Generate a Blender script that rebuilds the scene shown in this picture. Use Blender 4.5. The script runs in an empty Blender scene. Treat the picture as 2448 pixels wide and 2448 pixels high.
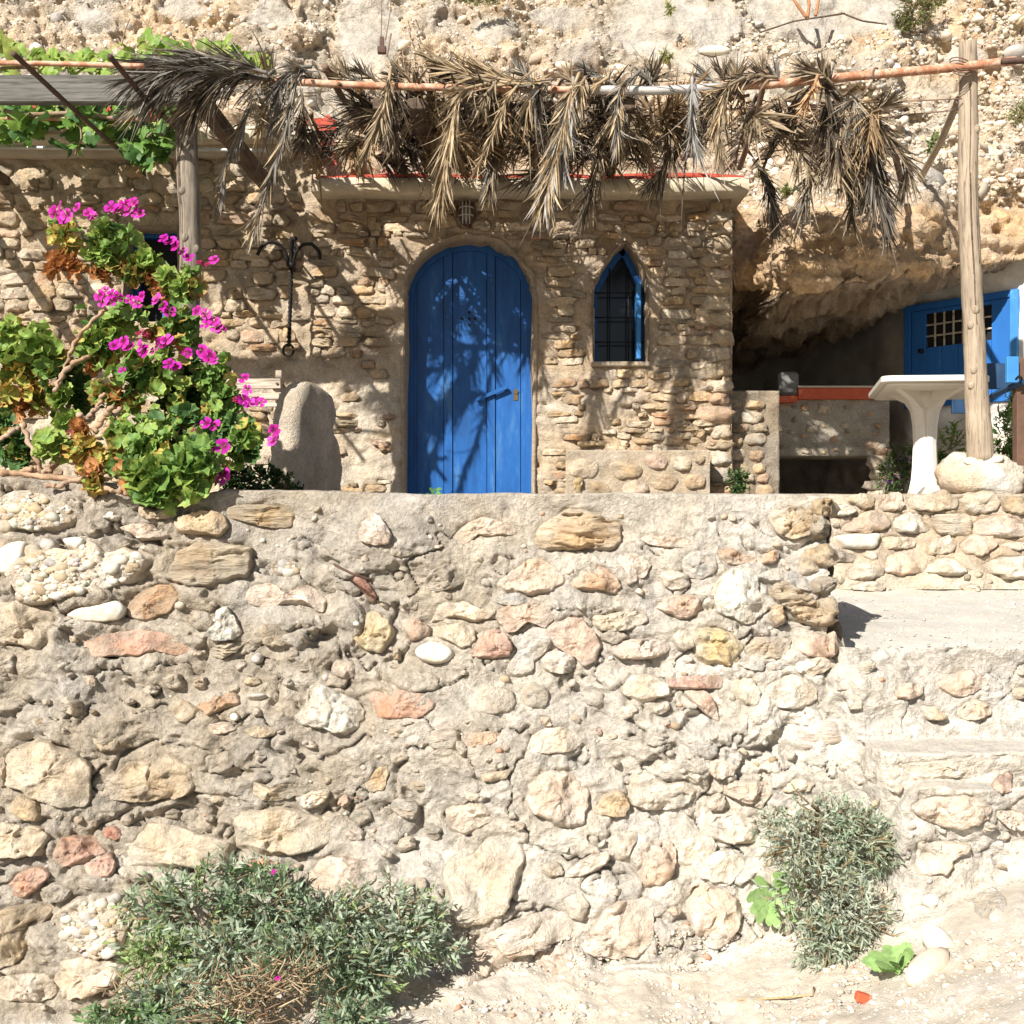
import bpy, math, random
import numpy as np
from mathutils import Vector, Matrix

# ------------------------------------------------------------------ camera, world, sun, exposure
F = 2625.0                      # focal length in photograph pixels (2448 wide)
EZ = 1.85                       # eye height
sc = bpy.context.scene
col = sc.collection
cam_d = bpy.data.cameras.new('camera'); cam = bpy.data.objects.new('camera', cam_d); col.objects.link(cam)
cam.location = (0, 0, EZ); cam.rotation_euler = (math.radians(90), 0, 0)
cam_d.sensor_width = 36; cam_d.sensor_fit = 'HORIZONTAL'; cam_d.lens = 36*F/2448
cam_d.clip_start = 0.05; cam_d.clip_end = 300
sc.camera = cam
L = Vector((0.62, 1.0, -0.83)).normalized()          # the way the sunlight travels
world = bpy.data.worlds.new('World'); sc.world = world; world.use_nodes = True
wn = world.node_tree.nodes; wl = world.node_tree.links
sky = wn.new('ShaderNodeTexSky'); sky.sky_type = 'NISHITA'; sky.sun_disc = False
sky.sun_elevation = math.asin(-L.z)
sky.sun_rotation = math.atan2(-L.x, -L.y)
sky.air_density = 1.0; sky.dust_density = 1.2; sky.ozone_density = 1.0
bg = wn['Background']; bg.inputs['Strength'].default_value = 0.05
wl.new(sky.outputs[0], bg.inputs['Color'])
sun_d = bpy.data.lights.new('sun', 'SUN'); sun = bpy.data.objects.new('sun', sun_d); col.objects.link(sun)
sun_d.energy = 5.0; sun_d.angle = math.radians(0.5); sun_d.color = (1.0, 0.945, 0.865)
sun.rotation_euler = L.to_track_quat('-Z', 'Y').to_euler()
sun.location = (-4, -6, 8)
sc.view_settings.view_transform = 'Standard'; sc.view_settings.look = 'None'
sc.view_settings.gamma = 1; sc.view_settings.use_curve_mapping = False
sc.view_settings.exposure = 0.66

rng = np.random.default_rng(7)
random.seed(7)

# ------------------------------------------------------------------ noise
_G = np.array([[1,1,0],[-1,1,0],[1,-1,0],[-1,-1,0],[1,0,1],[-1,0,1],[1,0,-1],[-1,0,-1],
               [0,1,1],[0,-1,1],[0,1,-1],[0,-1,-1],[1,1,0],[0,-1,1],[-1,1,0],[0,-1,-1]], np.float32)
_pr = np.random.default_rng(99).permutation(256).astype(np.int32); _pr = np.concatenate([_pr, _pr, _pr])
def perlin(p):
    p = np.asarray(p, np.float32); sh = p.shape[:-1]; p = p.reshape(-1, 3)
    i = np.floor(p).astype(np.int32); f = p - i; i &= 255
    u = f*f*f*(f*(f*6-15)+10)
    out = 0
    for dx in (0, 1):
        wx = u[:, 0] if dx else 1-u[:, 0]
        a = _pr[(i[:, 0]+dx) & 255]
        for dy in (0, 1):
            wy = u[:, 1] if dy else 1-u[:, 1]
            b = _pr[(a+i[:, 1]+dy) & 255]
            for dz in (0, 1):
                wz = u[:, 2] if dz else 1-u[:, 2]
                g = _G[_pr[(b+i[:, 2]+dz) & 255] & 15]
                out = out + wx*wy*wz*(g[:, 0]*(f[:, 0]-dx)+g[:, 1]*(f[:, 1]-dy)+g[:, 2]*(f[:, 2]-dz))
    return out.reshape(sh)
def fbm(p, o=4, gain=.5, lac=2.03):
    p = np.asarray(p, np.float32); s = 0; a = 1
    for k in range(o):
        s = s + a*perlin(p+k*17.3); p = p*lac; a *= gain
    return s
def ridge(p, o=3, gain=.5):
    p = np.asarray(p, np.float32); s = 0; a = 1
    for k in range(o):
        s = s + a*(1-2*np.abs(perlin(p+k*9.1))); p = p*2.1; a *= gain
    return s
def sstep(a, b, x):
    t = np.clip((x-a)/(b-a), 0, 1); return t*t*(3-2*t)
def lerp(a, b, t):
    return a+(b-a)*t

# ------------------------------------------------------------------ geometry helpers
def P(px, py, Y):
    """point of the place seen at photograph pixel (px, py) at depth Y"""
    px = np.asarray(px, float); py = np.asarray(py, float); Y = np.asarray(Y, float)
    px, py, Y = np.broadcast_arrays(px, py, Y)
    return np.stack([(px-1224)/F*Y, Y, EZ-(py-1224)/F*Y], -1)
def V(px, py, Y):
    return Vector(P(px, py, Y).tolist())

def tag(o, label=None, cat=None, group=None, kind=None):
    if label: o['label'] = label
    if cat: o['category'] = cat
    if group: o['group'] = group
    if kind: o['kind'] = kind
    return o
def empty(name, loc, label=None, cat=None, group=None, kind=None):
    o = bpy.data.objects.new(name, None); col.objects.link(o); o.location = loc; o.empty_display_size = .1
    return tag(o, label, cat, group, kind)
def link(name, me, parent=None, mat=None, kind=None):
    o = bpy.data.objects.new(name, me); col.objects.link(o)
    if mat is not None and not me.materials: me.materials.append(mat)
    if parent is not None:
        o.parent = parent
        o.matrix_parent_inverse = Matrix.Translation(-Vector(absloc(parent)))
    if kind: o['kind'] = kind
    return o
def absloc(o):
    l = Vector(o.location)
    while o.parent is not None:
        l = l+o.matrix_parent_inverse.to_translation(); o = o.parent; l = l+Vector(o.location)
    return l
def mesh_np(name, v, quads, cols=None, smooth=True):
    """v (N,3); quads (M,4) or (M,3) or a list of such arrays"""
    if not isinstance(quads, (list, tuple)): quads = [quads]
    quads = [np.asarray(q, np.int32) for q in quads if len(q)]
    me = bpy.data.meshes.new(name)
    v = np.asarray(v, np.float32)
    me.vertices.add(len(v)); me.vertices.foreach_set('co', v.ravel())
    tot = sum(q.size for q in quads); nf = sum(len(q) for q in quads)
    me.loops.add(tot); me.polygons.add(nf)
    me.loops.foreach_set('vertex_index', np.concatenate([q.ravel() for q in quads]).astype(np.int32))
    st = []; s = 0
    for q in quads:
        st.append(s+np.arange(len(q))*q.shape[1]); s += q.size
    me.polygons.foreach_set('loop_start', np.concatenate(st).astype(np.int32))
    me.polygons.foreach_set('use_smooth', np.full(nf, smooth))
    me.update(calc_edges=True)
    if cols is not None:
        cols = np.asarray(cols, np.float32)
        if cols.ndim == 1: cols = np.tile(cols, (len(v), 1))
        c4 = np.ones((len(v), 4), np.float32); c4[:, :3] = np.clip(cols, 0, 1)
        at = me.color_attributes.new('tint', 'FLOAT_COLOR', 'POINT'); at.data.foreach_set('color', c4.ravel())
    return me
def grid_quads(h, w, keep=None):
    i = np.arange(h*w).reshape(h, w)
    q = np.stack([i[:-1, :-1], i[1:, :-1], i[1:, 1:], i[:-1, 1:]], -1)
    if keep is not None: q = q[keep]
    return q.reshape(-1, 4)
def grid_normals(Pg):
    dy, dx = np.gradient(Pg, axis=0), np.gradient(Pg, axis=1)
    n = np.cross(dy, dx)
    n /= np.linalg.norm(n, axis=-1, keepdims=True)+1e-9
    return n
def compact(v, q, cols=None):
    u, inv = np.unique(q, return_inverse=True)
    return v[u], inv.reshape(q.shape), (cols[u] if cols is not None else None)
def inpoly(x, y, poly):
    poly = np.asarray(poly, float); c = np.zeros(np.shape(x), bool); n = len(poly)
    for i in range(n):
        x1, y1 = poly[i]; x2, y2 = poly[(i+1) % n]
        if y1 == y2: continue
        c ^= ((y1 > y) != (y2 > y)) & (x < (x2-x1)*(y-y1)/(y2-y1)+x1)
    return c
def resample(poly, n):
    poly = np.asarray(poly, float); m = len(poly); out = []
    k = 6
    for i in range(m):
        p0, p1, p2, p3 = poly[i-1], poly[i], poly[(i+1) % m], poly[(i+2) % m]
        t = np.arange(k)[:, None]/k
        out.append(.5*((2*p1)+(-p0+p2)*t*.8+(2*p0-5*p1+4*p2-p3)*t*t*.8+(-p0+3*p1-3*p2+p3)*t**3*.8)+.0)
    out = np.concatenate(out)
    # the 0.8 tension above leaves the knots where they are and only softens the bends
    d = np.r_[0, np.cumsum(np.linalg.norm(np.diff(np.vstack([out, out[:1]]), axis=0), axis=1))]
    s = np.linspace(0, d[-1], n, endpoint=False)
    o2 = np.vstack([out, out[:1]])
    return np.stack([np.interp(s, d, o2[:, 0]), np.interp(s, d, o2[:, 1])], -1)

class MB:
    """collects boxes, tubes and lofts into ONE mesh"""
    def __init__(s): s.v = []; s.q = []; s.t = []; s.c = []; s.n = 0
    def add(s, v, q=None, t=None, c=(.5, .5, .5)):
        v = np.asarray(v, float).reshape(-1, 3)
        if q is not None and len(q): s.q.append(np.asarray(q)+s.n)
        if t is not None and len(t): s.t.append(np.asarray(t)+s.n)
        c = np.asarray(c, float); s.c.append(np.tile(c, (len(v), 1)) if c.ndim == 1 else c)
        s.v.append(v); s.n += len(v)
    def box(s, c, size, rot=None, col=(.5, .5, .5), bev=.0):
        hx, hy, hz = [k/2 for k in size]
        if bev <= 0:
            v = np.array([[x, y, z] for x in (-hx, hx) for y in (-hy, hy) for z in (-hz, hz)])
            q = [[0, 1, 3, 2], [4, 6, 7, 5], [0, 4, 5, 1], [2, 3, 7, 6], [0, 2, 6, 4], [1, 5, 7, 3]]
            v = v if rot is None else v @ np.array(rot).T
            s.add(v+np.array(c), q, None, col); return
        b = min(bev, hx*.45, hy*.45, hz*.45); vs = []; idx = {}
        for sx in (-1, 1):
            for sy in (-1, 1):
                for sz in (-1, 1):
                    for ax in range(3):
                        p = [sx*(hx-b), sy*(hy-b), sz*(hz-b)]; p[ax] = (sx*hx, sy*hy, sz*hz)[ax]
                        idx[(sx, sy, sz, ax)] = len(vs); vs.append(p)
        q = []; t = []
        for ax in range(3):
            o1, o2 = [k for k in range(3) if k != ax]
            for sg in (-1, 1):
                ring = []
                for a_, b_ in ((-1, -1), (1, -1), (1, 1), (-1, 1)):
                    k = [0, 0, 0]; k[ax] = sg; k[o1] = a_; k[o2] = b_; ring.append(idx[(*k, ax)])
                q.append(ring)
        for ax in range(3):
            o1, o2 = [k for k in range(3) if k != ax]
            for a_ in (-1, 1):
                for b_ in (-1, 1):
                    k1 = [0, 0, 0]; k1[o1] = a_; k1[o2] = b_; k2 = list(k1); k1[ax] = -1; k2[ax] = 1
                    q.append([idx[(*k1, o1)], idx[(*k2, o1)], idx[(*k2, o2)], idx[(*k1, o2)]])
        for sx in (-1, 1):
            for sy in (-1, 1):
                for sz in (-1, 1):
                    t.append([idx[(sx, sy, sz, a)] for a in range(3)])
        v = np.array(vs); v = v if rot is None else v @ np.array(rot).T
        s.add(v+np.array(c), q, t, col)
    def tube(s, pts, r, n=8, col=(.5, .5, .5), jit=0., cap=True, seed=0, flat=1.):
        pts = np.asarray(pts, float); m = len(pts); r = np.broadcast_to(np.asarray(r, float), (m,))
        tg = np.gradient(pts, axis=0); tg /= np.linalg.norm(tg, axis=1, keepdims=True)+1e-9
        ref = np.array([0, 0, 1.]) if abs(tg[0, 2]) < .9 else np.array([1., 0, 0])
        a = np.linspace(0, 2*np.pi, n, endpoint=False); rings = []
        for i in range(m):
            sd = np.cross(tg[i], ref); sd /= np.linalg.norm(sd)+1e-9
            up = np.cross(sd, tg[i]); ref = up
            ca, sa = np.cos(a)[:, None], np.sin(a)[:, None]
            ring = pts[i]+r[i]*(ca*sd+sa*up*flat)
            rings.append(ring)
        v = np.concatenate(rings)
        if jit:
            ctr = np.repeat(pts, n, axis=0)
            k = 1+jit*fbm(v*14+seed*3.1, 3)
            v = ctr+(v-ctr)*k[:, None]
        i = np.arange(m*n).reshape(m, n); j = np.roll(i, -1, axis=1)
        q = np.stack([i[:-1], i[1:], j[1:], j[:-1]], -1).reshape(-1, 4)[:, ::-1]
        t = []
        if cap:
            v = np.vstack([v, pts[0], pts[-1]])
            for k in range(n):
                t.append([i[0, k], j[0, k], m*n][::-1]); t.append([j[-1, k], i[-1, k], m*n+1][::-1])
        s.add(v, q, t, col)
    def prism(s, poly, y0, y1, frame=None, col=(.5, .5, .5)):
        """poly: (n,2) x,z outline pulled from y0 to y1"""
        poly = np.asarray(poly, float); n = len(poly)
        v = np.array([[x, y, z] for y in (y0, y1) for x, z in poly])
        v = np.vstack([v, [poly[:, 0].mean(), y0, poly[:, 1].mean()], [poly[:, 0].mean(), y1, poly[:, 1].mean()]])
        q = []; t = []
        for k in range(n):
            k2 = (k+1) % n
            q.append([k, k2, n+k2, n+k]); t.append([k2, k, 2*n]); t.append([n+k, n+k2, 2*n+1])
        if frame is not None: v = frame(v)
        s.add(v, q, t, col)
    def mesh(s, name, smooth=False):
        v = np.concatenate(s.v); fs = []
        if s.q: fs.append(np.concatenate(s.q))
        if s.t: fs.append(np.concatenate(s.t))
        return mesh_np(name, v, fs, np.concatenate(s.c), smooth)
    def build(s, name, mat, parent=None, smooth=False, kind=None):
        return link(name, s.mesh(name, smooth), parent, mat, kind)

# ------------------------------------------------------------------ materials
def mat_base(name):
    m = bpy.data.materials.new(name); m.use_nodes = True
    nt = m.node_tree; b = nt.nodes['Principled BSDF']
    return m, nt, b
def N(nt, t, **kw):
    n = nt.nodes.new(t)
    for k, v in kw.items():
        if k in n.inputs: n.inputs[k].default_value = v
        else: setattr(n, k, v)
    return n
def rock_mat(name, rough=.92, fine=60., bump=.5, dist=.006, var=.32, stretch=(1, 1, 1), speck=.25, attr=True, base=(.5, .45, .38), objrand=0., spec=.25):
    m, nt, b = mat_base(name); lk = nt.links.new
    b.inputs['Roughness'].default_value = rough; b.inputs['Specular IOR Level'].default_value = spec
    tc = N(nt, 'ShaderNodeTexCoord'); mp = N(nt, 'ShaderNodeMapping'); mp.inputs['Scale'].default_value = stretch
    geo = N(nt, 'ShaderNodeNewGeometry'); lk(geo.outputs['Position'], mp.inputs['Vector'])
    n1 = N(nt, 'ShaderNodeTexNoise', Scale=fine*.16, Detail=6., Roughness=.62); lk(mp.outputs[0], n1.inputs['Vector'])
    n2 = N(nt, 'ShaderNodeTexNoise', Scale=fine, Detail=5., Roughness=.65); lk(mp.outputs[0], n2.inputs['Vector'])
    n3 = N(nt, 'ShaderNodeTexVoronoi', Scale=fine*1.5); lk(mp.outputs[0], n3.inputs['Vector'])
    if attr:
        at = N(nt, 'ShaderNodeAttribute'); at.attribute_name = 'tint'; src = at.outputs['Color']
    else:
        rgb = N(nt, 'ShaderNodeRGB'); rgb.outputs[0].default_value = (*base, 1); src = rgb.outputs[0]
    hs = N(nt, 'ShaderNodeHueSaturation'); lk(src, hs.inputs['Color'])
    mr = N(nt, 'ShaderNodeMapRange'); mr.inputs['From Min'].default_value = .3; mr.inputs['From Max'].default_value = .7
    mr.inputs['To Min'].default_value = 1-var; mr.inputs['To Max'].default_value = 1+var
    lk(n1.outputs['Fac'], mr.inputs['Value'])
    mr2 = N(nt, 'ShaderNodeMapRange'); mr2.inputs['From Min'].default_value = .3; mr2.inputs['From Max'].default_value = .7
    mr2.inputs['To Min'].default_value = 1-speck; mr2.inputs['To Max'].default_value = 1+speck
    lk(n2.outputs['Fac'], mr2.inputs['Value'])
    mu = N(nt, 'ShaderNodeMath', operation='MULTIPLY'); lk(mr.outputs[0], mu.inputs[0]); lk(mr2.outputs[0], mu.inputs[1])
    val = mu.outputs[0]
    if objrand:
        oi = N(nt, 'ShaderNodeObjectInfo'); mr3 = N(nt, 'ShaderNodeMapRange')
        mr3.inputs['To Min'].default_value = 1-objrand; mr3.inputs['To Max'].default_value = 1+objrand
        lk(oi.outputs['Random'], mr3.inputs['Value'])
        mu2 = N(nt, 'ShaderNodeMath', operation='MULTIPLY'); lk(val, mu2.inputs[0]); lk(mr3.outputs[0], mu2.inputs[1]); val = mu2.outputs[0]
    lk(val, hs.inputs['Value'])
    n4 = N(nt, 'ShaderNodeTexNoise', Scale=fine*.07, Detail=3.); lk(mp.outputs[0], n4.inputs['Vector'])
    mr4 = N(nt, 'ShaderNodeMapRange'); mr4.inputs['From Min'].default_value = .3; mr4.inputs['From Max'].default_value = .7
    mr4.inputs['To Min'].default_value = .8; mr4.inputs['To Max'].default_value = 1.2
    lk(n4.outputs['Fac'], mr4.inputs['Value']); lk(mr4.outputs[0], hs.inputs['Saturation'])
    lk(hs.outputs[0], b.inputs['Base Color'])
    n5 = N(nt, 'ShaderNodeTexNoise', Scale=fine*2.6, Detail=4., Roughness=.7); lk(mp.outputs[0], n5.inputs['Vector'])
    ad0 = N(nt, 'ShaderNodeMath', operation='MULTIPLY_ADD'); ad0.inputs[1].default_value = .45
    lk(n5.outputs['Fac'], ad0.inputs[0]); lk(n1.outputs['Fac'], ad0.inputs[2])
    ad = N(nt, 'ShaderNodeMath', operation='MULTIPLY_ADD'); ad.inputs[1].default_value = .8
    lk(n2.outputs['Fac'], ad.inputs[0]); lk(ad0.outputs[0], ad.inputs[2])
    ad2 = N(nt, 'ShaderNodeMath', operation='MULTIPLY_ADD'); ad2.inputs[1].default_value = .22
    lk(n3.outputs['Distance'], ad2.inputs[0]); lk(ad.outputs[0], ad2.inputs[2])
    bp = N(nt, 'ShaderNodeBump', Strength=bump, Distance=dist); lk(ad2.outputs[0], bp.inputs['Height'])
    lk(bp.outputs[0], b.inputs['Normal'])
    return m
def leaf_mat(name, trans=.3, rough=.55, var=.25, scale=40., spec=.3):
    m, nt, b = mat_base(name); lk = nt.links.new
    at = N(nt, 'ShaderNodeAttribute'); at.attribute_name = 'tint'
    geo = N(nt, 'ShaderNodeNewGeometry')
    n1 = N(nt, 'ShaderNodeTexNoise', Scale=scale, Detail=3.); lk(geo.outputs['Position'], n1.inputs['Vector'])
    mr = N(nt, 'ShaderNodeMapRange'); mr.inputs['From Min'].default_value = .3; mr.inputs['From Max'].default_value = .7
    mr.inputs['To Min'].default_value = 1-var; mr.inputs['To Max'].default_value = 1+var; lk(n1.outputs['Fac'], mr.inputs['Value'])
    hs = N(nt, 'ShaderNodeHueSaturation'); lk(at.outputs['Color'], hs.inputs['Color']); lk(mr.outputs[0], hs.inputs['Value'])
    lk(hs.outputs[0], b.inputs['Base Color']); b.inputs['Roughness'].default_value = rough; b.inputs['Specular IOR Level'].default_value = spec
    tr = N(nt, 'ShaderNodeBsdfTranslucent'); lk(hs.outputs[0], tr.inputs['Color'])
    mx = N(nt, 'ShaderNodeMixShader'); mx.inputs[0].default_value = trans
    lk(b.outputs[0], mx.inputs[1]); lk(tr.outputs[0], mx.inputs[2])
    lk(mx.outputs[0], nt.nodes['Material Output'].inputs['Surface'])
    return m
def wood_mat(name, c1, c2, axis='Z', scale=10., rough=.8, bump=.35):
    m, nt, b = mat_base(name); lk = nt.links.new
    geo = N(nt, 'ShaderNodeNewGeometry'); mp = N(nt, 'ShaderNodeMapping')
    s = [scale*5]*3; s['XYZ'.index(axis)] = scale*.35; mp.inputs['Scale'].default_value = s
    lk(geo.outputs['Position'], mp.inputs['Vector'])
    n1 = N(nt, 'ShaderNodeTexNoise', Scale=1., Detail=7., Roughness=.65, Distortion=.6); lk(mp.outputs[0], n1.inputs['Vector'])
    n2 = N(nt, 'ShaderNodeTexNoise', Scale=6., Detail=3.); lk(geo.outputs['Position'], n2.inputs['Vector'])
    cr = N(nt, 'ShaderNodeValToRGB'); e = cr.color_ramp.elements
    e[0].position = .34; e[0].color = (*[k*.45 for k in c1], 1); e[1].position = .66; e[1].color = (*c2, 1)
    x = e.new(.47); x.color = (*c1, 1)
    lk(n1.outputs['Fac'], cr.inputs[0])
    hs = N(nt, 'ShaderNodeHueSaturation'); lk(cr.outputs[0], hs.inputs['Color'])
    mr = N(nt, 'ShaderNodeMapRange'); mr.inputs['To Min'].default_value = .65; mr.inputs['To Max'].default_value = 1.35
    lk(n2.outputs['Fac'], mr.inputs['Value']); lk(mr.outputs[0], hs.inputs['Value'])
    lk(hs.outputs[0], b.inputs['Base Color']); b.inputs['Roughness'].default_value = rough; b.inputs['Specular IOR Level'].default_value = .25
    bp = N(nt, 'ShaderNodeBump', Strength=bump, Distance=.004); lk(n1.outputs['Fac'], bp.inputs['Height']); lk(bp.outputs[0], b.inputs['Normal'])
    return m
def paint_mat(name, c, c2=None, rough=.5, wear=.15, grain=None, bump=.15, metal=0., scale=9., wpos=.62):
    """old paint over something: c, worn to c2 in patches"""
    m, nt, b = mat_base(name); lk = nt.links.new
    c2 = c2 or tuple(k*.75 for k in c)
    geo = N(nt, 'ShaderNodeNewGeometry'); mp = N(nt, 'ShaderNodeMapping')
    if grain: mp.inputs['Scale'].default_value = grain
    lk(geo.outputs['Position'], mp.inputs['Vector'])
    n1 = N(nt, 'ShaderNodeTexNoise', Scale=scale, Detail=8., Roughness=.7); lk(mp.outputs[0], n1.inputs['Vector'])
    n2 = N(nt, 'ShaderNodeTexNoise', Scale=scale*7, Detail=4., Roughness=.6); lk(mp.outputs[0], n2.inputs['Vector'])
    cr = N(nt, 'ShaderNodeValToRGB'); e = cr.color_ramp.elements
    e[0].position = .3; e[0].color = (*[k*(1-wear) for k in c], 1); e[1].position = wpos+.08; e[1].color = (*c2, 1)
    x = e.new(wpos-.04); x.color = (*[min(1, k*(1+wear*.6)) for k in c], 1)
    lk(n1.outputs['Fac'], cr.inputs[0]); lk(cr.outputs[0], b.inputs['Base Color'])
    b.inputs['Roughness'].default_value = rough; b.inputs['Metallic'].default_value = metal; b.inputs['Specular IOR Level'].default_value = .35
    ad = N(nt, 'ShaderNodeMath', operation='MULTIPLY_ADD'); ad.inputs[1].default_value = .4
    lk(n2.outputs['Fac'], ad.inputs[0]); lk(n1.outputs['Fac'], ad.inputs[2])
    bp = N(nt, 'ShaderNodeBump', Strength=bump, Distance=.003); lk(ad.outputs[0], bp.inputs['Height']); lk(bp.outputs[0], b.inputs['Normal'])
    return m

M = {}
M['mortar'] = rock_mat('mortar', fine=70, bump=.9, dist=.016, var=.18, speck=.22)
M['stone'] = rock_mat('stone', fine=60, bump=.9, dist=.015, var=.2, speck=.2)
M['layer'] = rock_mat('layered_stone', fine=42, bump=.95, dist=.018, var=.26, speck=.2, stretch=(.5, 1, 2.4))
M['smooth'] = rock_mat('smooth_stone', fine=50, bump=.2, dist=.003, var=.12, speck=.1, rough=.75)
M['cliff'] = rock_mat('cliff_rock', fine=38, bump=.95, dist=.024, var=.2, speck=.22)
M['plaster'] = rock_mat('old_plaster', fine=30, bump=.5, dist=.008, var=.14, speck=.08)
M['path'] = rock_mat('path_concrete', fine=80, bump=.7, dist=.007, var=.08, speck=.1)
M['leaf'] = leaf_mat('green_leaf', .28, .5, .22, 40)
M['petal'] = leaf_mat('petal', .35, .6, .1, 60, .1)
M['frond'] = leaf_mat('dry_frond', .12, .8, .22, 25, .1)
M['stem'] = rock_mat('bark', fine=90, bump=.5, dist=.004, var=.25)
M['post'] = wood_mat('weathered_post', (.34, .27, .195), (.42, .345, .26), 'Z', 19)
M['gpost'] = wood_mat('grey_post', (.20, .165, .125), (.29, .25, .20), 'Z', 16)
M['beam'] = wood_mat('grey_beam', (.13, .125, .11), (.20, .19, .17), 'X', 15)
M['rafter'] = wood_mat('dark_rafter', (.10, .07, .05), (.17, .12, .085), 'Y', 8)
M['slat'] = wood_mat('bleached_slat', (.48, .40, .31), (.72, .66, .56), 'X', 12)
M['rust'] = paint_mat('rusty_pipe', (.42, .19, .105), (.66, .45, .33), .75, .25, None, .5, 0, 22, .5)
M['rustd'] = paint_mat('dark_rust', (.10, .06, .045), (.2, .11, .07), .8, .3, None, .4, 0, 20)
M['galv'] = paint_mat('galvanised', (.55, .53, .5), (.4, .36, .32), .5, .1, None, .1, .2, 12)
M['blue'] = paint_mat('blue_paint', (.011, .092, .31), (.06, .18, .39), .45, .34, (1, 1, .22), .3, 0, 9, .60)
M['blue2'] = paint_mat('bright_blue_paint', (.022, .14, .44), (.06, .23, .5), .5, .14, (1, 1, .25), .2, 0, 8)
M['bluel'] = paint_mat('faded_blue_paint', (.05, .23, .55), (.14, .34, .58), .6, .12, None, .2, 0, 9)
M['red'] = paint_mat('red_paint', (.42, .06, .034), (.36, .13, .08), .6, .2, None, .25, 0, 12)
M['orange'] = paint_mat('faded_red_stripe', (.55, .105, .045), (.5, .2, .12), .6, .15, None, .25, 0, 12)
M['iron'] = paint_mat('wrought_iron', (.018, .016, .015), (.06, .04, .03), .6, .2, None, .4, .4, 30)
M['brass'] = paint_mat('old_brass', (.16, .11, .05), (.08, .06, .04), .45, .2, None, .2, .6, 30)
M['white'] = paint_mat('white_plastic', (.80, .77, .70), (.72, .68, .6), .4, .04, None, .05, 0, 8)
M['dark'] = paint_mat('dark_inside', (.012, .012, .013), (.02, .018, .018), .8, .1)
M['glassd'] = paint_mat('dirty_glass', (.01, .012, .016), (.02, .022, .025), .12, .1, None, .02)
M['lampg'] = paint_mat('lamp_glass', (.20, .17, .13), (.12, .1, .08), .25, .1)
M['brown'] = paint_mat('brown_metal', (.13, .075, .05), (.2, .11, .07), .6, .2, None, .3, 0, 15)
M['wire'] = paint_mat('old_wire', (.2, .13, .09), (.1, .07, .05), .7, .2)
M['dblue'] = paint_mat('dark_blue_paint', (.02, .055, .12), (.04, .09, .15), .6, .2)

# ------------------------------------------------------------------ surfaces seen from the photograph's depth estimates
class Surf:
    def __init__(s, D): s.D = D
    def pos(s, px, py): return P(px, py, s.D(np.asarray(px, float), np.asarray(py, float)))
    def nrm(s, px, py):
        e = 6.
        dx = s.pos(px+e, py)-s.pos(px-e, py); dy = s.pos(px, py+e)-s.pos(px, py-e)
        n = np.cross(dy, dx); return n/(np.linalg.norm(n, axis=-1, keepdims=True)+1e-9)

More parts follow.
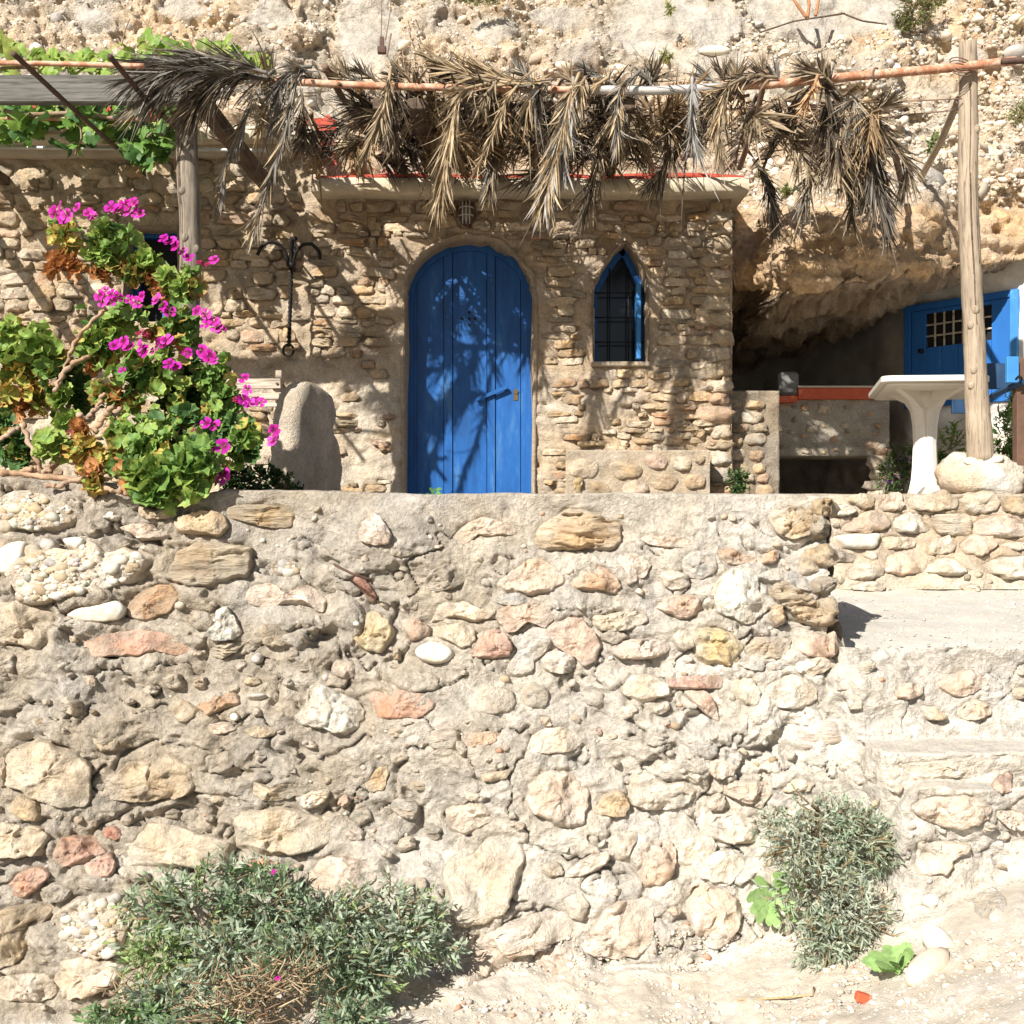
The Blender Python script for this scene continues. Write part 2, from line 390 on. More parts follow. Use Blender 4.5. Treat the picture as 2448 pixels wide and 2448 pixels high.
PROF = [(1.10, -.55), (1.0, -.05), (.95, .45), (.86, .78), (.68, .95), (.46, 1.02), (.24, 1.05)]
PROF_F = [(1.05, -.6), (1.0, .1), (.95, .62), (.82, .86), (.55, .95), (.25, 1.0)]
PROF_S = [(1.06, -.5), (.96, .25), (.8, .8), (.45, 1.0)]
def stone(surf, poly, c, depth=.045, seed=0, kind='r', seg=30, prof=PROF, amp=None, mc=(.36, .31, .245)):
    """outline in photograph pixels -> domed, chipped stone standing proud of its surface"""
    r = np.random.default_rng(seed)
    q = resample(poly, seg); ct = q.mean(0); d = q-ct
    siz = math.sqrt(abs(np.sum(q[:, 0]*np.roll(q[:, 1], -1)-np.roll(q[:, 0], -1)*q[:, 1]))/2)
    amp = amp if amp is not None else (.24 if kind != 's' else .06)
    ta = np.arange(seg)/seg*2*np.pi
    wob = 1+(.055 if kind != 's' else .015)*(r.normal(size=seg) if seg <= 30 else 1.6*fbm(np.stack([2.2*np.cos(ta), 2.2*np.sin(ta), ta*0+seed], -1), 4, .6))
    d = d*wob[:, None]
    pts = [ct+d*rr for rr, _ in prof]+[ct[None]]
    hh = [np.full(seg, h) for _, h in prof]+[np.array([1.06])]
    pts = np.concatenate(pts); h = np.concatenate(hh)
    if kind != 's':
        u = (pts-ct)/(siz*.5)
        for k in range(7):
            a = r.uniform(0, 2*np.pi); sl = r.uniform(.12, .7); o = r.uniform(.74, 1.2)
            h = np.minimum(h, o-sl*(u[:, 0]*math.cos(a)+u[:, 1]*math.sin(a)))
    base = surf.pos(pts[:, 0], pts[:, 1]); n = surf.nrm(pts[:, 0], pts[:, 1])
    mpp = base[:, 1].mean()/F; sz = siz*mpp
    fq = 2.2/max(sz, .05)
    st = np.array([1, 1, 1.]) if kind != 'l' else np.array([.45, 1, 3.2])
    nz = fbm(base*fq*st+seed*1.7, 5 if seg > 40 else 4, .55)
    if seg > 30 and kind != 's': nz = nz-1.2*np.maximum(0, fbm(base*fq*3.2+seed+50, 2)-.3)
    if kind == 'p': nz = nz-.8*np.maximum(0, fbm(base*fq*3+seed, 2)-.1)
    inner = np.clip(h*1.5+.4, 0, 1)
    dd = depth*(h+amp*2.0*nz*inner)
    lat = np.stack([perlin(base*fq*1.7+31+seed), 0*h, perlin(base*fq*1.7+77+seed)], -1)*sz*.05*inner[:, None]
    v = base+n*dd[:, None]+(lat if kind != 's' else 0)
    R = len(prof); i = np.arange(R*seg).reshape(R, seg); j = np.roll(i, -1, 1)
    qd = np.stack([i[:-1], j[:-1], j[1:], i[1:]], -1).reshape(-1, 4)
    tr = np.stack([i[-1], j[-1], np.full(seg, R*seg)], -1)
    # orientation
    area = np.sum(q[:, 0]*np.roll(q[:, 1], -1)-np.roll(q[:, 0], -1)*q[:, 1])
    if area > 0: qd = qd[:, ::-1]; tr = tr[:, ::-1]
    c = np.array(c); tone = 1+.26*fbm(base*fq*1.3+5+seed, 4, .6)
    warm = .10*fbm(base*fq*.8+55+seed, 2)
    cc = c[None]*tone[:, None]*(1+np.stack([warm, 0*warm, -warm], -1))
    edge = np.clip(sstep(.9, .1, h)*.5+sstep(.1, .5, fbm(base*fq*1.6+90+seed, 3))*.38, 0, .7)[:, None]
    cc = cc*(1-edge)+np.array(mc)*edge
    return v, qd, tr, cc, sz
def stone_obj(name, parent, surf, poly, c, depth=.045, seed=0, kind='r', seg=30, prof=PROF, label=None, mc=(.40, .335, .255)):
    v, qd, tr, cc, sz = stone(surf, poly, c, depth, seed, kind, seg, prof, None, mc)
    me = mesh_np(name, v, [qd, tr], cc)
    o = link(name, me, parent, M[{'l': 'layer', 's': 'smooth'}.get(kind, 'stone')])
    if label: o['label'] = label
    return o

# icosphere base for pebbles
def ico(sub):
    import bmesh
    bm = bmesh.new(); bmesh.ops.create_icosphere(bm, subdivisions=sub, radius=1)
    v = np.array([x.co[:] for x in bm.verts]); f = np.array([[w.index for w in y.verts] for y in bm.faces]); bm.free()
    return v, f
ICO1 = ico(1); ICO2 = ico(2)
def blob_batch(pos, size, colr, seed=0, base=ICO1, rough=.16, nrm=None, flat=None):
    """many rounded pebbles in one mesh. size (N,3)"""
    r = np.random.default_rng(seed); bv, bf = base; n = len(pos)
    a = r.uniform(0, 6.28, n); b = r.normal(0, .35, n)
    v = bv[None]*np.ones((n, 1, 1))
    v = v*(1+rough*fbm(v*1.3+np.arange(n)[:, None, None]*3.7, 2)[..., None]*2)
    v = v*np.asarray(size)[:, None, :]
    # turn in the wall's plane (about y) then tip a bit (about x)
    ca, sa = np.cos(b)[:, None], np.sin(b)[:, None]
    x, y, z = v[..., 0], v[..., 1], v[..., 2]
    x, z = x*ca-z*sa, x*sa+z*ca
    t = r.normal(0, .4, n)[:, None]; y, z = y*np.cos(t)-z*np.sin(t), y*np.sin(t)+z*np.cos(t)
    v = np.stack([x, y, z], -1)+np.asarray(pos)[:, None, :]
    f = bf[None]+(np.arange(n)*len(bv))[:, None, None]
    c = np.repeat(np.asarray(colr), len(bv), axis=0)
    return v.reshape(-1, 3), f.reshape(-1, 3), c

# blades: leaves, leaflets
def blades(p, d, side, ln, wd, cols, nseg=3, bend=None, taper=(.55, 1., .8, 0.), fold=0.):
    """p,d,side (N,3); ln,wd (N,); bend (N,3) added quadratically along the length"""
    p = np.asarray(p, float); n = len(p)
    d = d/(np.linalg.norm(d, axis=1, keepdims=True)+1e-9)
    side = side-d*(np.sum(side*d, 1, keepdims=True)); side /= np.linalg.norm(side, axis=1, keepdims=True)+1e-9
    nr = np.cross(d, side)
    if bend is None: bend = np.zeros((n, 3))
    ts = np.linspace(0, 1, nseg+1); rows = []
    tp = np.interp(ts, np.linspace(0, 1, len(taper)), taper)
    for k, t in enumerate(ts):
        c = p+d*(ln*t)[:, None]+bend*(ln*t*t)[:, None]
        w = (wd*.5*tp[k])[:, None]
        rows.append(c-side*w+nr*w*fold); rows.append(c+side*w+nr*w*fold)
    v = np.stack(rows, 1)
    q = []
    for k in range(nseg):
        q.append([2*k, 2*k+1, 2*k+3, 2*k+2])
    q = np.array(q)[None]+(np.arange(n)*v.shape[1])[:, None, None]
    c = np.repeat(np.asarray(cols), v.shape[1], axis=0)
    return v.reshape(-1, 3), q.reshape(-1, 4), c

# stone colours (albedo)
C = dict(cream=(.60, .51, .39), white=(.68, .63, .53), tan=(.47, .37, .25), ochre=(.54, .39, .235), yel=(.56, .435, .24),
         pink=(.58, .42, .32), salmon=(.55, .32, .225), red=(.42, .18, .12), grey=(.44, .41, .37), brown=(.42, .27, .165),
         pale=(.66, .56, .44), ppink=(.66, .52, .41), orange=(.53, .35, .23), gt=(.38, .33, .26))

# ================================================================== THE FRONT RETAINING WALL, STEP AND GROUND
def noise_low(px, py, s, seed):
    return fbm(np.stack([px/s, py/s, np.full_like(px, seed)], -1), 3)
def groundH(px):
    return np.interp(px, [0, 400, 900, 1700, 2150, 2448], [1.96, 1.90, 1.72, 1.70, 1.46, 1.28])
def parts_D(px, py):
    px, py = np.broadcast_arrays(np.asarray(px, float), np.asarray(py, float))
    wallY = np.interp(py, [1100, 1182, 1500, 1900, 2300, 3000], [4.47, 4.45, 4.36, 4.24, 4.12, 4.0])
    wallY = wallY-.05*noise_low(px, py, 260., 3.)-.085*sstep(1990, 2070, px)
    dn = np.maximum(py-1224, 1)
    stepX = sstep(1960, 2130, px)
    stY = lerp(4.5, 3.96, stepX)+.02*noise_low(px, py, 120., 8.)
    stC = np.maximum(stY, .87*F/dn)
    gY = (groundH(px)+.03*noise_low(px, py, 150., 5.))*F/dn
    bankY = 3.86+.05*noise_low(px, py, 140., 6.)
    g = np.where(px > 1700, gY, gY)
    bank = np.maximum(lerp(4.5, bankY, sstep(1980, 2180, px)), (lerp(1.5, .97, sstep(1980, 2200, px)))*F/dn)
    return wallY, stC, g, bank
def smin(a, b, k):
    h = np.clip(.5+.5*(b-a)/k, 0, 1); return lerp(b, a, h)-k*h*(1-h)
def front_D(px, py):
    w, s, g, b = parts_D(px, py)
    return smin(smin(smin(w, s, .04), b, .05), g, .12)
front = Surf(front_D)

def cr(ox, oy, k=2.3676):
    return lambda pts: [(ox+x/k, oy+y/k) for x, y in pts]
cA, cB, cC, cD, cE, cF = cr(0, 1148), cr(816, 1148), cr(1632, 1148), cr(0, 1798), cr(816, 1798), cr(1632, 1798)
def ell(cx, cy, w, h, a=0, n=10):
    t = np.linspace(0, 2*np.pi, n, endpoint=False); a = math.radians(a)
    return [(cx+w/2*math.cos(k)*math.cos(a)-h/2*math.sin(k)*math.sin(a), cy+w/2*math.cos(k)*math.sin(a)+h/2*math.sin(k)*math.cos(a)) for k in t]
def pp(s):
    v = [float(k) for k in s.split()]; return list(zip(v[::2], v[1::2]))

FS = []   # (polygon, colour, depth, kind)
def fs(crop, s, c, d=.045, k='r'):
    FS.append((crop(pp(s) if isinstance(s, str) else s), c, d, k))
fs(cA, '0 110 60 70 160 60 250 80 330 100 400 150 440 190 400 240 300 270 200 280 100 275 0 220 -60 160', 'cream', .06, 'c')
fs(cA, ell(40, 265, 100, 84), 'gt', .04, 's')
fs(cA, '780 150 880 170 1000 160 990 210 900 222 810 215', 'tan')
fs(cA, '990 250 1000 215 1080 185 1180 180 1275 200 1295 260 1240 310 1130 300 1010 290', 'ochre', .06)
fs(cA, '1295 150 1450 140 1600 150 1660 190 1640 260 1540 270 1400 240 1300 205', 'tan', .04, 'l')
fs(cA, '680 265 760 250 850 250 900 285 970 290 930 320 800 335 740 300', 'ppink', .05)
fs(cA, '590 215 620 180 680 200 660 230', 'white', .04)
fs(cA, '-40 430 0 400 70 360 160 350 150 420 110 500 50 535 0 525', 'white', .05, 's')
fs(cA, ell(200, 415, 98, 104), 'gt', .045, 's')
fs(cA, ell(280, 370, 92, 76), 'grey', .04, 's')
fs(cA, '360 340 420 322 490 340 480 380 440 405 390 385', 'white', .05, 's')
fs(cA, '60 560 80 480 200 400 330 390 430 400 500 350 600 400 720 390 830 420 850 480 780 560 650 610 500 640 380 660 280 700 150 710 90 660', 'pale', .075, 'c')
fs(cA, '945 490 1010 410 1100 360 1250 355 1420 380 1430 450 1400 540 1280 570 1130 600 1000 580', 'tan', .07, 'l')
fs(cA, '1380 670 1420 610 1500 580 1570 600 1620 650 1690 620 1760 600 1840 670 1840 740 1790 740 1740 700 1610 700 1520 735 1440 710', 'ppink', .06)
fs(cA, '385 755 440 720 560 700 660 685 710 720 690 780 600 800 470 795', 'white', .05, 's')
fs(cA, '725 690 780 640 880 600 970 590 1010 650 980 730 880 780 830 800 740 770', 'brown', .06, 'p')
fs(cA, '0 700 120 680 200 720 290 750 320 830 300 900 230 960 150 950 60 920 -30 920 -60 800', 'cream', .09, 'p')
fs(cA, '1215 750 1280 710 1330 780 1365 850 1340 890 1200 900 1180 850 1230 800', 'white', .06)
fs(cA, '500 900 620 870 780 850 900 860 990 890 1070 960 980 990 900 950 790 990 620 990 540 1000', 'salmon', .03, 'p')
fs(cA, '1190 960 1260 920 1370 920 1350 960 1260 1010 1210 1000', 'cream', .05, 'l')
fs(cA, ell(1455, 1010, 62, 56), 'grey', .03, 's')
fs(cA, '1120 1280 1200 1255 1290 1220 1345 1215 1350 1265 1270 1290 1200 1325 1150 1310', 'orange', .05)
fs(cA, '1670 1340 1730 1270 1740 1180 1800 1145 1900 1190 2000 1240 2070 1300 2040 1400 1960 1440 1850 1410 1730 1385', 'white', .07, 'p')
fs(cA, ell(1430, 1140, 95, 46), 'tan', .03)
fs(cA, ell(1330, 1340, 50, 44), 'white', .03, 's')
fs(cA, ell(1455, 1225, 115, 26, -4), 'grey', .03, 's')
fs(cA, '1060 760 1150 740 1210 800 1180 860 1100 830', 'gt', .04)
fs(cA, ell(1640, 500, 210, 90, 10), 'gt', .04, 'c')
fs(cA, '1380 1420 1450 1390 1550 1400 1560 1440 1450 1460', 'tan', .035)
fs(cA, '1140 1390 1260 1370 1330 1410 1230 1440 1150 1430', 'ppink', .03)
fs(cB, '95 310 130 230 180 180 240 240 280 290 280 350 200 370 120 350', 'ppink', .06)
fs(cB, '640 330 690 260 800 210 900 230 980 270 990 310 900 310 830 320 760 310 710 360', 'ppink', .05, 'p')
fs(cB, '1100 330 1150 240 1270 175 1400 170 1480 230 1575 240 1590 320 1550 395 1350 400 1130 385', 'ochre', .085, 'l')
fs(cB, '1690 330 1740 310 1850 325 1960 335 1990 365 1900 385 1760 370', 'ppink', .05)
fs(cB, '460 600 500 520 590 470 660 490 700 560 640 610 530 630', 'gt', .06)
fs(cB, '880 590 960 520 1100 440 1200 480 1260 560 1190 620 1060 645 940 620', 'ppink', .06, 'p')
fs(cB, '1300 580 1350 520 1420 490 1520 510 1590 590 1540 640 1450 620 1350 610', 'orange', .06, 'p')
fs(cB, '1540 430 1640 415 1750 470 1720 540 1620 590 1600 520', 'ppink', .045, 'p')
fs(cB, '1800 540 1870 510 1960 540 1970 600 1860 625', 'pale', .06)
fs(cB, '40 560 110 530 160 590 200 650 170 690 110 620', 'red', .05)
fs(cB, '525 770 560 700 700 690 790 730 870 730 860 770 760 800 640 780 530 795', 'pale', .05)
fs(cB, '885 740 960 705 1080 700 1160 690 1195 760 1160 835 1070 800 990 850 940 865 890 800', 'pink', .06)
fs(cB, '65 900 130 860 140 780 180 740 270 800 290 880 230 970 140 960', 'yel', .06, 'p')
fs(cB, '345 790 420 790 500 830 490 880 410 910 370 870', 'pink', .05)
fs(cB, '525 830 620 820 735 820 760 900 700 960 620 920 540 890', 'cream', .055)
fs(cB, ell(530, 980, 220, 116, 4), 'white', .05, 's')
fs(cB, '770 900 830 850 910 850 960 920 960 990 860 1010 780 1000 715 1000 750 960', 'salmon', .055, 'p')
fs(cB, '960 900 1040 850 1130 830 1190 900 1170 960 1100 1020 1080 1090 980 1100 940 1060 1000 960', 'grey', .035)
fs(cB, '1160 850 1260 790 1350 780 1420 850 1465 920 1450 1010 1380 1050 1300 1000 1200 930', 'pink', .05)
fs(cB, ell(1230, 1030, 200, 130, 6), 'grey', .045)
fs(cB, '1425 780 1550 750 1700 740 1740 790 1650 840 1530 860 1460 850', 'cream', .06)
fs(cB, '1470 870 1560 850 1620 880 1560 930 1490 910', 'gt', .04)
fs(cB, '1540 940 1640 900 1780 900 1860 930 1850 970 1720 1010 1590 1010 1530 980', 'pink', .06)
fs(cB, '1870 900 1900 850 1960 860 2000 900 1990 950 1920 960', 'cream', .05)
fs(cB, '1590 1180 1640 1110 1740 1100 1840 1150 1870 1210 1790 1230 1700 1250 1620 1220', 'cream', .045)
fs(cB, '170 1200 300 1190 460 1210 530 1260 480 1330 370 1350 230 1350 185 1290', 'salmon', .045, 'p')
fs(cB, '700 1440 820 1420 930 1440 860 1490 760 1510 700 1500', 'orange', .03)
fs(cB, '850 680 960 640 1060 660 1110 700 960 710', 'grey', .035)
fs(cB, '1120 1340 1170 1340 1190 1390 1150 1390', 'pink', .03)
fs(cB, ell(1462, 1425, 26, 42), 'red', .02)
fs(cB, '1060 1500 1110 1420 1250 1400 1340 1440 1340 1520 1200 1545 1080 1545', 'pale', .04)
fs(cB, '290 960 325 955 330 1010 300 1015', 'tan', .03)
fs(cB, '0 1340 40 1320 100 1350 60 1400 0 1380', 'pale', .03)
fs(cC, '490 190 560 160 640 150 720 180 750 260 700 310 600 330 530 300 500 240', 'tan', .09, 'p')
fs(cC, '200 390 280 400 340 420 420 440 400 470 290 480 215 450', 'orange', .05)
fs(cC, '450 430 500 400 540 410 530 460 460 470', 'orange', .05)
fs(cC, '175 640 200 560 270 500 350 510 400 560 430 640 480 720 430 780 370 820 290 780 200 760 175 700', 'white', .07)
fs(cC, '485 620 560 590 640 620 720 650 780 720 800 780 750 820 660 800 600 740 540 700 500 660', 'tan', .09, 'l')
fs(cC, '500 720 560 700 580 790 530 820 490 780', 'ochre', .06)
fs(cC, '50 870 120 830 230 850 300 880 340 930 330 990 270 1050 200 1040 100 1010 70 950', 'yel', .075, 'p')
fs(cC, '350 950 420 900 520 890 610 900 600 960 540 1010 440 1010 370 980', 'tan', .06)
fs(cC, '630 910 730 850 760 870 800 990 720 1000 640 960', 'pink', .05)
fs(cC, '300 1030 380 1000 460 1040 460 1080 370 1070', 'grey', .04)
fs(cC, '480 1040 560 1020 620 1060 500 1078', 'grey', .035)
fs(cC, '620 1040 720 1010 820 1000 870 1040 740 1110 650 1080', 'pale', .05)
fs(cC, '480 1180 540 1120 640 1100 740 1150 760 1230 680 1290 560 1290 500 1250', 'cream', .05)
fs(cC, '285 1150 340 1110 400 1130 440 1200 420 1280 330 1260', 'cream', .045)
fs(cC, '-80 1130 0 1112 100 1110 225 1105 225 1170 120 1180 20 1178 -70 1172', 'red', .03)
fs(cC, '20 1200 110 1190 170 1240 210 1360 150 1330 80 1270', 'salmon', .035)
fs(cC, '1210 1200 1260 1150 1350 1150 1360 1210 1290 1240 1220 1235', 'pink', .05)
fs(cC, '1450 1150 1560 1090 1650 1070 1720 1160 1640 1200 1570 1230 1480 1190', 'pink', .04)
fs(cC, '1565 1290 1640 1240 1720 1260 1750 1320 1690 1350 1620 1360 1570 1340', 'orange', .05)
fs(cC, '1360 1290 1420 1280 1470 1320 1500 1350 1400 1360', 'tan', .04)
fs(cC, '1875 1190 1932 1170 1960 1220 1900 1240', 'tan', .04)
fs(cC, '870 1150 930 1130 950 1180 890 1190', 'ppink', .03)
fs(cC, '690 400 745 375 775 430 775 510 700 540 660 520', 'tan', .06)
fs(cC, '-150 720 -90 660 0 650 90 660 100 710 60 770 0 790 -60 760', 'pink', .06)
fs(cC, '0 450 80 400 170 430 190 500 120 560 20 540', 'grey', .06)
fs(cC, '420 540 520 500 640 540 740 580 730 630 600 600 480 570', 'grey', .045)
fs(cD, '40 110 60 0 200 -60 350 -20 500 60 520 200 500 280 420 310 340 315 230 280 130 220 50 200', 'cream', .09)
fs(cD, '560 240 600 150 760 60 950 20 1100 80 1110 180 1060 250 900 270 750 285 640 270', 'tan', .085, 'p')
fs(cD, '60 300 110 240 190 250 235 320 230 380 140 380 80 350', 'tan', .06)
fs(cD, '-60 400 0 395 120 410 230 420 290 480 230 570 120 600 0 595 -60 580', 'cream', .075, 'p')
fs(cD, '300 570 340 490 440 475 540 500 600 560 530 600 430 640 350 645 305 610', 'salmon', .065)
fs(cD, '470 640 560 610 630 570 655 630 640 700 560 715 500 690', 'salmon', .06)
fs(cD, '50 750 110 690 200 650 275 690 230 760 180 800 120 825 70 790', 'salmon', .06)
fs(cD, '580 440 640 420 690 470 660 500 600 480', 'red', .035)
fs(cD, '645 590 700 520 790 500 830 420 920 400 1030 420 1120 460 1240 490 1320 530 1310 600 1230 660 1080 650 850 640 660 635', 'cream', .085)
fs(cD, '1340 380 1420 320 1560 320 1700 340 1800 370 1870 430 1860 510 1760 560 1640 580 1500 575 1380 540 1335 470', 'cream', .085)
fs(cD, '1375 620 1450 605 1570 620 1560 650 1440 670 1375 660', 'salmon', .035)
fs(cD, '1360 210 1440 170 1540 200 1640 160 1700 210 1650 260 1520 270 1430 240', 'cream', .055)
fs(cD, '1680 270 1760 220 1870 210 1840 280 1740 325', 'pale', .05)
fs(cD, '-60 900 0 890 100 870 220 860 280 900 200 1030 110 1180 0 1220 -60 1200', 'tan', .10, 'p')
fs(cD, '300 960 370 860 500 810 680 810 760 880 730 1000 680 1100 560 1170 440 1120 360 1050', 'cream', .09, 'c')
fs(cD, '340 1200 460 1150 600 1180 700 1200 640 1330 400 1390 330 1300', 'pale', .07)
fs(cD, '1150 250 1200 228 1250 230 1275 270 1220 292', 'cream', .04)
fs(cD, '1720 740 1820 610 1932 590 2100 640 2130 730 1980 800 1932 900 1800 780', 'ppink', .06, 'p')
fs(cD, '0 1280 150 1250 290 1260 320 1320 290 1400 0 1400', 'pale', .07)
fs(cD, '215 800 300 740 400 780 380 830 280 845', 'gt', .05)
fs(cD, '-40 20 20 30 30 180 -40 200', 'tan', .05)
fs(cD, '1160 30 1270 0 1330 40 1300 110 1200 120', 'gt', .05)
fs(cE, '600 640 650 600 740 590 820 500 900 480 990 500 1030 600 1000 700 960 840 930 900 820 960 680 980 610 900 600 780', 'cream', .075)
fs(cE, '1045 290 1070 180 1150 110 1250 100 1350 160 1400 220 1400 310 1370 390 1310 430 1230 420 1120 370', 'ppink', .085)
fs(cE, '1435 320 1500 240 1580 210 1630 290 1610 360 1480 360', 'ochre', .055)
fs(cE, '1525 500 1570 440 1660 450 1680 490 1620 600 1560 580', 'cream', .06)
fs(cE, '1700 540 1760 490 1850 490 1890 560 1890 680 1830 750 1740 760 1690 690 1720 620', 'pink', .08, 'p')
fs(cE, '1350 1100 1400 1050 1480 900 1560 850 1720 830 1770 890 1770 1010 1740 1100 1580 1170 1420 1140', 'ppink', .085)
fs(cE, '540 1200 620 1130 760 1020 900 990 1080 920 1240 900 1320 980 1280 1050 1150 1090 960 1180 840 1260 700 1330 580 1290', 'ppink', .12)
fs(cE, '1100 1150 1200 1090 1300 1120 1300 1220 1200 1240 1120 1200', 'pink', .05)
fs(cE, '740 950 900 900 900 1000 780 1040 720 1000', 'gt', .04)
fs(cE, '590 340 700 300 770 290 850 380 700 460 620 430', 'ppink', .045)
fs(cE, '130 180 200 90 270 80 250 200 180 230', 'ochre', .03)
fs(cE, '-20 280 20 240 50 280 30 312 -10 305', 'pink', .04)
fs(cE, '1130 650 1220 620 1260 680 1190 710', 'tan', .04)
fs(cE, '1260 690 1350 620 1500 560 1510 620 1400 690 1300 710', 'pale', .05)
fs(cE, '1640 160 1750 120 1850 180 1932 170 2000 230 1932 300 1800 330 1650 300', 'pale', .06)
fs(cE, '790 130 900 110 960 90 940 150 820 165', 'tan', .035)
fs(cE, ell(125, 85, 40, 36), 'grey', .03, 's')
fs(cE, '1260 830 1350 800 1400 860 1370 950 1290 930', 'gt', .045)
fs(cF, '250 200 330 170 480 170 500 230 440 320 370 280 260 250', 'ppink', .05)
fs(cF, '100 450 170 360 300 340 400 380 420 440 400 500 300 520 180 500', 'cream', .07)
fs(cF, '50 660 100 590 250 550 350 620 280 740 120 720', 'white', .05)
fs(cF, '40 950 30 850 140 740 250 790 320 850 330 950 260 1080 160 1110 90 1060', 'ppink', .085)
fs(cF, '560 190 640 140 730 170 720 220 640 230 570 220', 'cream', .05)
fs(cF, '1370 820 1400 800 1440 850 1420 890 1380 870', 'white', .03, 's')
fs(cF, '1745 180 1800 140 1860 150 1860 220 1790 225', 'salmon', .045)
fs(cF, '1310 310 1380 260 1600 250 1740 300 1730 370 1620 410 1420 400 1320 350', 'ppink', .05)
fs(cF, '1330 520 1450 510 1620 520 1550 600 1500 700 1460 690 1340 700', 'pale', .05)
fs(cF, '1780 330 1880 340 1932 360 1960 430 1860 430 1790 380', 'ppink', .05)
fs(cF, '1200 75 1400 55 1600 30 1800 20 1850 80 1750 130 1400 150', 'pale', .04)
fs(cF, '200 240 240 260 230 320 170 330 130 290', 'cream', .04)
fs(cF, '120 60 200 40 300 80 280 130 190 145', 'ppink', .045)
fs(cF, '-10 500 100 470 200 520 160 590 60 630 -20 620', 'pale', .05)

retaining = empty('retaining_wall', (0, 4.3, .1), 'tall rough rubble retaining wall bound with grey mortar filling the foreground below the blue door', 'wall')
SX = 4.0
xs = np.concatenate([np.arange(-420, -20, 14.), np.arange(-20, 2470, SX), np.arange(2472, 2900, 14.)])
def ytop(px):
    px = np.asarray(px, float)
    y = np.interp(px, [-500, 0, 300, 430, 540, 800, 1000, 1500, 1900, 1975, 2000, 3000], [1130, 1142, 1160, 1190, 1172, 1176, 1183, 1181, 1184, 1187, 1187, 1187])
    return y+3.0*noise_low(px, px*0, 90., 1.)
ybot = 2990.
rows_n = 372
tt = np.linspace(0, 1, rows_n)
tt = np.concatenate([tt[:-40], np.linspace(tt[-40], 1, 26)])
PX = np.tile(xs, (len(tt), 1))
yt = ytop(xs)
# the corner of the wall at the right: straight drop to the landing level
PY = yt[None, :]+(2470-yt[None, :])*np.clip(tt/.93, 0, 1)[:, None]+np.clip((tt-.93)/.07, 0, 1)[:, None]*(ybot-2470)
B = front.pos(PX, PY)
def ring_mask(px, py, scale, stones):
    m = np.zeros(px.shape, np.float32)
    for poly, *_ in stones:
        poly = np.array(poly); c = poly.mean(0); q = c+(poly-c)*scale
        bx = (px > q[:, 0].min()) & (px < q[:, 0].max()) & (py > q[:, 1].min()) & (py < q[:, 1].max())
        ii = np.nonzero(bx)
        if len(ii[0]) == 0: continue
        ins = inpoly(px[ii], py[ii], q); m[ii] = np.maximum(m[ii], ins)
    return m
Mk = ring_mask(PX, PY, 1.10, FS)
for _ in range(2):
    Mk = (Mk+np.roll(Mk, 1, 0)+np.roll(Mk, -1, 0)+np.roll(Mk, 1, 1)+np.roll(Mk, -1, 1))/5
w_, s_, g_, b_ = parts_D(PX, PY)
gnd = sstep(.02, -.12, g_-np.minimum(np.minimum(w_, s_), b_))     # 1 on the ground
smoothcap = sstep(1335+40*noise_low(PX, PY, 120., 31.), 1235, PY)*sstep(430, 560, PX)*sstep(2000, 1900, PX)
lump = fbm(B*np.array([5, 5, 7.]), 4, .55)
crev = np.minimum(0, .28-np.abs(perlin(B*np.array([3.3, 3.3, 8.])+fbm(B*6, 2)[..., None]*.6)*3))/.28
mid = fbm(B*22, 3, .6)
fin = fbm(B*75, 2)
rough = 1-.75*smoothcap
plain = sstep(-.2, .25, perlin(B*1.3+4))         # calmer plastered patches
warp = fbm(B*4+60, 3)[..., None]*np.array([.10, .02, .12])
sn = 3.4*fbm((B+warp)*np.array([3.1, 3.1, 5.2])+11, 4, .5); sn = sn+1.1*sstep(-.2, .9, np.sin(sn*.0+B[..., 2]*9))
stair = np.floor(sn)+sstep(.42, .58, sn-np.floor(sn))
fib = fbm((B+warp)*np.array([14, 14, 34.])+5, 3, .6)
upf = None
D = (.018*lump+.012*stair*(1-.55*plain)+.008*mid*(1-.65*plain)+.0055*fib+.0035*fin)*rough
hole = np.maximum(0, fbm(B*np.array([6, 6, 11.])+40, 2, .5)-.33)
D -= hole*.12*rough*(1-gnd)*(1-.6*plain)
crk = np.abs(perlin(B*np.array([2.6, 2.6, 4.5])+20+fbm(B*9, 2)[..., None]*.35))
D -= .032*sstep(.05, .0, crk)*rough*(1-gnd)
D = D*(1-.78*gnd)+gnd*(.010*fbm(B*3, 3)+.004*fbm(B*24, 3))
Nn = grid_normals(B)
if Nn[50, 200, 1] > 0: Nn = -Nn
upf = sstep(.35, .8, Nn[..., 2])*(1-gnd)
D = D*(1-.75*upf)*lerp(1., .45, sstep(1960, 2120, PX))-.012*Mk
# keep the crest clean
crest = sstep(0, 40, PY-yt[None, :])
Pd = B+Nn*(D*lerp(.35, 1, crest))[..., None]
tanl, pal = np.array([.385, .332, .262]), np.array([.57, .525, .455])
k = np.clip(sstep(500, 2100, PX+.5*(PY-1500))+.22*lump, 0, 1)  # mortar paler toward lower right: its own pale tone plus painted-in haze
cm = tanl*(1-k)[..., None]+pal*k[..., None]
greyp = sstep(.0, .4, fbm(B*1.9+9, 3))[..., None]
cm = cm*(1-greyp*.5)+np.array([.40, .37, .325])*greyp*.5
whit = (sstep(.12, .42, fbm(B*3.1+19, 4))*sstep(600, 1700, PX)*sstep(1500, 1700, PY))[..., None]
cm = cm*(1-whit*.55)+np.array([.72, .68, .61])*whit*.55
cm = cm*(1+.22*mid+.14*fin+.10*lump)[..., None]
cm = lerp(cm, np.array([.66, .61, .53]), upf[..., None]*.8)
gc = np.array([.58, .52, .435])*(1+.14*fbm(B*8, 4))[..., None]
cm = cm*(1-gnd[..., None])+gc*gnd[..., None]
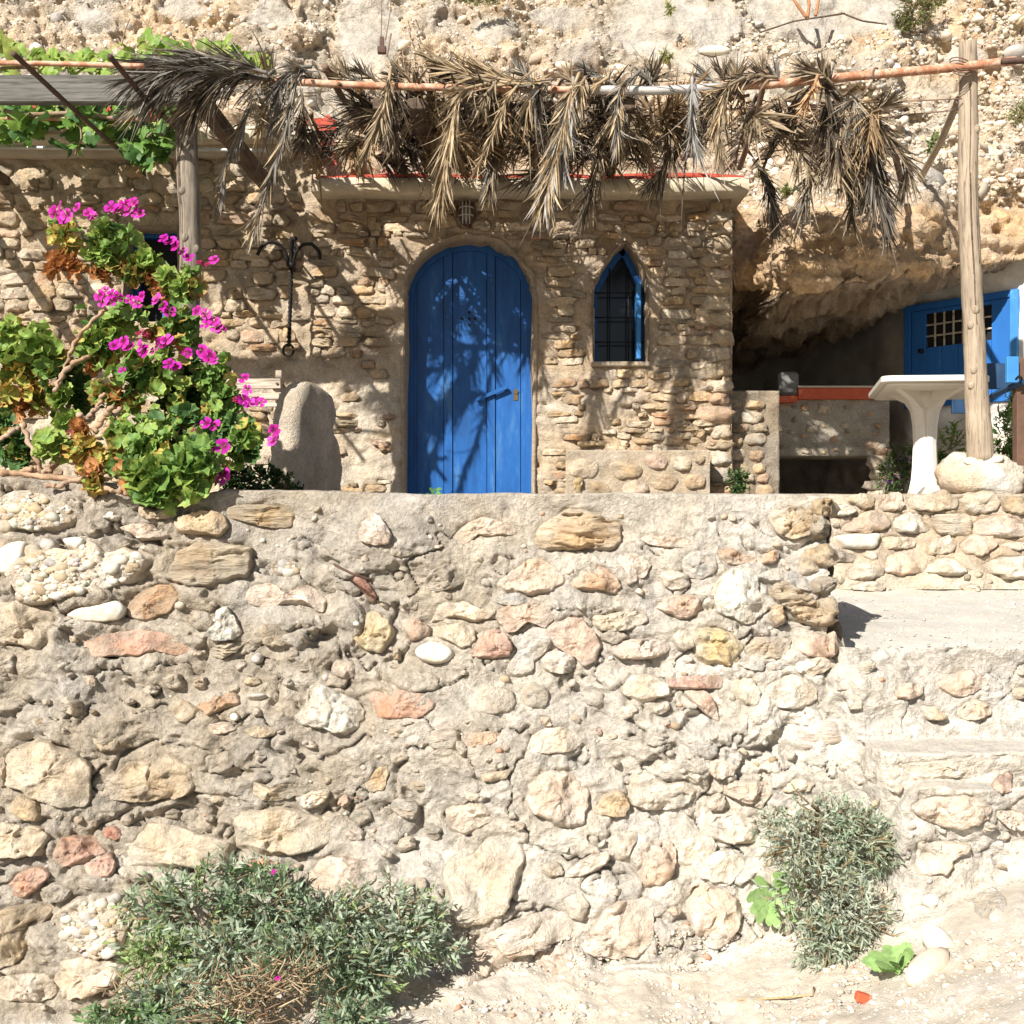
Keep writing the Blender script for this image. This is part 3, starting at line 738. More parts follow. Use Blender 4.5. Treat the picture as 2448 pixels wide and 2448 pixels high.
# back of the crest
back = []
for j, (dy, dz) in enumerate([(.06, .006), (.14, .004), (.26, 0), (.36, -.01), (.40, -.12), (.40, -.5)]):
    r_ = Pd[0].copy(); r_[:, 1] += dy; r_[:, 2] += dz+.006*fbm(r_*5, 2); back.insert(0, r_)
Pall = np.concatenate([np.array(back), Pd]); nb = len(back)
Call = np.concatenate([np.repeat(cm[:1], nb, 0), cm])
h_, w2 = Pall.shape[:2]
gf = np.concatenate([np.zeros((nb, w2)), gnd])
gq = (gf[:-1, :-1]+gf[1:, 1:])/2 > .5
stq = np.concatenate([np.zeros((nb, w2)), ((np.minimum(s_, b_) < w_) & (PX > 1990)).astype(float)])
sq = ((stq[:-1, :-1]+stq[1:, 1:])/2 > .5) & ~gq
cutm = np.ones(gq.shape, bool)
PYa = np.concatenate([np.repeat(PY[:1], nb, 0), PY]); jag = 4*perlin(np.stack([PYa/30, PYa*0, PYa*0], -1))
cutm = ~((PX[0][None, :-1] > 1975+jag[:-1, :-1]) & (PYa[:-1, :-1] < 1548+3*np.sin(PX[0][None, :-1]/37)))
gq &= cutm; sq &= cutm
isw = ~gq & ~sq & cutm
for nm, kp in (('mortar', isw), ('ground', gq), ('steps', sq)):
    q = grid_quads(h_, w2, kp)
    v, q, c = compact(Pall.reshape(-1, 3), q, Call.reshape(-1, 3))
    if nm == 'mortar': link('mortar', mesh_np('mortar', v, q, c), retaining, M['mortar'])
    elif nm == 'ground':
        ground = link('ground', mesh_np('ground', v, q, c), None, M['path']); tag(ground, kind='structure')
    else:
        steps = link('rough_steps', mesh_np('rough_steps', v, q, c), None, M['mortar']); tag(steps, kind='structure')
# the wall's end at the right, behind the last stones: keeps the wall solid above the landing
gx = np.linspace(0, 1, 10); gz = np.linspace(0, 1, 16)
A, Bz = np.meshgrid(gx, gz)
x_end = (1978-1224)/F*4.44
E = np.stack([x_end+.02*perlin(np.stack([A*3, Bz*4, A*0], -1))+Bz*.03, 4.43+A*.42-Bz*.04, EZ+.055-Bz*.70], -1)
E = E+np.array([1, 0, 0])*(.03*fbm(E*9, 3))[..., None]
qe = grid_quads(16, 10)[:, ::-1]
link('wall_end', mesh_np('wall_end', E.reshape(-1, 3), qe, np.tile([.52, .46, .38], (160, 1))), retaining, M['mortar'])
# stones of that corner wrap round it (they give the uneven edge and its shadow)
for i, (zy, hh, dx) in enumerate([(1215, 50, 4), (1260, 60, -6), (1330, 60, 6), (1400, 50, 2), (1465, 70, 10), (1545, 60, 16)]):
    po = ell(1962+dx, zy, 60, hh, random.uniform(-12, 12), 9)
    stone_obj('stone', retaining, front, po, C[['tan', 'gt', 'tan', 'gt', 'tan', 'pink'][i]], .09, 900+i, 'r', 24)

# wider ground under and around everything
gm = MB(); gm.add([[-40, -40, .02], [40, -40, .02], [40, 60, -.6], [-40, 60, -.6]], [[0, 1, 2, 3]], None, (.27, .235, .19))
gb = gm.build('ground', M['path']); tag(gb, kind='structure')

allst = list(FS); masks = []
for i, (poly, c, d, kd) in enumerate(FS):
    Pc = np.array(poly).mean(0)
    par = retaining
    kk = {'c': 'p'}.get(kd, kd)
    siz = np.ptp(np.array(poly), 0).max()
    seg = 84 if siz > 130 else (52 if siz > 75 else 28)
    if Pc[0] > 2080 and Pc[1] > 1750: par = steps
    cc = np.array(C[c])
    if Pc[0] > 1100 and Pc[1] > 1550: cc = cc*.7+np.array([.66, .58, .48])*.3
    prof = PROF if siz < 75 else [(1.08, -.6), (1.0, -.1), (.975, .35), (.94, .62), (.89, .78), (.83, .87), (.76, .92), (.69, .95), (.61, .97), (.53, .98), (.45, 1.), (.37, 1.01), (.29, 1.02), (.21, 1.03), (.13, 1.04), (.06, 1.05)]
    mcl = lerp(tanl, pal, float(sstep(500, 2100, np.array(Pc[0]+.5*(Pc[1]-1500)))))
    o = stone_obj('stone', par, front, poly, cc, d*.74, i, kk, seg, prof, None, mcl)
    if kd == 'c':       # conglomerate: pebbles standing in it
        r = np.random.default_rng(500+i); q = np.array(poly); mn, mx = q.min(0), q.max(0)
        n = int(np.prod(mx-mn)/120); pts = r.uniform(mn, mx, (n, 2)); cq = q.mean(0)
        ins = inpoly(pts[:, 0], pts[:, 1], cq+(q-cq)*.92); pts = pts[ins]
        v0, *_r = stone(front, poly, cc, d*.74, i, kk, seg, prof)
        from_ = front.pos(pts[:, 0], pts[:, 1]); nn = front.nrm(pts[:, 0], pts[:, 1])
        # height of the stone at the nearest vertex
        di = ((from_[:, None, :]-v0[None])**2)[..., [0, 2]].sum(-1).argmin(1)
        base = v0[di]; base[:, 0] = from_[:, 0]; base[:, 2] = from_[:, 2]
        s0 = r.lognormal(-4.75, .5, len(pts)); s0 = np.clip(s0, .004, .024)
        cols = np.array(C['white'])*r.uniform(.75, 1.05, (len(pts), 1))*(1+r.normal(0, .04, (len(pts), 3)))
        gsel = r.random(len(pts)) < .2; cols[gsel] = np.array(C['grey'])*r.uniform(.7, 1.1, (gsel.sum(), 1))
        tsel = r.random(len(pts)) < .3; cols[tsel] = np.array(C['tan'])*r.uniform(.8, 1.2, (tsel.sum(), 1))
        v, f, c3 = blob_batch(base-nn*(s0*.25)[:, None], np.stack([s0*1.35, s0*.8, s0*.95], -1), cols*.9, i, ICO2)
        pb = link('pebbles', mesh_np('pebbles', v, f, c3), o, M['smooth'], 'stuff')

# filler stones between the traced ones
def free_spots(n, x0, x1, y0, y1, smin_, smax_, stones, seed, gap=1.0, aspect=(.5, .85), ymask=None, power=2.):
    r = np.random.default_rng(seed); cell = 8; W = int((x1-x0)/cell)+1; H = int((y1-y0)/cell)+1
    gx_, gy_ = np.meshgrid(x0+np.arange(W)*cell, y0+np.arange(H)*cell)
    occ = ring_mask(gx_, gy_, 1.04, stones) > .5; out = []
    for t in range(n*12):
        if len(out) >= n: break
        x, y = r.uniform(x0, x1), r.uniform(y0, y1)
        s = smin_+(smax_-smin_)*r.random()**power; a = r.uniform(*aspect)
        w, h = s, s*a
        if ymask is not None and not ymask(x, y, w, h): continue
        i0, i1 = int((x-w/2*gap-x0)/cell), int((x+w/2*gap-x0)/cell)+1; j0, j1 = int((y-h/2*gap-y0)/cell), int((y+h/2*gap-y0)/cell)+1
        if i0 < 0 or j0 < 0 or i1 >= W or j1 >= H: continue
        if occ[j0:j1+1, i0:i1+1].any(): continue
        occ[j0:j1, i0:i1] = True; out.append((x, y, w, h, r.normal(0, 14)))
    return out
def rough_poly(x, y, w, h, a, r, n=9, p=.6):
    t = np.linspace(0, 2*np.pi, n, endpoint=False)+r.uniform(-.22, .22, n)
    cx, sy = np.cos(t), np.sin(t)
    X = np.sign(cx)*np.abs(cx)**p*w/2; Yy = np.sign(sy)*np.abs(sy)**p*h/2
    k = 1+r.normal(0, .09, n); X *= k; Yy *= k; a = math.radians(a)
    return np.stack([x+X*math.cos(a)-Yy*math.sin(a), y+X*math.sin(a)+Yy*math.cos(a)], -1)
r = np.random.default_rng(11)
names = ['gt', 'tan', 'pale', 'ppink', 'cream', 'grey', 'pink', 'orange', 'white']
pw = np.array([.2, .2, .2, .12, .1, .08, .05, .02, .03]); pw = pw/pw.sum()
def fnz(x, y): return front.nrm(np.array([x*1.]), np.array([y*1.]))[0, 2]
def okspot(x, y, w, h):
    if y-h/2 < float(ytop(x))+26: return False
    if y < 1290 and 540 < x < 1900: return w < 34
    if y > 2225 and x > 860: return False
    if x > 2060 and 1730 < y < 1822: return False
    if x > 1945 and y < 1590: return False
    if x > 1990 and (x*7+y*3) % 10 > 4: return False
    return True
spots = free_spots(230, -20, 2460, 1190, 2440, 20, 120, FS, 5, 1.04, (.45, .85), okspot, 2.4)
spots.sort(key=lambda s: -s[2]*s[3])
rest = MB()
for i, (x, y, w, h, a) in enumerate(spots):
    c = np.array(C[names[r.choice(len(names), p=pw)]]); 
    mcol = lerp(tanl, pal, float(sstep(500, 2100, np.array(x+.5*(y-1500)))))
    c = c*.45+mcol*.55
    poly = rough_poly(x, y, w, h, a*1.4, r, 10, .8)
    d = .02+.028*r.random()*min(1, w/60)
    if i < 80:
        stone_obj('stone', retaining if not (x > 2080 and y > 1780) else steps, front, poly, c, d*.8+.006, 1000+i, ['r', 'r', 'l', 'p'][i % 4], 22, PROF, None, mcol)
    else:
        v, qd, tr, cc, _ = stone(front, poly, c, d*.8+.005, 1000+i, 'r', 14, PROF_S, None, mcol); rest.add(v, qd, tr, cc)
rest.build('small_stones', M['stone'], retaining, True, 'stuff')

# ================================================================== landing path and terrace wall at the right
def landD(px, py):
    dn = np.maximum(py-1224, 20); h = .575
    # ramp: z falls from .40 below the eye at Y 5.8 to .575 at Y 4.2
    a, b = (-.40+.575)/(5.8-4.2), None
    # z = -.575 + a (Y-4.2) ; -(dn/F) Y = z
    return (.575+a*4.2)/(dn/F+a)
land = Surf(landD)
gx_ = np.arange(1972, 2900, 7.); gy_ = np.concatenate([np.arange(1360, 1562, 4.)])
GX, GY = np.meshgrid(gx_, gy_); Bl = land.pos(GX, GY); Nl = grid_normals(Bl)
if Nl[5, 5, 2] < 0: Nl = -Nl
dl = .010*fbm(Bl*3, 4)+.0022*fbm(Bl*40, 2)
edge = sstep(1520+14*noise_low(GX*1., GY*0., 60., 3.), 1562, GY); dl = dl-edge*edge*.04+edge*.012*fbm(Bl*11, 3)
cl = np.array([.55, .52, .465])*(1+.10*fbm(Bl*5, 4)+.05*fbm(Bl*50, 2))[..., None]
cl = lerp(cl, np.array([.62, .53, .41]), (sstep(1440, 1380, GY)*.6)[..., None])
pathm = link('path', mesh_np('path', (Bl+Nl*dl[..., None]).reshape(-1, 3), grid_quads(*GX.shape), cl.reshape(-1, 3)), None, M['path']); tag(pathm, kind='structure')
# grit lying on it
r = np.random.default_rng(21); n = 420
gp = np.stack([r.uniform(1990, 2460, n), r.uniform(1400, 1553, n)], -1); b = land.pos(gp[:, 0], gp[:, 1]); s0 = np.clip(r.lognormal(-5.6, .45, n), .002, .012)
v, f, c3 = blob_batch(b+[0, 0, .003], np.stack([s0*1.3, s0, s0*.7], -1), np.array(C['white'])*r.uniform(.7, 1.1, (n, 1)), 3)
link('grit', mesh_np('grit', v, f, c3), pathm, M['smooth'], 'stuff')

def upD(px, py):
    return 5.80-.04*noise_low(px*1., py*1., 150., 12.)+np.interp(py, [1180, 1400], [.03, -.06])+np.interp(px, [1850, 2448], [.0, -.02])
upper = Surf(upD)
terrace_wall = empty('terrace_wall', (2.4, 5.8, 1.4), 'low wall of pale stones in brownish mortar holding up the terrace under the white table', 'wall')
gx_ = np.arange(1820, 2900, 6.); gy_ = np.arange(1184, 1412, 4.5)
GX, GY = np.meshgrid(gx_, gy_); Bu = upper.pos(GX, GY); Nu = grid_normals(Bu)
if Nu[5, 5, 1] > 0: Nu = -Nu
US = []
for s, c, d, kd in [('670 100 740 80 765 120 740 150 690 130', 'cream', .04, 'r'), ('905 95 1000 85 1085 90 1080 140 1030 165 960 130', 'cream', .04, 'r'),
    ('820 175 880 150 960 140 985 175 930 200 840 205', 'white', .04, 'r'), ('1120 155 1170 75 1220 70 1250 110 1240 165 1160 175', 'ppink', .04, 'r'),
    ('1290 80 1380 90 1480 55 1530 90 1570 130 1500 170 1400 175 1300 160', 'cream', .05, 'r'), ('1575 110 1620 80 1750 70 1790 110 1780 170 1620 190', 'pale', .05, 'r'),
    ('905 270 980 210 1080 165 1165 220 1160 270 1060 300 930 290', 'ppink', .05, 'r'), ('1190 250 1240 190 1350 190 1350 240 1395 275 1330 300 1210 290', 'white', .05, 'p'),
    ('1410 200 1520 190 1630 200 1640 300 1540 315 1440 300', 'cream', .05, 'l'), ('1650 270 1690 215 1830 200 1932 250 1980 290 1900 320 1720 315', 'ppink', .05, 'p'),
    ('860 320 920 305 1110 305 1105 360 1070 390 920 385 870 350', 'white', .045, 's'), ('1140 330 1200 318 1320 345 1300 385 1160 388', 'cream', .04, 'r'),
    ('1385 420 1400 350 1470 320 1545 350 1540 400 1480 420', 'cream', .045, 'p'), ('1580 370 1620 325 1760 325 1780 370 1700 425 1610 415', 'ppink', .045, 'r'),
    ('1810 360 1932 350 2000 380 1900 400', 'pale', .04, 'r'), ('735 240 760 190 830 240 800 290 750 280', 'white', .04, 'r'),
    ('750 340 790 310 832 340 800 370', 'pale', .03, 'r'), ('935 545 960 490 1110 485 1140 530 1060 565 960 560', 'cream', .045, 'r'),
    ('1150 520 1170 440 1220 405 1290 450 1350 520 1250 540', 'ppink', .045, 'r'), ('1370 515 1430 455 1520 445 1620 510 1560 540 1450 530', 'white', .045, 'r'),
    ('1720 480 1800 440 1932 430 2050 470 2000 550 1850 560 1740 520', 'white', .05, 'r'), ('955 600 1040 575 1150 600 1120 630 980 620', 'pale', .03, 'r'),
    ('1570 605 1650 590 1690 620 1620 635', 'pale', .03, 'r'), ('800 420 900 410 990 430 960 460 820 460', 'gt', .035, 'r'),
    ('1800 110 1880 90 1960 130 1930 190 1830 180', 'tan', .045, 'p'), ('2010 100 2120 90 2170 150 2100 200 2010 180', 'cream', .05, 'r'), ('2020 260 2150 240 2200 320 2060 340', 'pale', .05, 'r'),
    ('2080 420 2200 400 2260 470 2140 520', 'cream', .05, 'r')]:
    US.append((cC(pp(s)), c, d, kd))
mk = ring_mask(GX, GY, 1.1, US)
du = .012*fbm(Bu*8, 4)+.004*fbm(Bu*40, 2)-.018*mk
top = sstep(1184, 1196, GY)
cu = np.array([.50, .41, .31])*(1+.16*fbm(Bu*6, 4))[..., None]
cu = lerp(cu, np.array([.6, .53, .42]), sstep(1330, 1400, GY)[..., None])
Pu = Bu+Nu*(du*top)[..., None]
bk = [];
for dy, dz in [(.07, .008), (.2, .008), (.35, 0.), (.5, -.01)]:
    q_ = Pu[0].copy(); q_[:, 1] += dy; q_[:, 2] += dz+.005*fbm(q_*4, 2); bk.insert(0, q_)
Pu2 = np.concatenate([np.array(bk), Pu]); cu2 = np.concatenate([np.repeat(cu[:1], 4, 0), cu])
link('mortar', mesh_np('mortar', Pu2.reshape(-1, 3), grid_quads(*Pu2.shape[:2]), cu2.reshape(-1, 3)), terrace_wall, M['mortar'])
for i, (poly, c, d, kd) in enumerate(US):
    stone_obj('stone', terrace_wall, upper, poly, np.array(C[c])*1.02, d, 300+i, kd, 30)
for i, (x, y, w, h, a) in enumerate(free_spots(60, 1900, 2460, 1205, 1400, 20, 60, US, 8, 1.0, (.5, .9), None, 2.)):
    stone_obj('stone', terrace_wall, upper, rough_poly(x, y, w, h, a, r, 9, .8), np.array(C[['cream', 'pale', 'gt', 'ppink'][i % 4]])*.95, .025, 400+i, 'r', 16, PROF_S)

# terrace floor (two levels)
fm = MB()
def slab(x0, x1, y0, y1, z, t=.1): fm.box(((x0+x1)/2, (y0+y1)/2, z-t/2), (x1-x0, y1-y0, t), None, (.23, .195, .155))
slab(-5, 1.27, 4.6, 9.4, EZ-.16); slab(1.272, 1.66, 5.86, 9.4, EZ-.162); slab(1.662, 6, 6.1, 9.4, EZ+.07, .3)
terr = fm.build('terrace_floor', M['path']); tag(terr, kind='structure')

# ================================================================== THE STONE HOUSE
YF = 7.1
def facD(px, py): return YF-.035*noise_low(px*1., py*1., 170., 22.)
fac = Surf(facD)
dcx, dsp, dhw, drise = 1121, 707, 153, 138          # door: centre x, springing y, half width, rise
def arch(hw, rise, sp, cx, yb, n=22, grow=0.):
    a = np.linspace(np.pi, 0, n)
    pts = [(cx-hw-grow, yb)]+[(cx+(hw+grow)*math.cos(t), sp-(rise+grow)*math.sin(t)) for t in a]+[(cx+hw+grow, yb)]
    return pts
door_op = arch(dhw, drise, dsp, dcx, 1300)
win_op = [(1420, 870), (1419, 690), (1440, 645), (1470, 600), (1496, 578), (1512, 596), (1532, 640), (1543, 670), (1547, 700), (1547, 870)]
win2_op = [(300, 770), (300, 545), (425, 545), (425, 770)]
def stacked(x0, x1, y0, y1, seed, avoid, hr=(11, 29), wr=(22, 88), skip=.1, extra=None):
    r = np.random.default_rng(seed); out = []; y = y0
    while y < y1:
        h = r.uniform(*hr); x = x0+r.uniform(-20, 0)
        while x < x1:
            w = r.uniform(*wr)*(.6+.4*h/hr[1]); yy = y+h/2+4*math.sin(x/110+y*.05)+r.normal(0, 2); xx = x+w/2
            x += w+r.uniform(1, 7)
            if r.random() < skip or xx+w/2 > x1+6: continue
            ok = True
            for a in avoid:
                a = np.array(a); c = a.mean(0)
                tx = np.array([xx-w*.45, xx+w*.45, xx, xx]); ty = np.array([yy, yy, yy-h*.4, yy+h*.4])
                if inpoly(tx, ty, a).any(): ok = False; break
            if not ok or (extra is not None and not extra(xx, yy, r)): continue
            out.append((xx, yy, w*r.uniform(.86, 1), h*r.uniform(.78, .98), r.normal(0, 4)))
        y += h+r.uniform(0, 3)
    return out
def facade(parent, x0, x1, y0, y1, holes, seed, stones, cm_fn, step=4.5, maxp=296, dscale=1.):
    gx_ = np.arange(x0, x1+step, step); gy_ = np.arange(y0, y1+step, step)
    GX, GY = np.meshgrid(gx_, gy_); B_ = fac.pos(GX, GY); N_ = grid_normals(B_)
    if N_[3, 3, 1] > 0: N_ = -N_
    polys = [(rough_poly(x, y, w, h, a, np.random.default_rng(seed*1000+i), 10, .42), 0) for i, (x, y, w, h, a) in enumerate(stones)]
    mk = ring_mask(GX, GY, 1.08, polys)
    d_ = .020*fbm(B_*8, 5, .62)+.006*fbm(B_*45, 2)-.013*mk-.06*np.maximum(0, fbm(B_*np.array([7, 7, 16.])+3, 2)-.28)
    keep = np.ones((len(gy_)-1, len(gx_)-1), bool)
    xc, yc = (GX[:-1, :-1]+GX[1:, 1:])/2, (GY[:-1, :-1]+GY[1:, 1:])/2
    for hpoly in holes: keep &= ~inpoly(xc, yc, hpoly)
    c_ = cm_fn(GX, GY, B_)
    v, q, c = compact((B_+N_*d_[..., None]).reshape(-1, 3), grid_quads(*GX.shape, keep), c_.reshape(-1, 3))
    link('mortar', mesh_np('mortar', v, q, c), parent, M['mortar'])
    order = sorted(range(len(stones)), key=lambda i: -stones[i][2]*stones[i][3])
    rr = np.random.default_rng(seed); rest = MB()
    nm = ['tan', 'cream', 'ochre', 'pale', 'gt', 'pink', 'brown', 'white', 'salmon']; pr = np.array([.3, .22, .08, .13, .13, .06, .05, .02, .01]); pr /= pr.sum()
    for n_, i in enumerate(order):
        x, y, w, h, a = stones[i]
        c = np.array(C[nm[rr.choice(len(nm), p=pr)]])*rr.uniform(.85, 1.12)*np.array([1.04, .98, .9]); c = c*.85+np.array([.48, .37, .25])*.15
        d = rr.uniform(.016, .048)*dscale; kd = 'rrlp'[rr.integers(4)]
        if n_ < maxp: stone_obj('stone', parent, fac, polys[i][0], c, d, seed*999+i, kd, 18, PROF_F)
        else:
            v, qd, tr, cc, _ = stone(fac, polys[i][0], c, d, seed*999+i, 'r', 12, PROF_S); rest.add(v, qd, tr, cc)
    if rest.n: rest.build('small_stones', M['stone'], parent, True, 'stuff')

house = empty('stone_cottage', tuple(P(1250, 1224, YF)), 'small rubble stone cottage with arched blue door and concrete slab roof built against the cliff', 'house')
pl = lambda x, y, r: not (745 < x < 960 and 905 < y < 1200 and r.random() < .72) and not (745 < x < 960 and 845 < y < 905 and r.random() < .5) and not (1275 < x < 1520 and 870 < y < 1080 and r.random() < .45)
big_arch = arch(dhw, drise, dsp, dcx, 1300, grow=20)
win_big = [(1404, 885), (1404, 685), (1428, 635), (1496, 560), (1550, 640), (1562, 690), (1562, 885)]
st = stacked(752, 1742, 480, 1190, 31, [big_arch, win_big], extra=pl)
def cmf(X, Y, B_):
    c = np.array([.485, .38, .27])*(1+.2*fbm(B_*4, 4)+.12*fbm(B_*20, 3))[..., None]
    k = (sstep(990, 940, X)*sstep(840, 930, Y))[..., None]; c = lerp(c, np.array([.60, .52, .41])*(1+.1*fbm(B_*9, 3))[..., None], k*.85)
    k = (sstep(1260, 1300, X)*sstep(1560, 1480, X)*sstep(860, 900, Y))[..., None]
    return lerp(c, np.array([.55, .46, .35])*(1+.12*fbm(B_*9, 3))[..., None], k*.6)
facade(house, 742, 1746, 462, 1300, [door_op, win_op], 3, st, cmf, 4.5, 296)
# right flank of the house
cm2 = MB()
xr = (1746-1224)/F*YF
Y_, Z_ = np.meshgrid(np.linspace(YF-.01, 10.2, 60), np.linspace(EZ-.3, EZ+2.02, 70))
S_ = np.stack([xr+.0*Y_, Y_, Z_], -1); S_[..., 0] += .02*fbm(S_*7, 4)
link('side_wall', mesh_np('side_wall', S_.reshape(-1, 3), grid_quads(70, 60), np.tile([.42, .34, .25], (4200, 1))), house, M['mortar'])
# quoin stones standing out along the right corner
r = np.random.default_rng(77); y = 500
while y < 1175:
    h = r.uniform(20, 42); w = r.uniform(40, 95)
    stone_obj('stone', house, Surf(lambda px, py: facD(px, py)-.004), rough_poly(1746-w/2+r.uniform(2, 9), y+h/2, w, h*.94, r.normal(0, 3), r, 9, .55), np.array(C[['tan', 'cream', 'pale', 'orange', 'tan', 'gt'][r.integers(6)]]), .045, int(y), 'r', 18, PROF_S)
    y += h+2

def reveal(parent, pts, Y0, Y1, wd, cc, name='reveal', jit=.01, closed=False):
    """band of render round an opening: flange on the wall, then the depth of the opening"""
    pts = np.array(pts, float); n = len(pts)
    c = pts.mean(0) if closed else np.array([pts[:, 0].mean(), pts[:, 1].max()-120])
    tg = np.gradient(pts, axis=0); nr = np.stack([tg[:, 1], -tg[:, 0]], -1); nr /= np.linalg.norm(nr, axis=1, keepdims=True)+1e-9
    s = np.sign(np.sum(nr*(pts-c), 1)); nr *= s[:, None]
    rows = []
    rs = [(wd*1.25, Y0+.03), (wd, Y0-.012), (wd*.5, Y0-.022), (3, Y0-.018), (-1, Y0), (-1, (Y0+Y1)/2), (-1, Y1)]
    for o, Yk in rs:
        q = pts+nr*o
        # outlines are given at the wall face: keep their true size further in
        X = (q[:, 0]-1224)/F*Y0; Z = EZ-(q[:, 1]-1224)/F*Y0
        rows.append(np.stack([X, np.full(n, Yk), Z], -1))
    G = np.array(rows); G = G+(jit*fbm(G*9, 3))[..., None]*np.array([1, .6, 1])
    cols = np.array(cc)*(1+.15*fbm(G*7, 3))[..., None]
    q = grid_quads(len(rs), n)
    return link(name, mesh_np(name, G.reshape(-1, 3), q, cols.reshape(-1, 3)), parent, M['mortar'])
def dens(pts, k):
    pts = np.array(pts, float); out = []
    for i in range(len(pts)-1):
        for t in range(k): out.append(pts[i]+(pts[i+1]-pts[i])*t/k)
    out.append(pts[-1]); return np.array(out)
reveal(house, dens(arch(dhw, drise, dsp, dcx, 1300), 4), YF-.0, YF+.26, 9, (.43, .345, .25), 'door_surround', .022)
reveal(house, dens(win_op, 7), YF+.005, YF+.24, 4, (.43, .345, .25), 'window_surround', .014)
# window sill
sm = MB(); x0, x1 = (1412-1224)/F*YF, (1552-1224)/F*YF; z = EZ-(870-1224)/F*YF
sm.box(((x0+x1)/2, YF+.10, z-.005), (x1-x0, .30, .03), None, (.48, .4, .3), .008); sm.build('window_sill', M['mortar'], house)

def at(px, py, Y0=YF):       # wall-face pixel -> x, z
    return ((px-1224)/F*Y0, EZ-(py-1224)/F*Y0)
# --- arched door
YD = YF+.20
door = empty('door', (at(dcx, 1224)[0], YD, EZ-.14)); door.parent = house; door.matrix_parent_inverse = Matrix.Translation(-Vector(house.location))
def door_shape(x0, x1, zb, cx, cz, a, b, n=8):
    """plank x0..x1 with its top cut to the arch"""
    xs_ = np.linspace(x0, x1, n); top_ = cz+b*np.sqrt(np.clip(1-((xs_-cx)/a)**2, 0, 1))
    return [(x0, zb)]+list(zip(xs_, top_))+[(x1, zb)]
cx, cz = at(dcx, dsp); A0 = dhw/F*YF+.012; B0 = drise/F*YF+.012; zb = EZ-.15
def cxp(c): return at(800+c/2.415, 0)[0]
fr = MB(); fw = .052
ang = np.linspace(np.pi, 0, 30)
outer = [(cx-A0, zb)]+[(cx+A0*math.cos(t), cz+B0*math.sin(t)) for t in ang]+[(cx+A0, zb)]
inner = [(cx-A0+fw, zb)]+[(cx+(A0-fw)*math.cos(t), cz+(B0-fw)*math.sin(t)) for t in ang]+[(cx+A0-fw, zb)]
def band(mb, o, i, y0, y1, c=(.5, .5, .5)):
    n = len(o); v = [(x, y, z) for y in (y0, y1) for ring in (o, i) for x, z in ring]; q = []
    for k in range(n-1):
        q += [[k, k+1, n+k+1, n+k], [2*n+k, 3*n+k, 3*n+k+1, 2*n+k+1], [n+k, n+k+1, 3*n+k+1, 3*n+k], [k+1, k, 2*n+k, 2*n+k+1]]
    mb.add(v, q, None, c)
band(fr, outer, inner, YD-.03, YD+.03); fr.build('frame', M['blue'], door)
for a_, b_, dy in [(462, 618, 0), (622, 670, -.012), (674, 873, 0), (877, 923, -.012), (927, 1073, 0), (1077, 1110, -.004)]:
    m_ = MB(); m_.prism(door_shape(cxp(a_)+.0, cxp(b_), zb, cx, cz, A0-fw+.004, B0-fw+.004), YD-.008+dy, YD+.022)
    m_.build('plank', M['blue'], door)
m_ = MB(); m_.prism(door_shape(cx-A0+fw, cxp(460), zb, cx, cz, A0-fw+.004, B0-fw+.004, 5), YD-.006, YD+.022); m_.build('plank', M['blue'], door)
m_ = MB(); m_.box((cx, YD+.05, EZ+.75), (A0*2.1, .02, 2.0)); m_.build('backing', M['dark'], door)
# diagonal hand bar, lock, five air holes
def P5(c, y, Y): return P(800+c/2.415, 500+y/2.415, Y)
hb = MB(); p0 = np.array([*at(800+812/2.415, 500+1088/2.415)]); p1 = np.array([*at(800+1000/2.415, 500+1010/2.415)])
mid_ = (p0+p1)/2; ln_ = np.linalg.norm(p1-p0); an = math.atan2(p1[1]-p0[1], p1[0]-p0[0])
Rm = np.array([[math.cos(an), 0, -math.sin(an)], [0, 1, 0], [math.sin(an), 0, math.cos(an)]])
hb.box((mid_[0], YD-.04, mid_[1]), (ln_, .016, .026), Rm, (.5, .5, .5), .004)
for s in (-1, 1): hb.box((mid_[0]+s*ln_*.42*math.cos(an), YD-.02, mid_[1]+s*ln_*.42*math.sin(an)), (.022, .034, .02), Rm)
hb.build('hand_bar', M['blue'], door)
lk_ = MB(); lx, lz = at(800+1047/2.415, 500+1035/2.415)
lk_.tube([(lx, YD-.006, lz), (lx, YD-.018, lz)], .016, 14); lk_.box((lx, YD-.008, lz-.035), (.03, .01, .05), None, (.5, .5, .5), .003); lk_.build('lock', M['brass'], door)
for hx, hy in [(770, 565), (728, 602), (770, 602), (805, 602), (770, 640)]:
    h = MB(); x, z = at(800+hx/2.415, 500+hy/2.415); h.tube([(x, YD-.0105, z), (x, YD-.004, z)], .0095, 12); h.build('air_hole', M['dark'], door)
# --- pointed window
YW = YF+.17
win = empty('window', (at(1484, 1224)[0], YW, EZ+.95)); win.parent = house; win.matrix_parent_inverse = Matrix.Translation(-Vector(house.location))
wo = [at(*p) for p in [(1416, 873), (1415, 690), (1438, 645), (1468, 600), (1496, 572), (1514, 596), (1534, 640), (1546, 670), (1551, 700), (1551, 873)]]
wo = dens(wo, 4)
wc = wo.mean(0); ff = .048
def inset(poly, d, c):
    poly = np.array(poly); tg = np.gradient(poly, axis=0); nr = np.stack([tg[:, 1], -tg[:, 0]], -1); nr /= np.linalg.norm(nr, axis=1, keepdims=True)+1e-9
    s = np.sign(np.sum(nr*(c-poly), 1)); return poly+nr*s[:, None]*d
wi = inset(wo, ff, wc); wi[0, 1] = wi[-1, 1] = wo[0, 1]
fm_ = MB(); band(fm_, list(map(tuple, wo)), list(map(tuple, wi)), YW, YW+.05)
zb_ = wo[0, 1]; fm_.box((wc[0], YW+.022, zb_+.022), (.36, .055, .044)); fm_.build('frame', M['blue'], win)
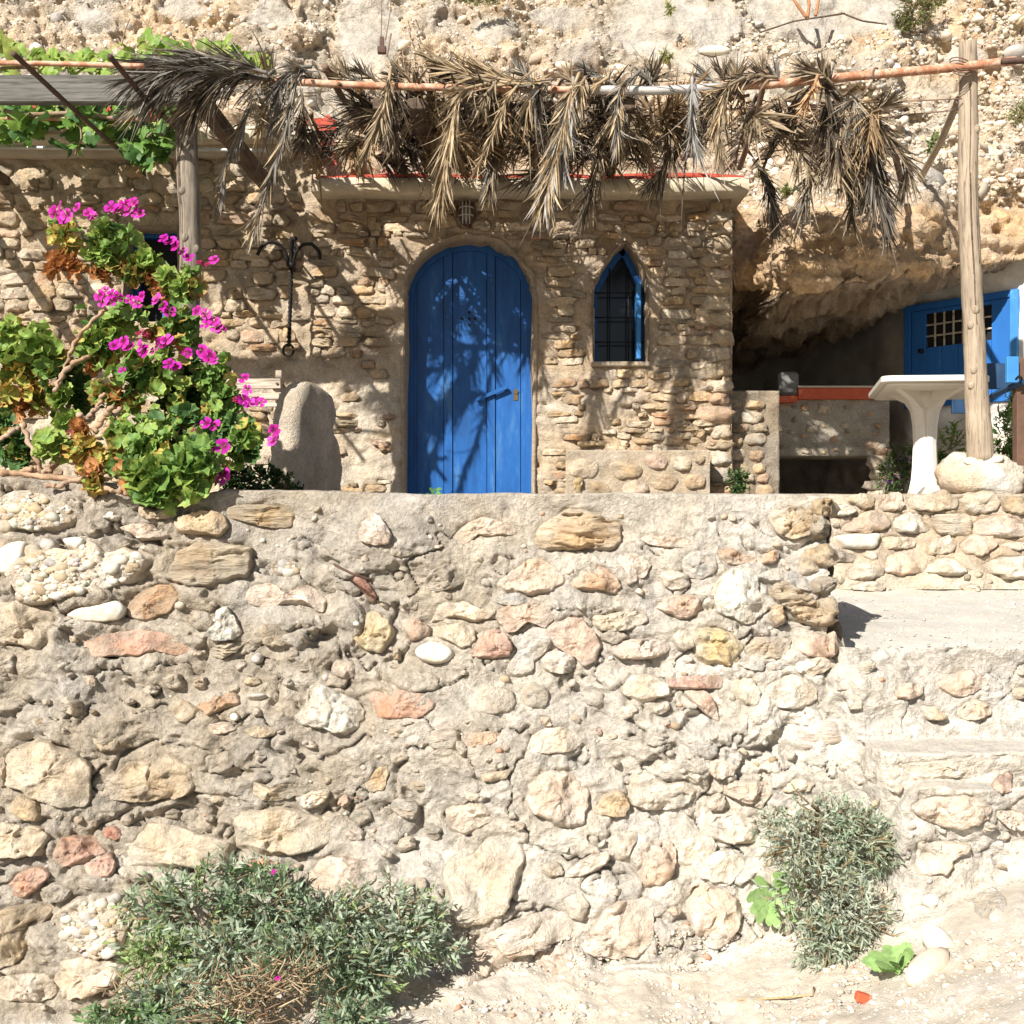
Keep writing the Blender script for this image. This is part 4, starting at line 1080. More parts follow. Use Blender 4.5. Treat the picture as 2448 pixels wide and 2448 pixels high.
gl = MB(); gl.prism([tuple(p) for p in wo], YW+.055, YW+.06); gl.build('pane', M['glassd'], win)
xs0 = at(1530, 0)[0]
sh = MB(); sh.box((xs0+.0, YW-.05, zb_+.30), (.03, .11, .50), None, (.5, .5, .5), .004); sh.build('shutter', M['bluel'], win)
for yb_ in (690, 750, 810): 
    b_ = MB(); x0, z0 = at(1424, yb_); x1 = at(1545, 0)[0]; b_.tube([(x0, YW-.03, z0), (x1, YW-.03, z0)], .0045, 6); b_.build('bar', M['iron'], win, True)
for xb in (1462, 1508):
    b_ = MB(); x0 = at(xb, 0)[0]; b_.tube([(x0, YW-.022, zb_+.03), (x0, YW-.022, zb_+.66)], .0045, 6); b_.build('bar', M['iron'], win, True)
# --- slab roof with its red painted top
sl = MB(); xa, xb = (745-1224)/F*6.91, (1790-1224)/F*6.91
zs = EZ-(460-1224)/F*6.91; zt = EZ-(424-1224)/F*6.91
sx = np.linspace(xa, xb, 60); prof_ = [(7.03, zt+.035), (6.93, zt), (6.912, zt-.004), (6.905, zt-.05), (6.91, zs+.01), (6.92, zs), (7.0, zs+.004), (7.3, zs+.01)]
G = np.array([[(x, y+.006*math.sin(x*3)+(.0), z+.004*math.sin(x*5+y)) for x in sx] for y, z in prof_]); G += (.005*fbm(G*8, 3))[..., None]
sl.add(G.reshape(-1, 3), grid_quads(*G.shape[:2])[:, ::-1], None, (.56, .49, .37))
for e_, sgn in ((0, 1), (-1, -1)):
    x = sx[e_]; poly = [(x, y, z) for y, z in prof_]; sl.add(poly+[(x, 7.3, zt+.03)], None, [[k, k+1, 8] if sgn > 0 else [k+1, k, 8] for k in range(7)], (.5, .43, .33))
sl.build('roof_slab', M['plaster'], house, True)
rd = MB(); G = np.array([[(x, y, z+.01*math.sin(x*7)) for x in np.linspace(xa+.02, xb-.02, 40)] for y, z in [(6.93, zt-.0), (6.92, zt+.012), (6.96, zt+.035), (7.45, zt+.10), (7.8, zt+.30)]])
G += (.006*fbm(G*9, 3))[..., None]; rd.add(G.reshape(-1, 3), grid_quads(*G.shape[:2]), None, (.5, .1, .05)); rd.build('red_roof_coat', M['red'], house, True)
# --- lamp over the door
lampt = empty('bulkhead_lamp', tuple(P(1116, 515, YF-.02)), 'small oval caged bulkhead lamp fixed above the arched blue door', 'lamp')
lx, _, lz = P(1116, 515, YF); 
m_ = MB(); t = np.linspace(0, 2*np.pi, 20, endpoint=False)
m_.prism([(lx+.05*math.cos(a), lz+.08*math.sin(a)) for a in t], YF-.07, YF-.02); m_.build('base', M['rustd'], lampt, True)
v, f = ICO2; v = v*[.034, .045, .062]+[lx, YF-.075, lz]; link('glass', mesh_np('glass', v, f, np.tile([.3, .28, .22], (len(v), 1))), lampt, M['lampg'])
for k in (-1, 0, 1):
    m_ = MB(); m_.tube([(lx+k*.022, YF-.075-.05*math.cos(q)*(1-.12*abs(k)), lz+.072*math.sin(q)) for q in np.linspace(-1.5, 1.5, 10)], .004, 5); m_.build('cage_bar', M['galv'], lampt, True)
for k in (-1, 1):
    m_ = MB(); m_.tube([(lx+.045*math.sin(q), YF-.075-.046*math.cos(q), lz+k*.025) for q in np.linspace(-1.5, 1.5, 10)], .004, 5); m_.build('cage_bar', M['galv'], lampt, True)

# --- low ledge wall at the foot of the house (right of the door)
ledge = empty('low_ledge_wall', tuple(P(1540, 1180, 6.85)), 'knee high stone ledge wall with flat mortar top against the cottage right of the blue door', 'wall')
led = Surf(lambda px, py: 6.86-.02*noise_low(px*1., py*1., 120., 41.))
GX, GY = np.meshgrid(np.arange(1352, 1702, 5.), np.arange(1076, 1290, 5.)); Bq = led.pos(GX, GY); Nq = grid_normals(Bq)
if Nq[2, 2, 1] > 0: Nq = -Nq
Pq = Bq+Nq*(.010*fbm(Bq*9, 4))[..., None]; bk = Pq[0].copy(); bk[:, 1] += .3; bk[:, 2] += .01
Pq = np.concatenate([bk[None], Pq]); cq = np.array([.46, .38, .285])*(1+.12*fbm(Pq*7, 3))[..., None]
link('mortar', mesh_np('mortar', Pq.reshape(-1, 3), grid_quads(*Pq.shape[:2]), cq.reshape(-1, 3)), ledge, M['mortar'])
LS = [('1345 1490 1400 1440 1500 1450 1530 1500 1480 1550 1380 1540', 'cream'), ('1580 1480 1650 1450 1760 1480 1770 1540 1640 1560', 'tan'),
      ('1660 1600 1740 1560 1820 1600 1800 1640 1680 1650', 'ppink'), ('1380 1570 1430 1550 1420 1640 1390 1640', 'yel'), ('1790 1430 1860 1410 1920 1450 1900 1500 1800 1490', 'pink'),
      ('1800 1540 1900 1520 1990 1560 1950 1620 1830 1610', 'tan'), ('1470 1570 1560 1580 1600 1640 1480 1650', 'tan'), ('1940 1440 2040 1430 2060 1500 1960 1510', 'cream'), ('2020 1540 2120 1530 2140 1600 2040 1620', 'ochre')]
for i, (s, c) in enumerate(LS):
    stone_obj('stone', ledge, led, [(800+x/2.415, 500+y/2.415) for x, y in pp(s)], C[c], .04, 620+i, 'r', 20, PROF_S)
for i, (x, y, w, h, a) in enumerate(free_spots(30, 1356, 1700, 1090, 1200, 22, 46, [([(800+x/2.415, 500+y/2.415) for x, y in pp(s)], 0) for s, c in LS], 9)):
    stone_obj('stone', ledge, led, rough_poly(x, y, w, h, a, r, 8, .7), np.array(C[['tan', 'cream', 'brown'][i % 3]])*.95, .028, 640+i, 'r', 14, PROF_S)

# ================================================================== the lower building at the left
annex = empty('stone_annex', tuple(P(360, 1224, YF)), 'rubble stone side building behind the geranium with concrete ledge and red roof edge', 'house')
st = stacked(-280, 742, 392, 1190, 51, [[(292, 780), (292, 535), (432, 535), (432, 780)], [(-300, 840), (760, 840), (760, 905), (-300, 905)]], (13, 36), (26, 100), .14,
             lambda x, y, r: not (y > 905 and r.random() < .45))
def cmf2(X, Y, B_):
    c = np.array([.48, .385, .275])*(1+.2*fbm(B_*4, 4)+.12*fbm(B_*20, 3))[..., None]
    return lerp(c, np.array([.60, .52, .41])*(1+.1*fbm(B_*9, 3))[..., None], (sstep(840, 960, Y)*.75)[..., None])
facade(annex, -290, 745, 356, 1300, [win2_op], 5, st, cmf2, 4.8, 296, 1.25)
reveal(annex, dens([(300, 770), (300, 545), (425, 545), (425, 770)], 8), YF+.0, YF+.22, 5, (.43, .35, .26), 'window_surround', .012)
w2 = empty('window', tuple(P(362, 650, YF+.18))); w2.parent = annex; w2.matrix_parent_inverse = Matrix.Translation(-Vector(annex.location))
x0, z0 = at(300, 780); x1, z1 = at(425, 540)
m_ = MB(); m_.box(((x0+x1)/2, YF+.2, (z0+z1)/2), (x1-x0+.03, .01, z1-z0+.03)); m_.build('pane', M['dark'], w2)
for a_, b_ in (((x0+.02, z0), (.04, 0)), ((x1-.02, z0), (.04, 0))):
    m_ = MB(); m_.box((a_[0], YF+.17, (z0+z1)/2), (.045, .05, z1-z0)); m_.build('frame', M['blue'], w2)
m_ = MB(); m_.box(((x0+x1)/2, YF+.17, z1-.02), (x1-x0-.1, .05, .045)); m_.build('frame', M['blue'], w2)
m_ = MB(); m_.box((x1-.1, YF+.10, (z0+z1)/2-.09), (.02, .14, z1-z0-.25)); m_.build('shutter', M['blue'], w2)
# ledge course, roof edge
m_ = MB(); xa, xb = (-320-1224)/F*6.95, (745-1224)/F*6.95
for (ya, yb, yd, cc) in ((304, 334, 6.93, (.62, .55, .44)), (337, 372, 7.03, (.5, .42, .32))):
    zt_, zb2 = EZ-(ya-1224)/F*yd, EZ-(yb-1224)/F*yd
    sx = np.linspace(xa, xb, 50); pr_ = [(yd+.4, zt_+.01), (yd+.01, zt_+.004), (yd, zt_-.008), (yd, zb2+.006), (yd+.012, zb2), (yd+.4, zb2)]
    G = np.array([[(x, y+.004*math.sin(x*4), z+.005*math.sin(x*3)) for x in sx] for y, z in pr_]); G += (.006*fbm(G*8, 3))[..., None]
    m_.add(G.reshape(-1, 3), grid_quads(*G.shape[:2])[:, ::-1], None, cc)
m_.build('concrete_ledge', M['plaster'], annex, True)
m_ = MB(); yd = 7.0; G = np.array([[(x, y, z+.012*math.sin(x*5)) for x in np.linspace(xa, (440-1224)/F*7.05, 50)] for y, z in [(6.98, EZ-(303-1224)/F*6.98), (7.0, EZ-(298-1224)/F*7.), (7.3, EZ-(272-1224)/F*7.3), (7.6, EZ-(252-1224)/F*7.6)]])
G += (.01*fbm(G*9, 3))[..., None]; m_.add(G.reshape(-1, 3), grid_quads(*G.shape[:2]), None, (.5, .1, .05)); m_.build('red_roof_coat', M['red'], annex, True)

# ================================================================== THE CLIFF
def ybound(px): return np.interp(px, [-700, 1700, 1760, 1900, 2050, 2150, 2300, 2448, 3100], [470, 470, 702, 706, 684, 655, 640, 622, 590])
def cliffD(px, py):
    px = np.asarray(px, float); py = np.asarray(py, float); px, py = np.broadcast_arrays(px, py)
    base = np.interp(py, [-500, -150, 0, 200, 420, 640, 720], [9.6, 8.7, 8.35, 7.95, 7.62, 7.42, 7.5])
    base = base+np.interp(px, [-500, 700, 1700, 2100, 3000], [.2, .15, .1, -.02, -.25])
    base = base-.62*sstep(1790, 1900, px)*sstep(2330, 2180, px)*sstep(400, 520, py)
    return base-.17*noise_low(px, py, 330., 61.)-.09*noise_low(px, py, 120., 62.)
cliffS = Surf(cliffD)
cx_ = np.concatenate([np.arange(-640, -20, 18.), np.arange(-20, 2470, 4.6), np.arange(2475, 3100, 18.)])
nv = 150; tv = np.linspace(0, 1, nv); yb_ = ybound(cx_)+5*noise_low(cx_, cx_*0, 60., 2.)
y0_ = -60.
GY = y0_+(yb_[None]-y0_)*tv[:, None]; GX = np.tile(cx_, (nv, 1))
Bc = cliffS.pos(GX, GY)
# carry the cliff on above the frame, leaning back
upr = []
for kk_ in range(1, 9):
    q_ = Bc[0].copy(); q_[:, 1] += .30*kk_; q_[:, 2] += .42*kk_; upr.insert(0, q_)
Bc = np.concatenate([np.array(upr), Bc])
dn_ = []
for kk_ in range(1, 31):
    q_ = Bc[-1].copy() if kk_ == 1 else Bc[-1].copy(); q_[:, 1] += .095*kk_; q_[:, 2] += .03*math.sin(kk_*.35)-.004*kk_; dn_.append(q_)
Bc = np.concatenate([Bc, np.array(dn_)])
GXa = np.tile(cx_, (len(Bc), 1)); GYa = np.concatenate([np.full((8, len(cx_)), -200.), GY, np.repeat(GY[-1:], 30, 0)])
Nc = grid_normals(Bc)
if Nc[60, 300, 1] > 0: Nc = -Nc
# smooth grey cement patches on the conglomerate
def patch(X, Y):
    e = 0
    for cx0, cy0, rx, ry in [(880, 60, 75, 130), (1560, 60, 90, 90), (1700, 60, 70, 60), (1960, 30, 170, 60), (2110, 20, 60, 50), (650, 40, 50, 40), (1180, 70, 50, 30), (1900, 225, 150, 18), (1680, 140, 90, 40), (1330, 40, 70, 26), (430, 20, 60, 26), (2300, 130, 60, 26), (220, 40, 40, 20)]:
        e = np.maximum(e, 1.3-np.sqrt(((X-cx0)/rx)**2+((Y-cy0)/ry)**2))
    return sstep(.15, .45, e+.35*noise_low(np.asarray(X, float), np.asarray(Y, float), 40., 71.))
pm = patch(GXa*1., GYa*1.)
lowr = sstep(430, 520, GYa)*sstep(1700, 1760, GXa)        # the bare ochre rock under the pebble beds
lump = fbm(Bc*np.array([2.6, 2.6, 4.5]), 4, .58); mid = fbm(Bc*13, 4, .6); fin = fbm(Bc*48, 2)
strat = fbm(Bc*np.array([1.5, 1.5, 14.])+8, 3)
inr = np.concatenate([np.zeros((8+nv, len(cx_))), np.ones((30, len(cx_)))]); strat = strat*(1-inr)
D = (.10*lump+.045*mid)*(1-.75*pm)+inr*(.10*fbm(Bc*3.1+70, 4)+.05*fbm(Bc*9+40, 3))+.008*fin*(1-.5*pm)+.03*strat*lowr-.055*lump*lowr-.02*mid*lowr
D -= .16*np.maximum(0, fbm(Bc*np.array([3.2, 3.2, 5])+30, 3)-.22)*(1-pm)
D[:, :] *= 1
Pc = Bc+Nc*D[..., None]
c1, c2, c3_ = np.array([.54, .425, .30]), np.array([.44, .385, .31]), np.array([.54, .35, .215])
t1 = sstep(-.35, .35, fbm(Bc*1.4+3, 3))[..., None]; ccl = lerp(c1, c2, t1)
t2 = sstep(.0, .5, fbm(Bc*1.1+17, 3))*sstep(1500, 2300, GXa); ccl = lerp(ccl, c3_, t2[..., None]*.8)
ccl = lerp(ccl, np.array([.47, .43, .37]), pm[..., None]*.9)
ccl = lerp(ccl, np.array([.56, .385, .22]), lowr[..., None]*.75)
ccl = ccl*(1+.2*mid+.12*fin)[..., None]
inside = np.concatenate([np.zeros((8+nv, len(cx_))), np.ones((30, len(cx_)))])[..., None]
ccl = lerp(ccl, np.array([.22, .18, .135]), inside*.7)  # underside's dark brown rock, darkened further to paint in the overhang's shade
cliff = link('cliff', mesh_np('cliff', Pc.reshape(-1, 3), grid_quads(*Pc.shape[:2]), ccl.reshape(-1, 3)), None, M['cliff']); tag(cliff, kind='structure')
# pebbles bedded in it
r = np.random.default_rng(88)
n = 17000; X = r.uniform(-60, 2500, n); Yp = r.uniform(-40, 470, n)
right = r.random(n) < .4; X[right] = r.uniform(1750, 2500, right.sum()); Yp[right] = r.uniform(0, 500, right.sum())
s0 = np.clip(r.lognormal(-4.62, .52, n), .005, .07)
dn_m = noise_low(X, Yp, 90., 91.)
ok = (patch(X, Yp) < .4) & (dn_m > -.3) & (Yp < ybound(X)-30) & ~((Yp > 330) & (X < 1760))
ok &= ~((s0 > .035) & (r.random(n) < .5))
X, Yp, s0 = X[ok], Yp[ok], s0[ok]
# a few big ones seen in the photograph
BIGP = [(2375, 355, .105, .062, 'cream', 0), (1290, 140, .125, .04, 'tan', -20), (1345, 160, .07, .035, 'pale', -10), (1420, 178, .07, .028, 'pale', 0), (1475, 165, .07, .03, 'white', 0), (135, 47, .05, .045, 'grey', 0),
        (165, 50, .035, .03, 'white', 0), (1705, 120, .13, .045, 'white', 0), (2240, 60, .05, .03, 'white', 0), (1875, 120, .05, .03, 'pale', 0), (2065, 85, .04, .03, 'white', 0), (720, 70, .05, .02, 'pale', 10), (650, 65, .04, .026, 'pale', 0),
        (2315, 195, .05, .06, 'white', 0), (2200, 435, .17, .12, 'grey', 15), (2385, 255, .06, .035, 'tan', 0), (2385, 300, .045, .03, 'white', 0), (1785, 283, .04, .04, 'ppink', 0), (1870, 330, .05, .03, 'pale', 0), (1105, 55, .05, .03, 'pale', 0), (985, 40, .05, .035, 'pale', 0)]
def seat(X, Yp):
    """displaced cliff surface at a pixel (nearest grid vertex)"""
    ix = np.clip(np.searchsorted(cx_, X), 0, len(cx_)-1)
    v = np.clip((Yp-y0_)/(yb_[ix]-y0_), 0, 1)*(nv-1)
    iy = 8+np.round(v).astype(int); return Pc[iy, ix], Nc[iy, ix]
pos, nn = seat(X, Yp)
ordr = np.argsort(-s0)
nm = np.array(['white', 'pale', 'cream', 'grey', 'tan', 'ppink', 'gt']); pr = np.array([.26, .27, .17, .12, .08, .05, .05])
cidx = r.choice(len(nm), len(X), p=pr/pr.sum())
pal_ = np.array([C[k] for k in nm])
cols = pal_[cidx]*r.uniform(.82, 1.06, (len(X), 1))
shp = {}
for ci in range(len(nm)):
    for sv in range(3):
        v, f, c_ = blob_batch(np.zeros((1, 3)), np.array([[1.35, .95, .85]]), pal_[ci][None], ci*3+sv, ICO2, .13)
        me = mesh_np('pebble', v, f, c_); me.materials.append(M['smooth']); shp[(ci, sv)] = me
for k, i in enumerate(ordr[:275]):
    o = bpy.data.objects.new('pebble', shp[(int(cidx[i]), k % 3)]); col.objects.link(o); o.parent = cliff
    o.location = pos[i]-nn[i]*s0[i]*.15; o.scale = [s0[i]*r.uniform(.8, 1.2)]*2+[s0[i]*r.uniform(.7, 1.1)]; o.rotation_euler = (r.normal(0, .3), r.normal(0, .5), r.uniform(0, 6.28))
rs_ = ordr[275:]
v, f, c_ = blob_batch(pos[rs_]-nn[rs_]*(s0[rs_]*.1)[:, None], np.stack([s0[rs_]*1.25, s0[rs_]*.9, s0[rs_]*.85], -1), cols[rs_], 2, ICO1, .14)
link('pebbles', mesh_np('pebbles', v, f, c_), cliff, M['smooth'], 'stuff')
for i, (x, y, w, h, c, a) in enumerate(BIGP):
    p_, n_ = seat(np.array([x]), np.array([y]))
    v, f, c_ = blob_batch(np.zeros((1, 3)), np.array([[w, min(w, h)*.8, h]]), np.array(C[c])[None], 40+i, ICO2, .10 if c != 'grey' else .2)
    v = v @ np.array(Matrix.Rotation(math.radians(a), 3, 'Y')).T+p_[0]
    link('pebble', mesh_np('pebble', v, f, c_), cliff, M['smooth'] if c != 'grey' else M['stone'])

#@@PART2
# ================================================================== THE CAVE ROOM UNDER THE OVERHANG
cave = empty('cave_room', tuple(P(2100, 1200, 8.2)), 'whitewashed cave room wall with small blue door under the rock overhang at the right', 'cave dwelling')
def caveD(px, py):
    return np.interp(px, [1650, 1750, 1900, 2080, 2168, 2432, 2600, 2950], [9.9, 9.8, 9.5, 8.8, 8.28, 7.62, 7.2, 6.9])+0*py-.03*noise_low(px*1., py*1., 140., 33.)
cav = Surf(caveD)
GX, GY = np.meshgrid(np.arange(1480, 2950, 7.), np.arange(560, 1260, 6.)); Bv = cav.pos(GX, GY); Nv = grid_normals(Bv)
if Nv[9, 9, 1] > 0: Nv = -Nv
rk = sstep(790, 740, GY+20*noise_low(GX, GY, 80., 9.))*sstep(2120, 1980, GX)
dv = .008*fbm(Bv*6, 4)+rk*.12*fbm(Bv*2.5, 4)-.7*sstep(728, 740, GY)*sstep(802, 794, GY)*sstep(2000, 1960, GX)+.003*fbm(Bv*40, 2)+.03*sstep(1010, 1050, GY)*fbm(Bv*9, 3)
cv = lerp(np.array([.27, .26, .24]), np.array([.74, .71, .64]), sstep(2040, 2300, GX+60*noise_low(GX, GY, 90., 14.))[..., None])  # left part greyed dark, painting in the cave's shade
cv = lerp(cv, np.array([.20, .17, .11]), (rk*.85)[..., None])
soot_shade = (sstep(.0, .45, fbm(Bv*1.6+5, 4)+.55*sstep(2150, 1850, GX)-.25))[..., None]
cv = lerp(cv, np.array([.24, .23, .20]), soot_shade*.6)  # soot patches, thickened leftward so the colour carries the cave's darkness
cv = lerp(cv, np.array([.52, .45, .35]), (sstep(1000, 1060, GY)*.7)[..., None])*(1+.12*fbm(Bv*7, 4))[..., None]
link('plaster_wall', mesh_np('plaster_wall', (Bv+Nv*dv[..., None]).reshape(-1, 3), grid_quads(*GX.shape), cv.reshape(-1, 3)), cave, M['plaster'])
PLx = P(2168, 900, 8.28); PRx = P(2440, 900, 7.62)
du_ = (PRx-PLx); du_[2] = 0; LW = np.linalg.norm(du_); du_ /= LW; dn_v = np.array([du_[1], -du_[0], 0])
if dn_v[1] > 0: dn_v = -dn_v
RW = np.array([du_, -dn_v, [0, 0, 1]]).T           # local x along the wall, y into it, z up
def Wb(mb, u0, u1, z0, z1, o0, o1, bev=.003, c=(.5, .5, .5)):
    ctr = PLx*[1, 1, 0]+du_*((u0+u1)/2)+dn_v*((o0+o1)/2)+np.array([0, 0, EZ+(z0+z1)/2])
    mb.box(ctr, (u1-u0, abs(o1-o0), z1-z0), RW, c, bev)
cd = empty('door', tuple(PLx*[1, 1, 0]+[0, 0, EZ+.78])); cd.parent = cave; cd.matrix_parent_inverse = Matrix.Translation(-Vector(cave.location))
Z0, Z1 = .775, 1.545
for a in ((0, .055, Z0, Z1), (LW-.055, LW, Z0, Z1), (.0551, LW-.0551, Z1-.05, Z1)):
    m_ = MB(); Wb(m_, *a, .0, .05); m_.build('frame', M['blue2'] if a[0] < .5 else M['bluel'], cd)
g0, g1, gz0, gz1 = .20*LW, .78*LW, 1.215, 1.465
for a in ((.06, g0, Z0, Z1-.052), (g1, LW-.06, Z0, Z1-.052), (g0+.001, g1-.001, gz1, Z1-.052)):
    m_ = MB(); Wb(m_, *a, .012, .036); m_.build('board', M['blue2'], cd)
nb_ = 4
for k in range(nb_):
    u0 = g0+(g1-g0)*k/nb_; u1 = g0+(g1-g0)*(k+1)/nb_
    m_ = MB(); Wb(m_, u0+.002, u1-.002, Z0, gz0, .012, .036); m_.build('board', M['blue2'], cd)
m_ = MB(); Wb(m_, g0, g1, gz0, gz1, .004, .008, 0); m_.build('dark_opening', M['dark'], cd)
for k in range(1, 7):
    m_ = MB(); u = g0+(g1-g0)*k/7; Wb(m_, u-.006, u+.006, gz0, gz1, .024, .034, .001); m_.build('grille_bar', M['slat'], cd)
for k in range(1, 3):
    m_ = MB(); z = gz0+(gz1-gz0)*k/3; Wb(m_, g0, g1, z-.006, z+.006, .018, .028, .001); m_.build('grille_bar', M['slat'], cd)
m_ = MB(); q0 = PLx*[1, 1, 0]+du_*.15+dn_v*.05+[0, 0, EZ+1.19]; m_.tube([q0, q0+dn_v*.03], .017, 12); m_.build('knob', M['iron'], cd, True)

bench = empty('masonry_bench', tuple(P(1980, 1180, 7.95)), 'grey cemented bench with a red painted front edge and dark hollow below, inside the cave', 'bench')
def boxpx(mb, xa, xb, ya, yb, Y, dep, bev=.01, c=(.45, .42, .37)):
    x0, z0 = at(xa, yb, Y); x1, z1 = at(xb, ya, Y); mb.box(((x0+x1)/2, Y+dep/2, (z0+z1)/2), (x1-x0, dep, z1-z0), None, c, bev)
m_ = MB(); boxpx(m_, 1908, 2120, 922, 926, 7.86, .75, .002, (.6, .56, .48)); m_.build('top', M['plaster'], bench)
m_ = MB(); boxpx(m_, 1909, 2118, 927, 954, 7.88, .6, .003); m_.build('red_edge', M['orange'], bench)
m_ = MB(); boxpx(m_, 1858, 1907, 946, 962, 7.84, .6, .003); m_.build('red_edge', M['orange'], bench)
m_ = MB(); boxpx(m_, 1862, 1911, 888, 944.5, 7.90, .5, .02, (.2, .2, .2)); m_.build('block', M['plaster'], bench)
bs = Surf(lambda px, py: 7.93-.02*noise_low(px*1., py*1., 90., 44.))
GX, GY = np.meshgrid(np.arange(1850, 2128, 6.), np.arange(955, 1094, 5.)); Bq = bs.pos(GX, GY); Nq = grid_normals(Bq); Nq = -Nq if Nq[2, 2, 1] > 0 else Nq
Pq = Bq+Nq*(.014*fbm(Bq*9, 4))[..., None]; bk = Pq[-1].copy(); bk[:, 1] += .6; Pq = np.concatenate([Pq, bk[None]])
cq = np.array([.42, .38, .31])*(1+.2*fbm(Pq*5, 4))[..., None]
link('body', mesh_np('body', Pq.reshape(-1, 3), grid_quads(*Pq.shape[:2]), cq.reshape(-1, 3)), bench, M['mortar'])
for i, (x, y, w, h, a) in enumerate(free_spots(26, 1856, 2120, 962, 1090, 16, 44, [], 19)):
    stone_obj('stone', bench, bs, rough_poly(x, y, w, h, a, r, 8, .7), C[['tan', 'gt', 'orange', 'cream'][i % 4]], .02, 700+i, 'r', 14, PROF_S)
leg = Surf(lambda px, py: 7.9+0*px)
for i, (x, y, w, h) in enumerate([(2100, 1105, 50, 34), (2106, 1135, 44, 30), (2098, 1160, 56, 28), (2104, 1183, 50, 26), (2112, 1080, 40, 24)]):
    stone_obj('stone', bench, leg, rough_poly(x, y, w, h, 0, r, 9, .6), C[['tan', 'cream', 'gt', 'pale', 'orange'][i]], .05, 730+i, 'r', 18, PROF_S)

pillar = empty('stone_pillar', tuple(P(1805, 1180, 7.25)), 'short rubble stone pillar with flat top between the cottage corner and the cave bench', 'pillar')
ps = Surf(lambda px, py: 7.26-.02*noise_low(px*1., py*1., 70., 45.))
GX, GY = np.meshgrid(np.arange(1738, 1866, 5.), np.arange(934, 1250, 5.)); Bq = ps.pos(GX, GY); Nq = grid_normals(Bq); Nq = -Nq if Nq[2, 2, 1] > 0 else Nq
Pq = Bq+Nq*(.012*fbm(Bq*9, 4))[..., None]
t_ = Pq[0].copy(); t_[:, 1] += .35; Pq = np.concatenate([t_[None], Pq]); s_ = Pq[:, -1].copy(); s_[:, 1] += .35; Pq = np.concatenate([Pq, s_[:, None]], 1)
cq = np.array([.30, .25, .19])*(1+.2*fbm(Pq*6, 4))[..., None]
link('mortar', mesh_np('mortar', Pq.reshape(-1, 3), grid_quads(*Pq.shape[:2]), cq.reshape(-1, 3)), pillar, M['mortar'])
for i, (x, y, w, h, a) in enumerate(stacked(1742, 1858, 950, 1190, 63, [], (18, 34), (30, 60), .15)):
    stone_obj('stone', pillar, ps, rough_poly(x, y, w, h, a, r, 9, .65), C[['tan', 'ochre', 'gt', 'cream', 'brown'][i % 5]], .04, 750+i, 'r', 16, PROF_S)

# ================================================================== PERGOLA: posts, beam, pipes
def post(name, label, pts, rad, seed, grp='wooden posts of the pergola', pm='post'):
    t = empty(name, tuple(pts[-1]), label, 'post', grp)
    pts = np.array(pts); n = 46; s = np.linspace(0, len(pts)-1, n)
    c = np.stack([np.interp(s, range(len(pts)), pts[:, k]) for k in range(3)], -1)
    c[:, 0] += .010*fbm(np.stack([c[:, 2]*1.3, s*0+seed, s*0], -1), 2)
    rr = np.interp(s, range(len(pts)), rad)*(1+.07*fbm(np.stack([c[:, 2]*4, s*0+seed, s*0], -1), 3))
    m = MB(); m.tube(c, rr, 28, (.4, .33, .24), .05, True, seed); m.build('trunk', M[pm], t, True)
    rg = np.random.default_rng(seed)
    for k in range(5):          # knots
        i = rg.integers(6, n-6); a = rg.uniform(-2.6, -.5); p = c[i]+rr[i]*np.array([math.cos(a), math.sin(a), 0])*.93
        v, f = ICO2; v = v*[.02, .016, .026]+p; link('knot', mesh_np('knot', v, f, np.tile([.2, .14, .09], (len(v), 1))), t, M[pm])
    for k in range(3):          # drying cracks
        a = rg.uniform(-2.5, -.6); i0 = rg.integers(2, 22); i1 = i0+rg.integers(10, 20)
        q = np.array([c[i]+rr[i]*np.array([math.cos(a+.02*math.sin(i)), math.sin(a+.02*math.sin(i)), 0])*1.0 for i in range(i0, min(i1, n-1))])
        m = MB(); m.tube(q, .0028, 4, (.06, .04, .03)); m.build('crack', M['rafter'], t)
    return t
post('wooden_post', 'thick pale wooden post standing on a boulder at the right, tied to the rusty pipe', [V(2313, 103, 5.95), V(2316, 400, 5.95), V(2322, 700, 5.95), V(2334, 900, 5.95), V(2345, 1105, 5.95)], [.047, .052, .054, .058, .072], 3)
post('wooden_post', 'crooked grey wooden post rising behind the pink geranium under the grey beam', [V(447, 235, 5.62), V(446, 330, 5.62), V(452, 480, 5.6), V(456, 600, 5.6), V(452, 780, 5.6), V(450, 1230, 5.6)], [.049, .053, .056, .053, .053, .058], 8, pm='gpost')
beam = MB(); a = P(-120, 212, 5.6); b = P(436, 212, 5.6)
beam.box(((a[0]+b[0])/2, 5.62, a[2]), (b[0]-a[0], .05, .142), None, (.3, .3, .28), .006)
tag(beam.build('wooden_beam', M['beam']), 'wide weathered grey plank beam running left from the crooked post below the vine', 'beam')
def rod(name, pts, r_, mat, label, cat, n=10, jit=.03, group=None):
    m = MB(); p = [tuple(P(*q)) for q in pts]; 
    pa = np.array(p); s = np.linspace(0, len(pa)-1, max(12, 6*len(pa))); pa = np.stack([np.interp(s, range(len(pa)), pa[:, k]) for k in range(3)], -1)
    m.tube(pa, r_, n, (.4, .2, .1), jit); return tag(m.build(name, M[mat], None, True), label, cat, group)
rod('rusty_pipe', [(-200, 148, 5.18), (120, 152, 5.18), (345, 158, 5.18)], .012, 'rust', 'thin rusty pipe running above the grey beam through the vine leaves', 'pipe')
rod('rusty_pipe', [(470, 186, 5.85), (620, 192, 5.85), (900, 206, 5.85), (1150, 211, 5.85), (1420, 217, 5.85)], .019, 'rust', 'rusty pipe carrying the palm fronds between the crooked post and the galvanised pipe', 'pipe')
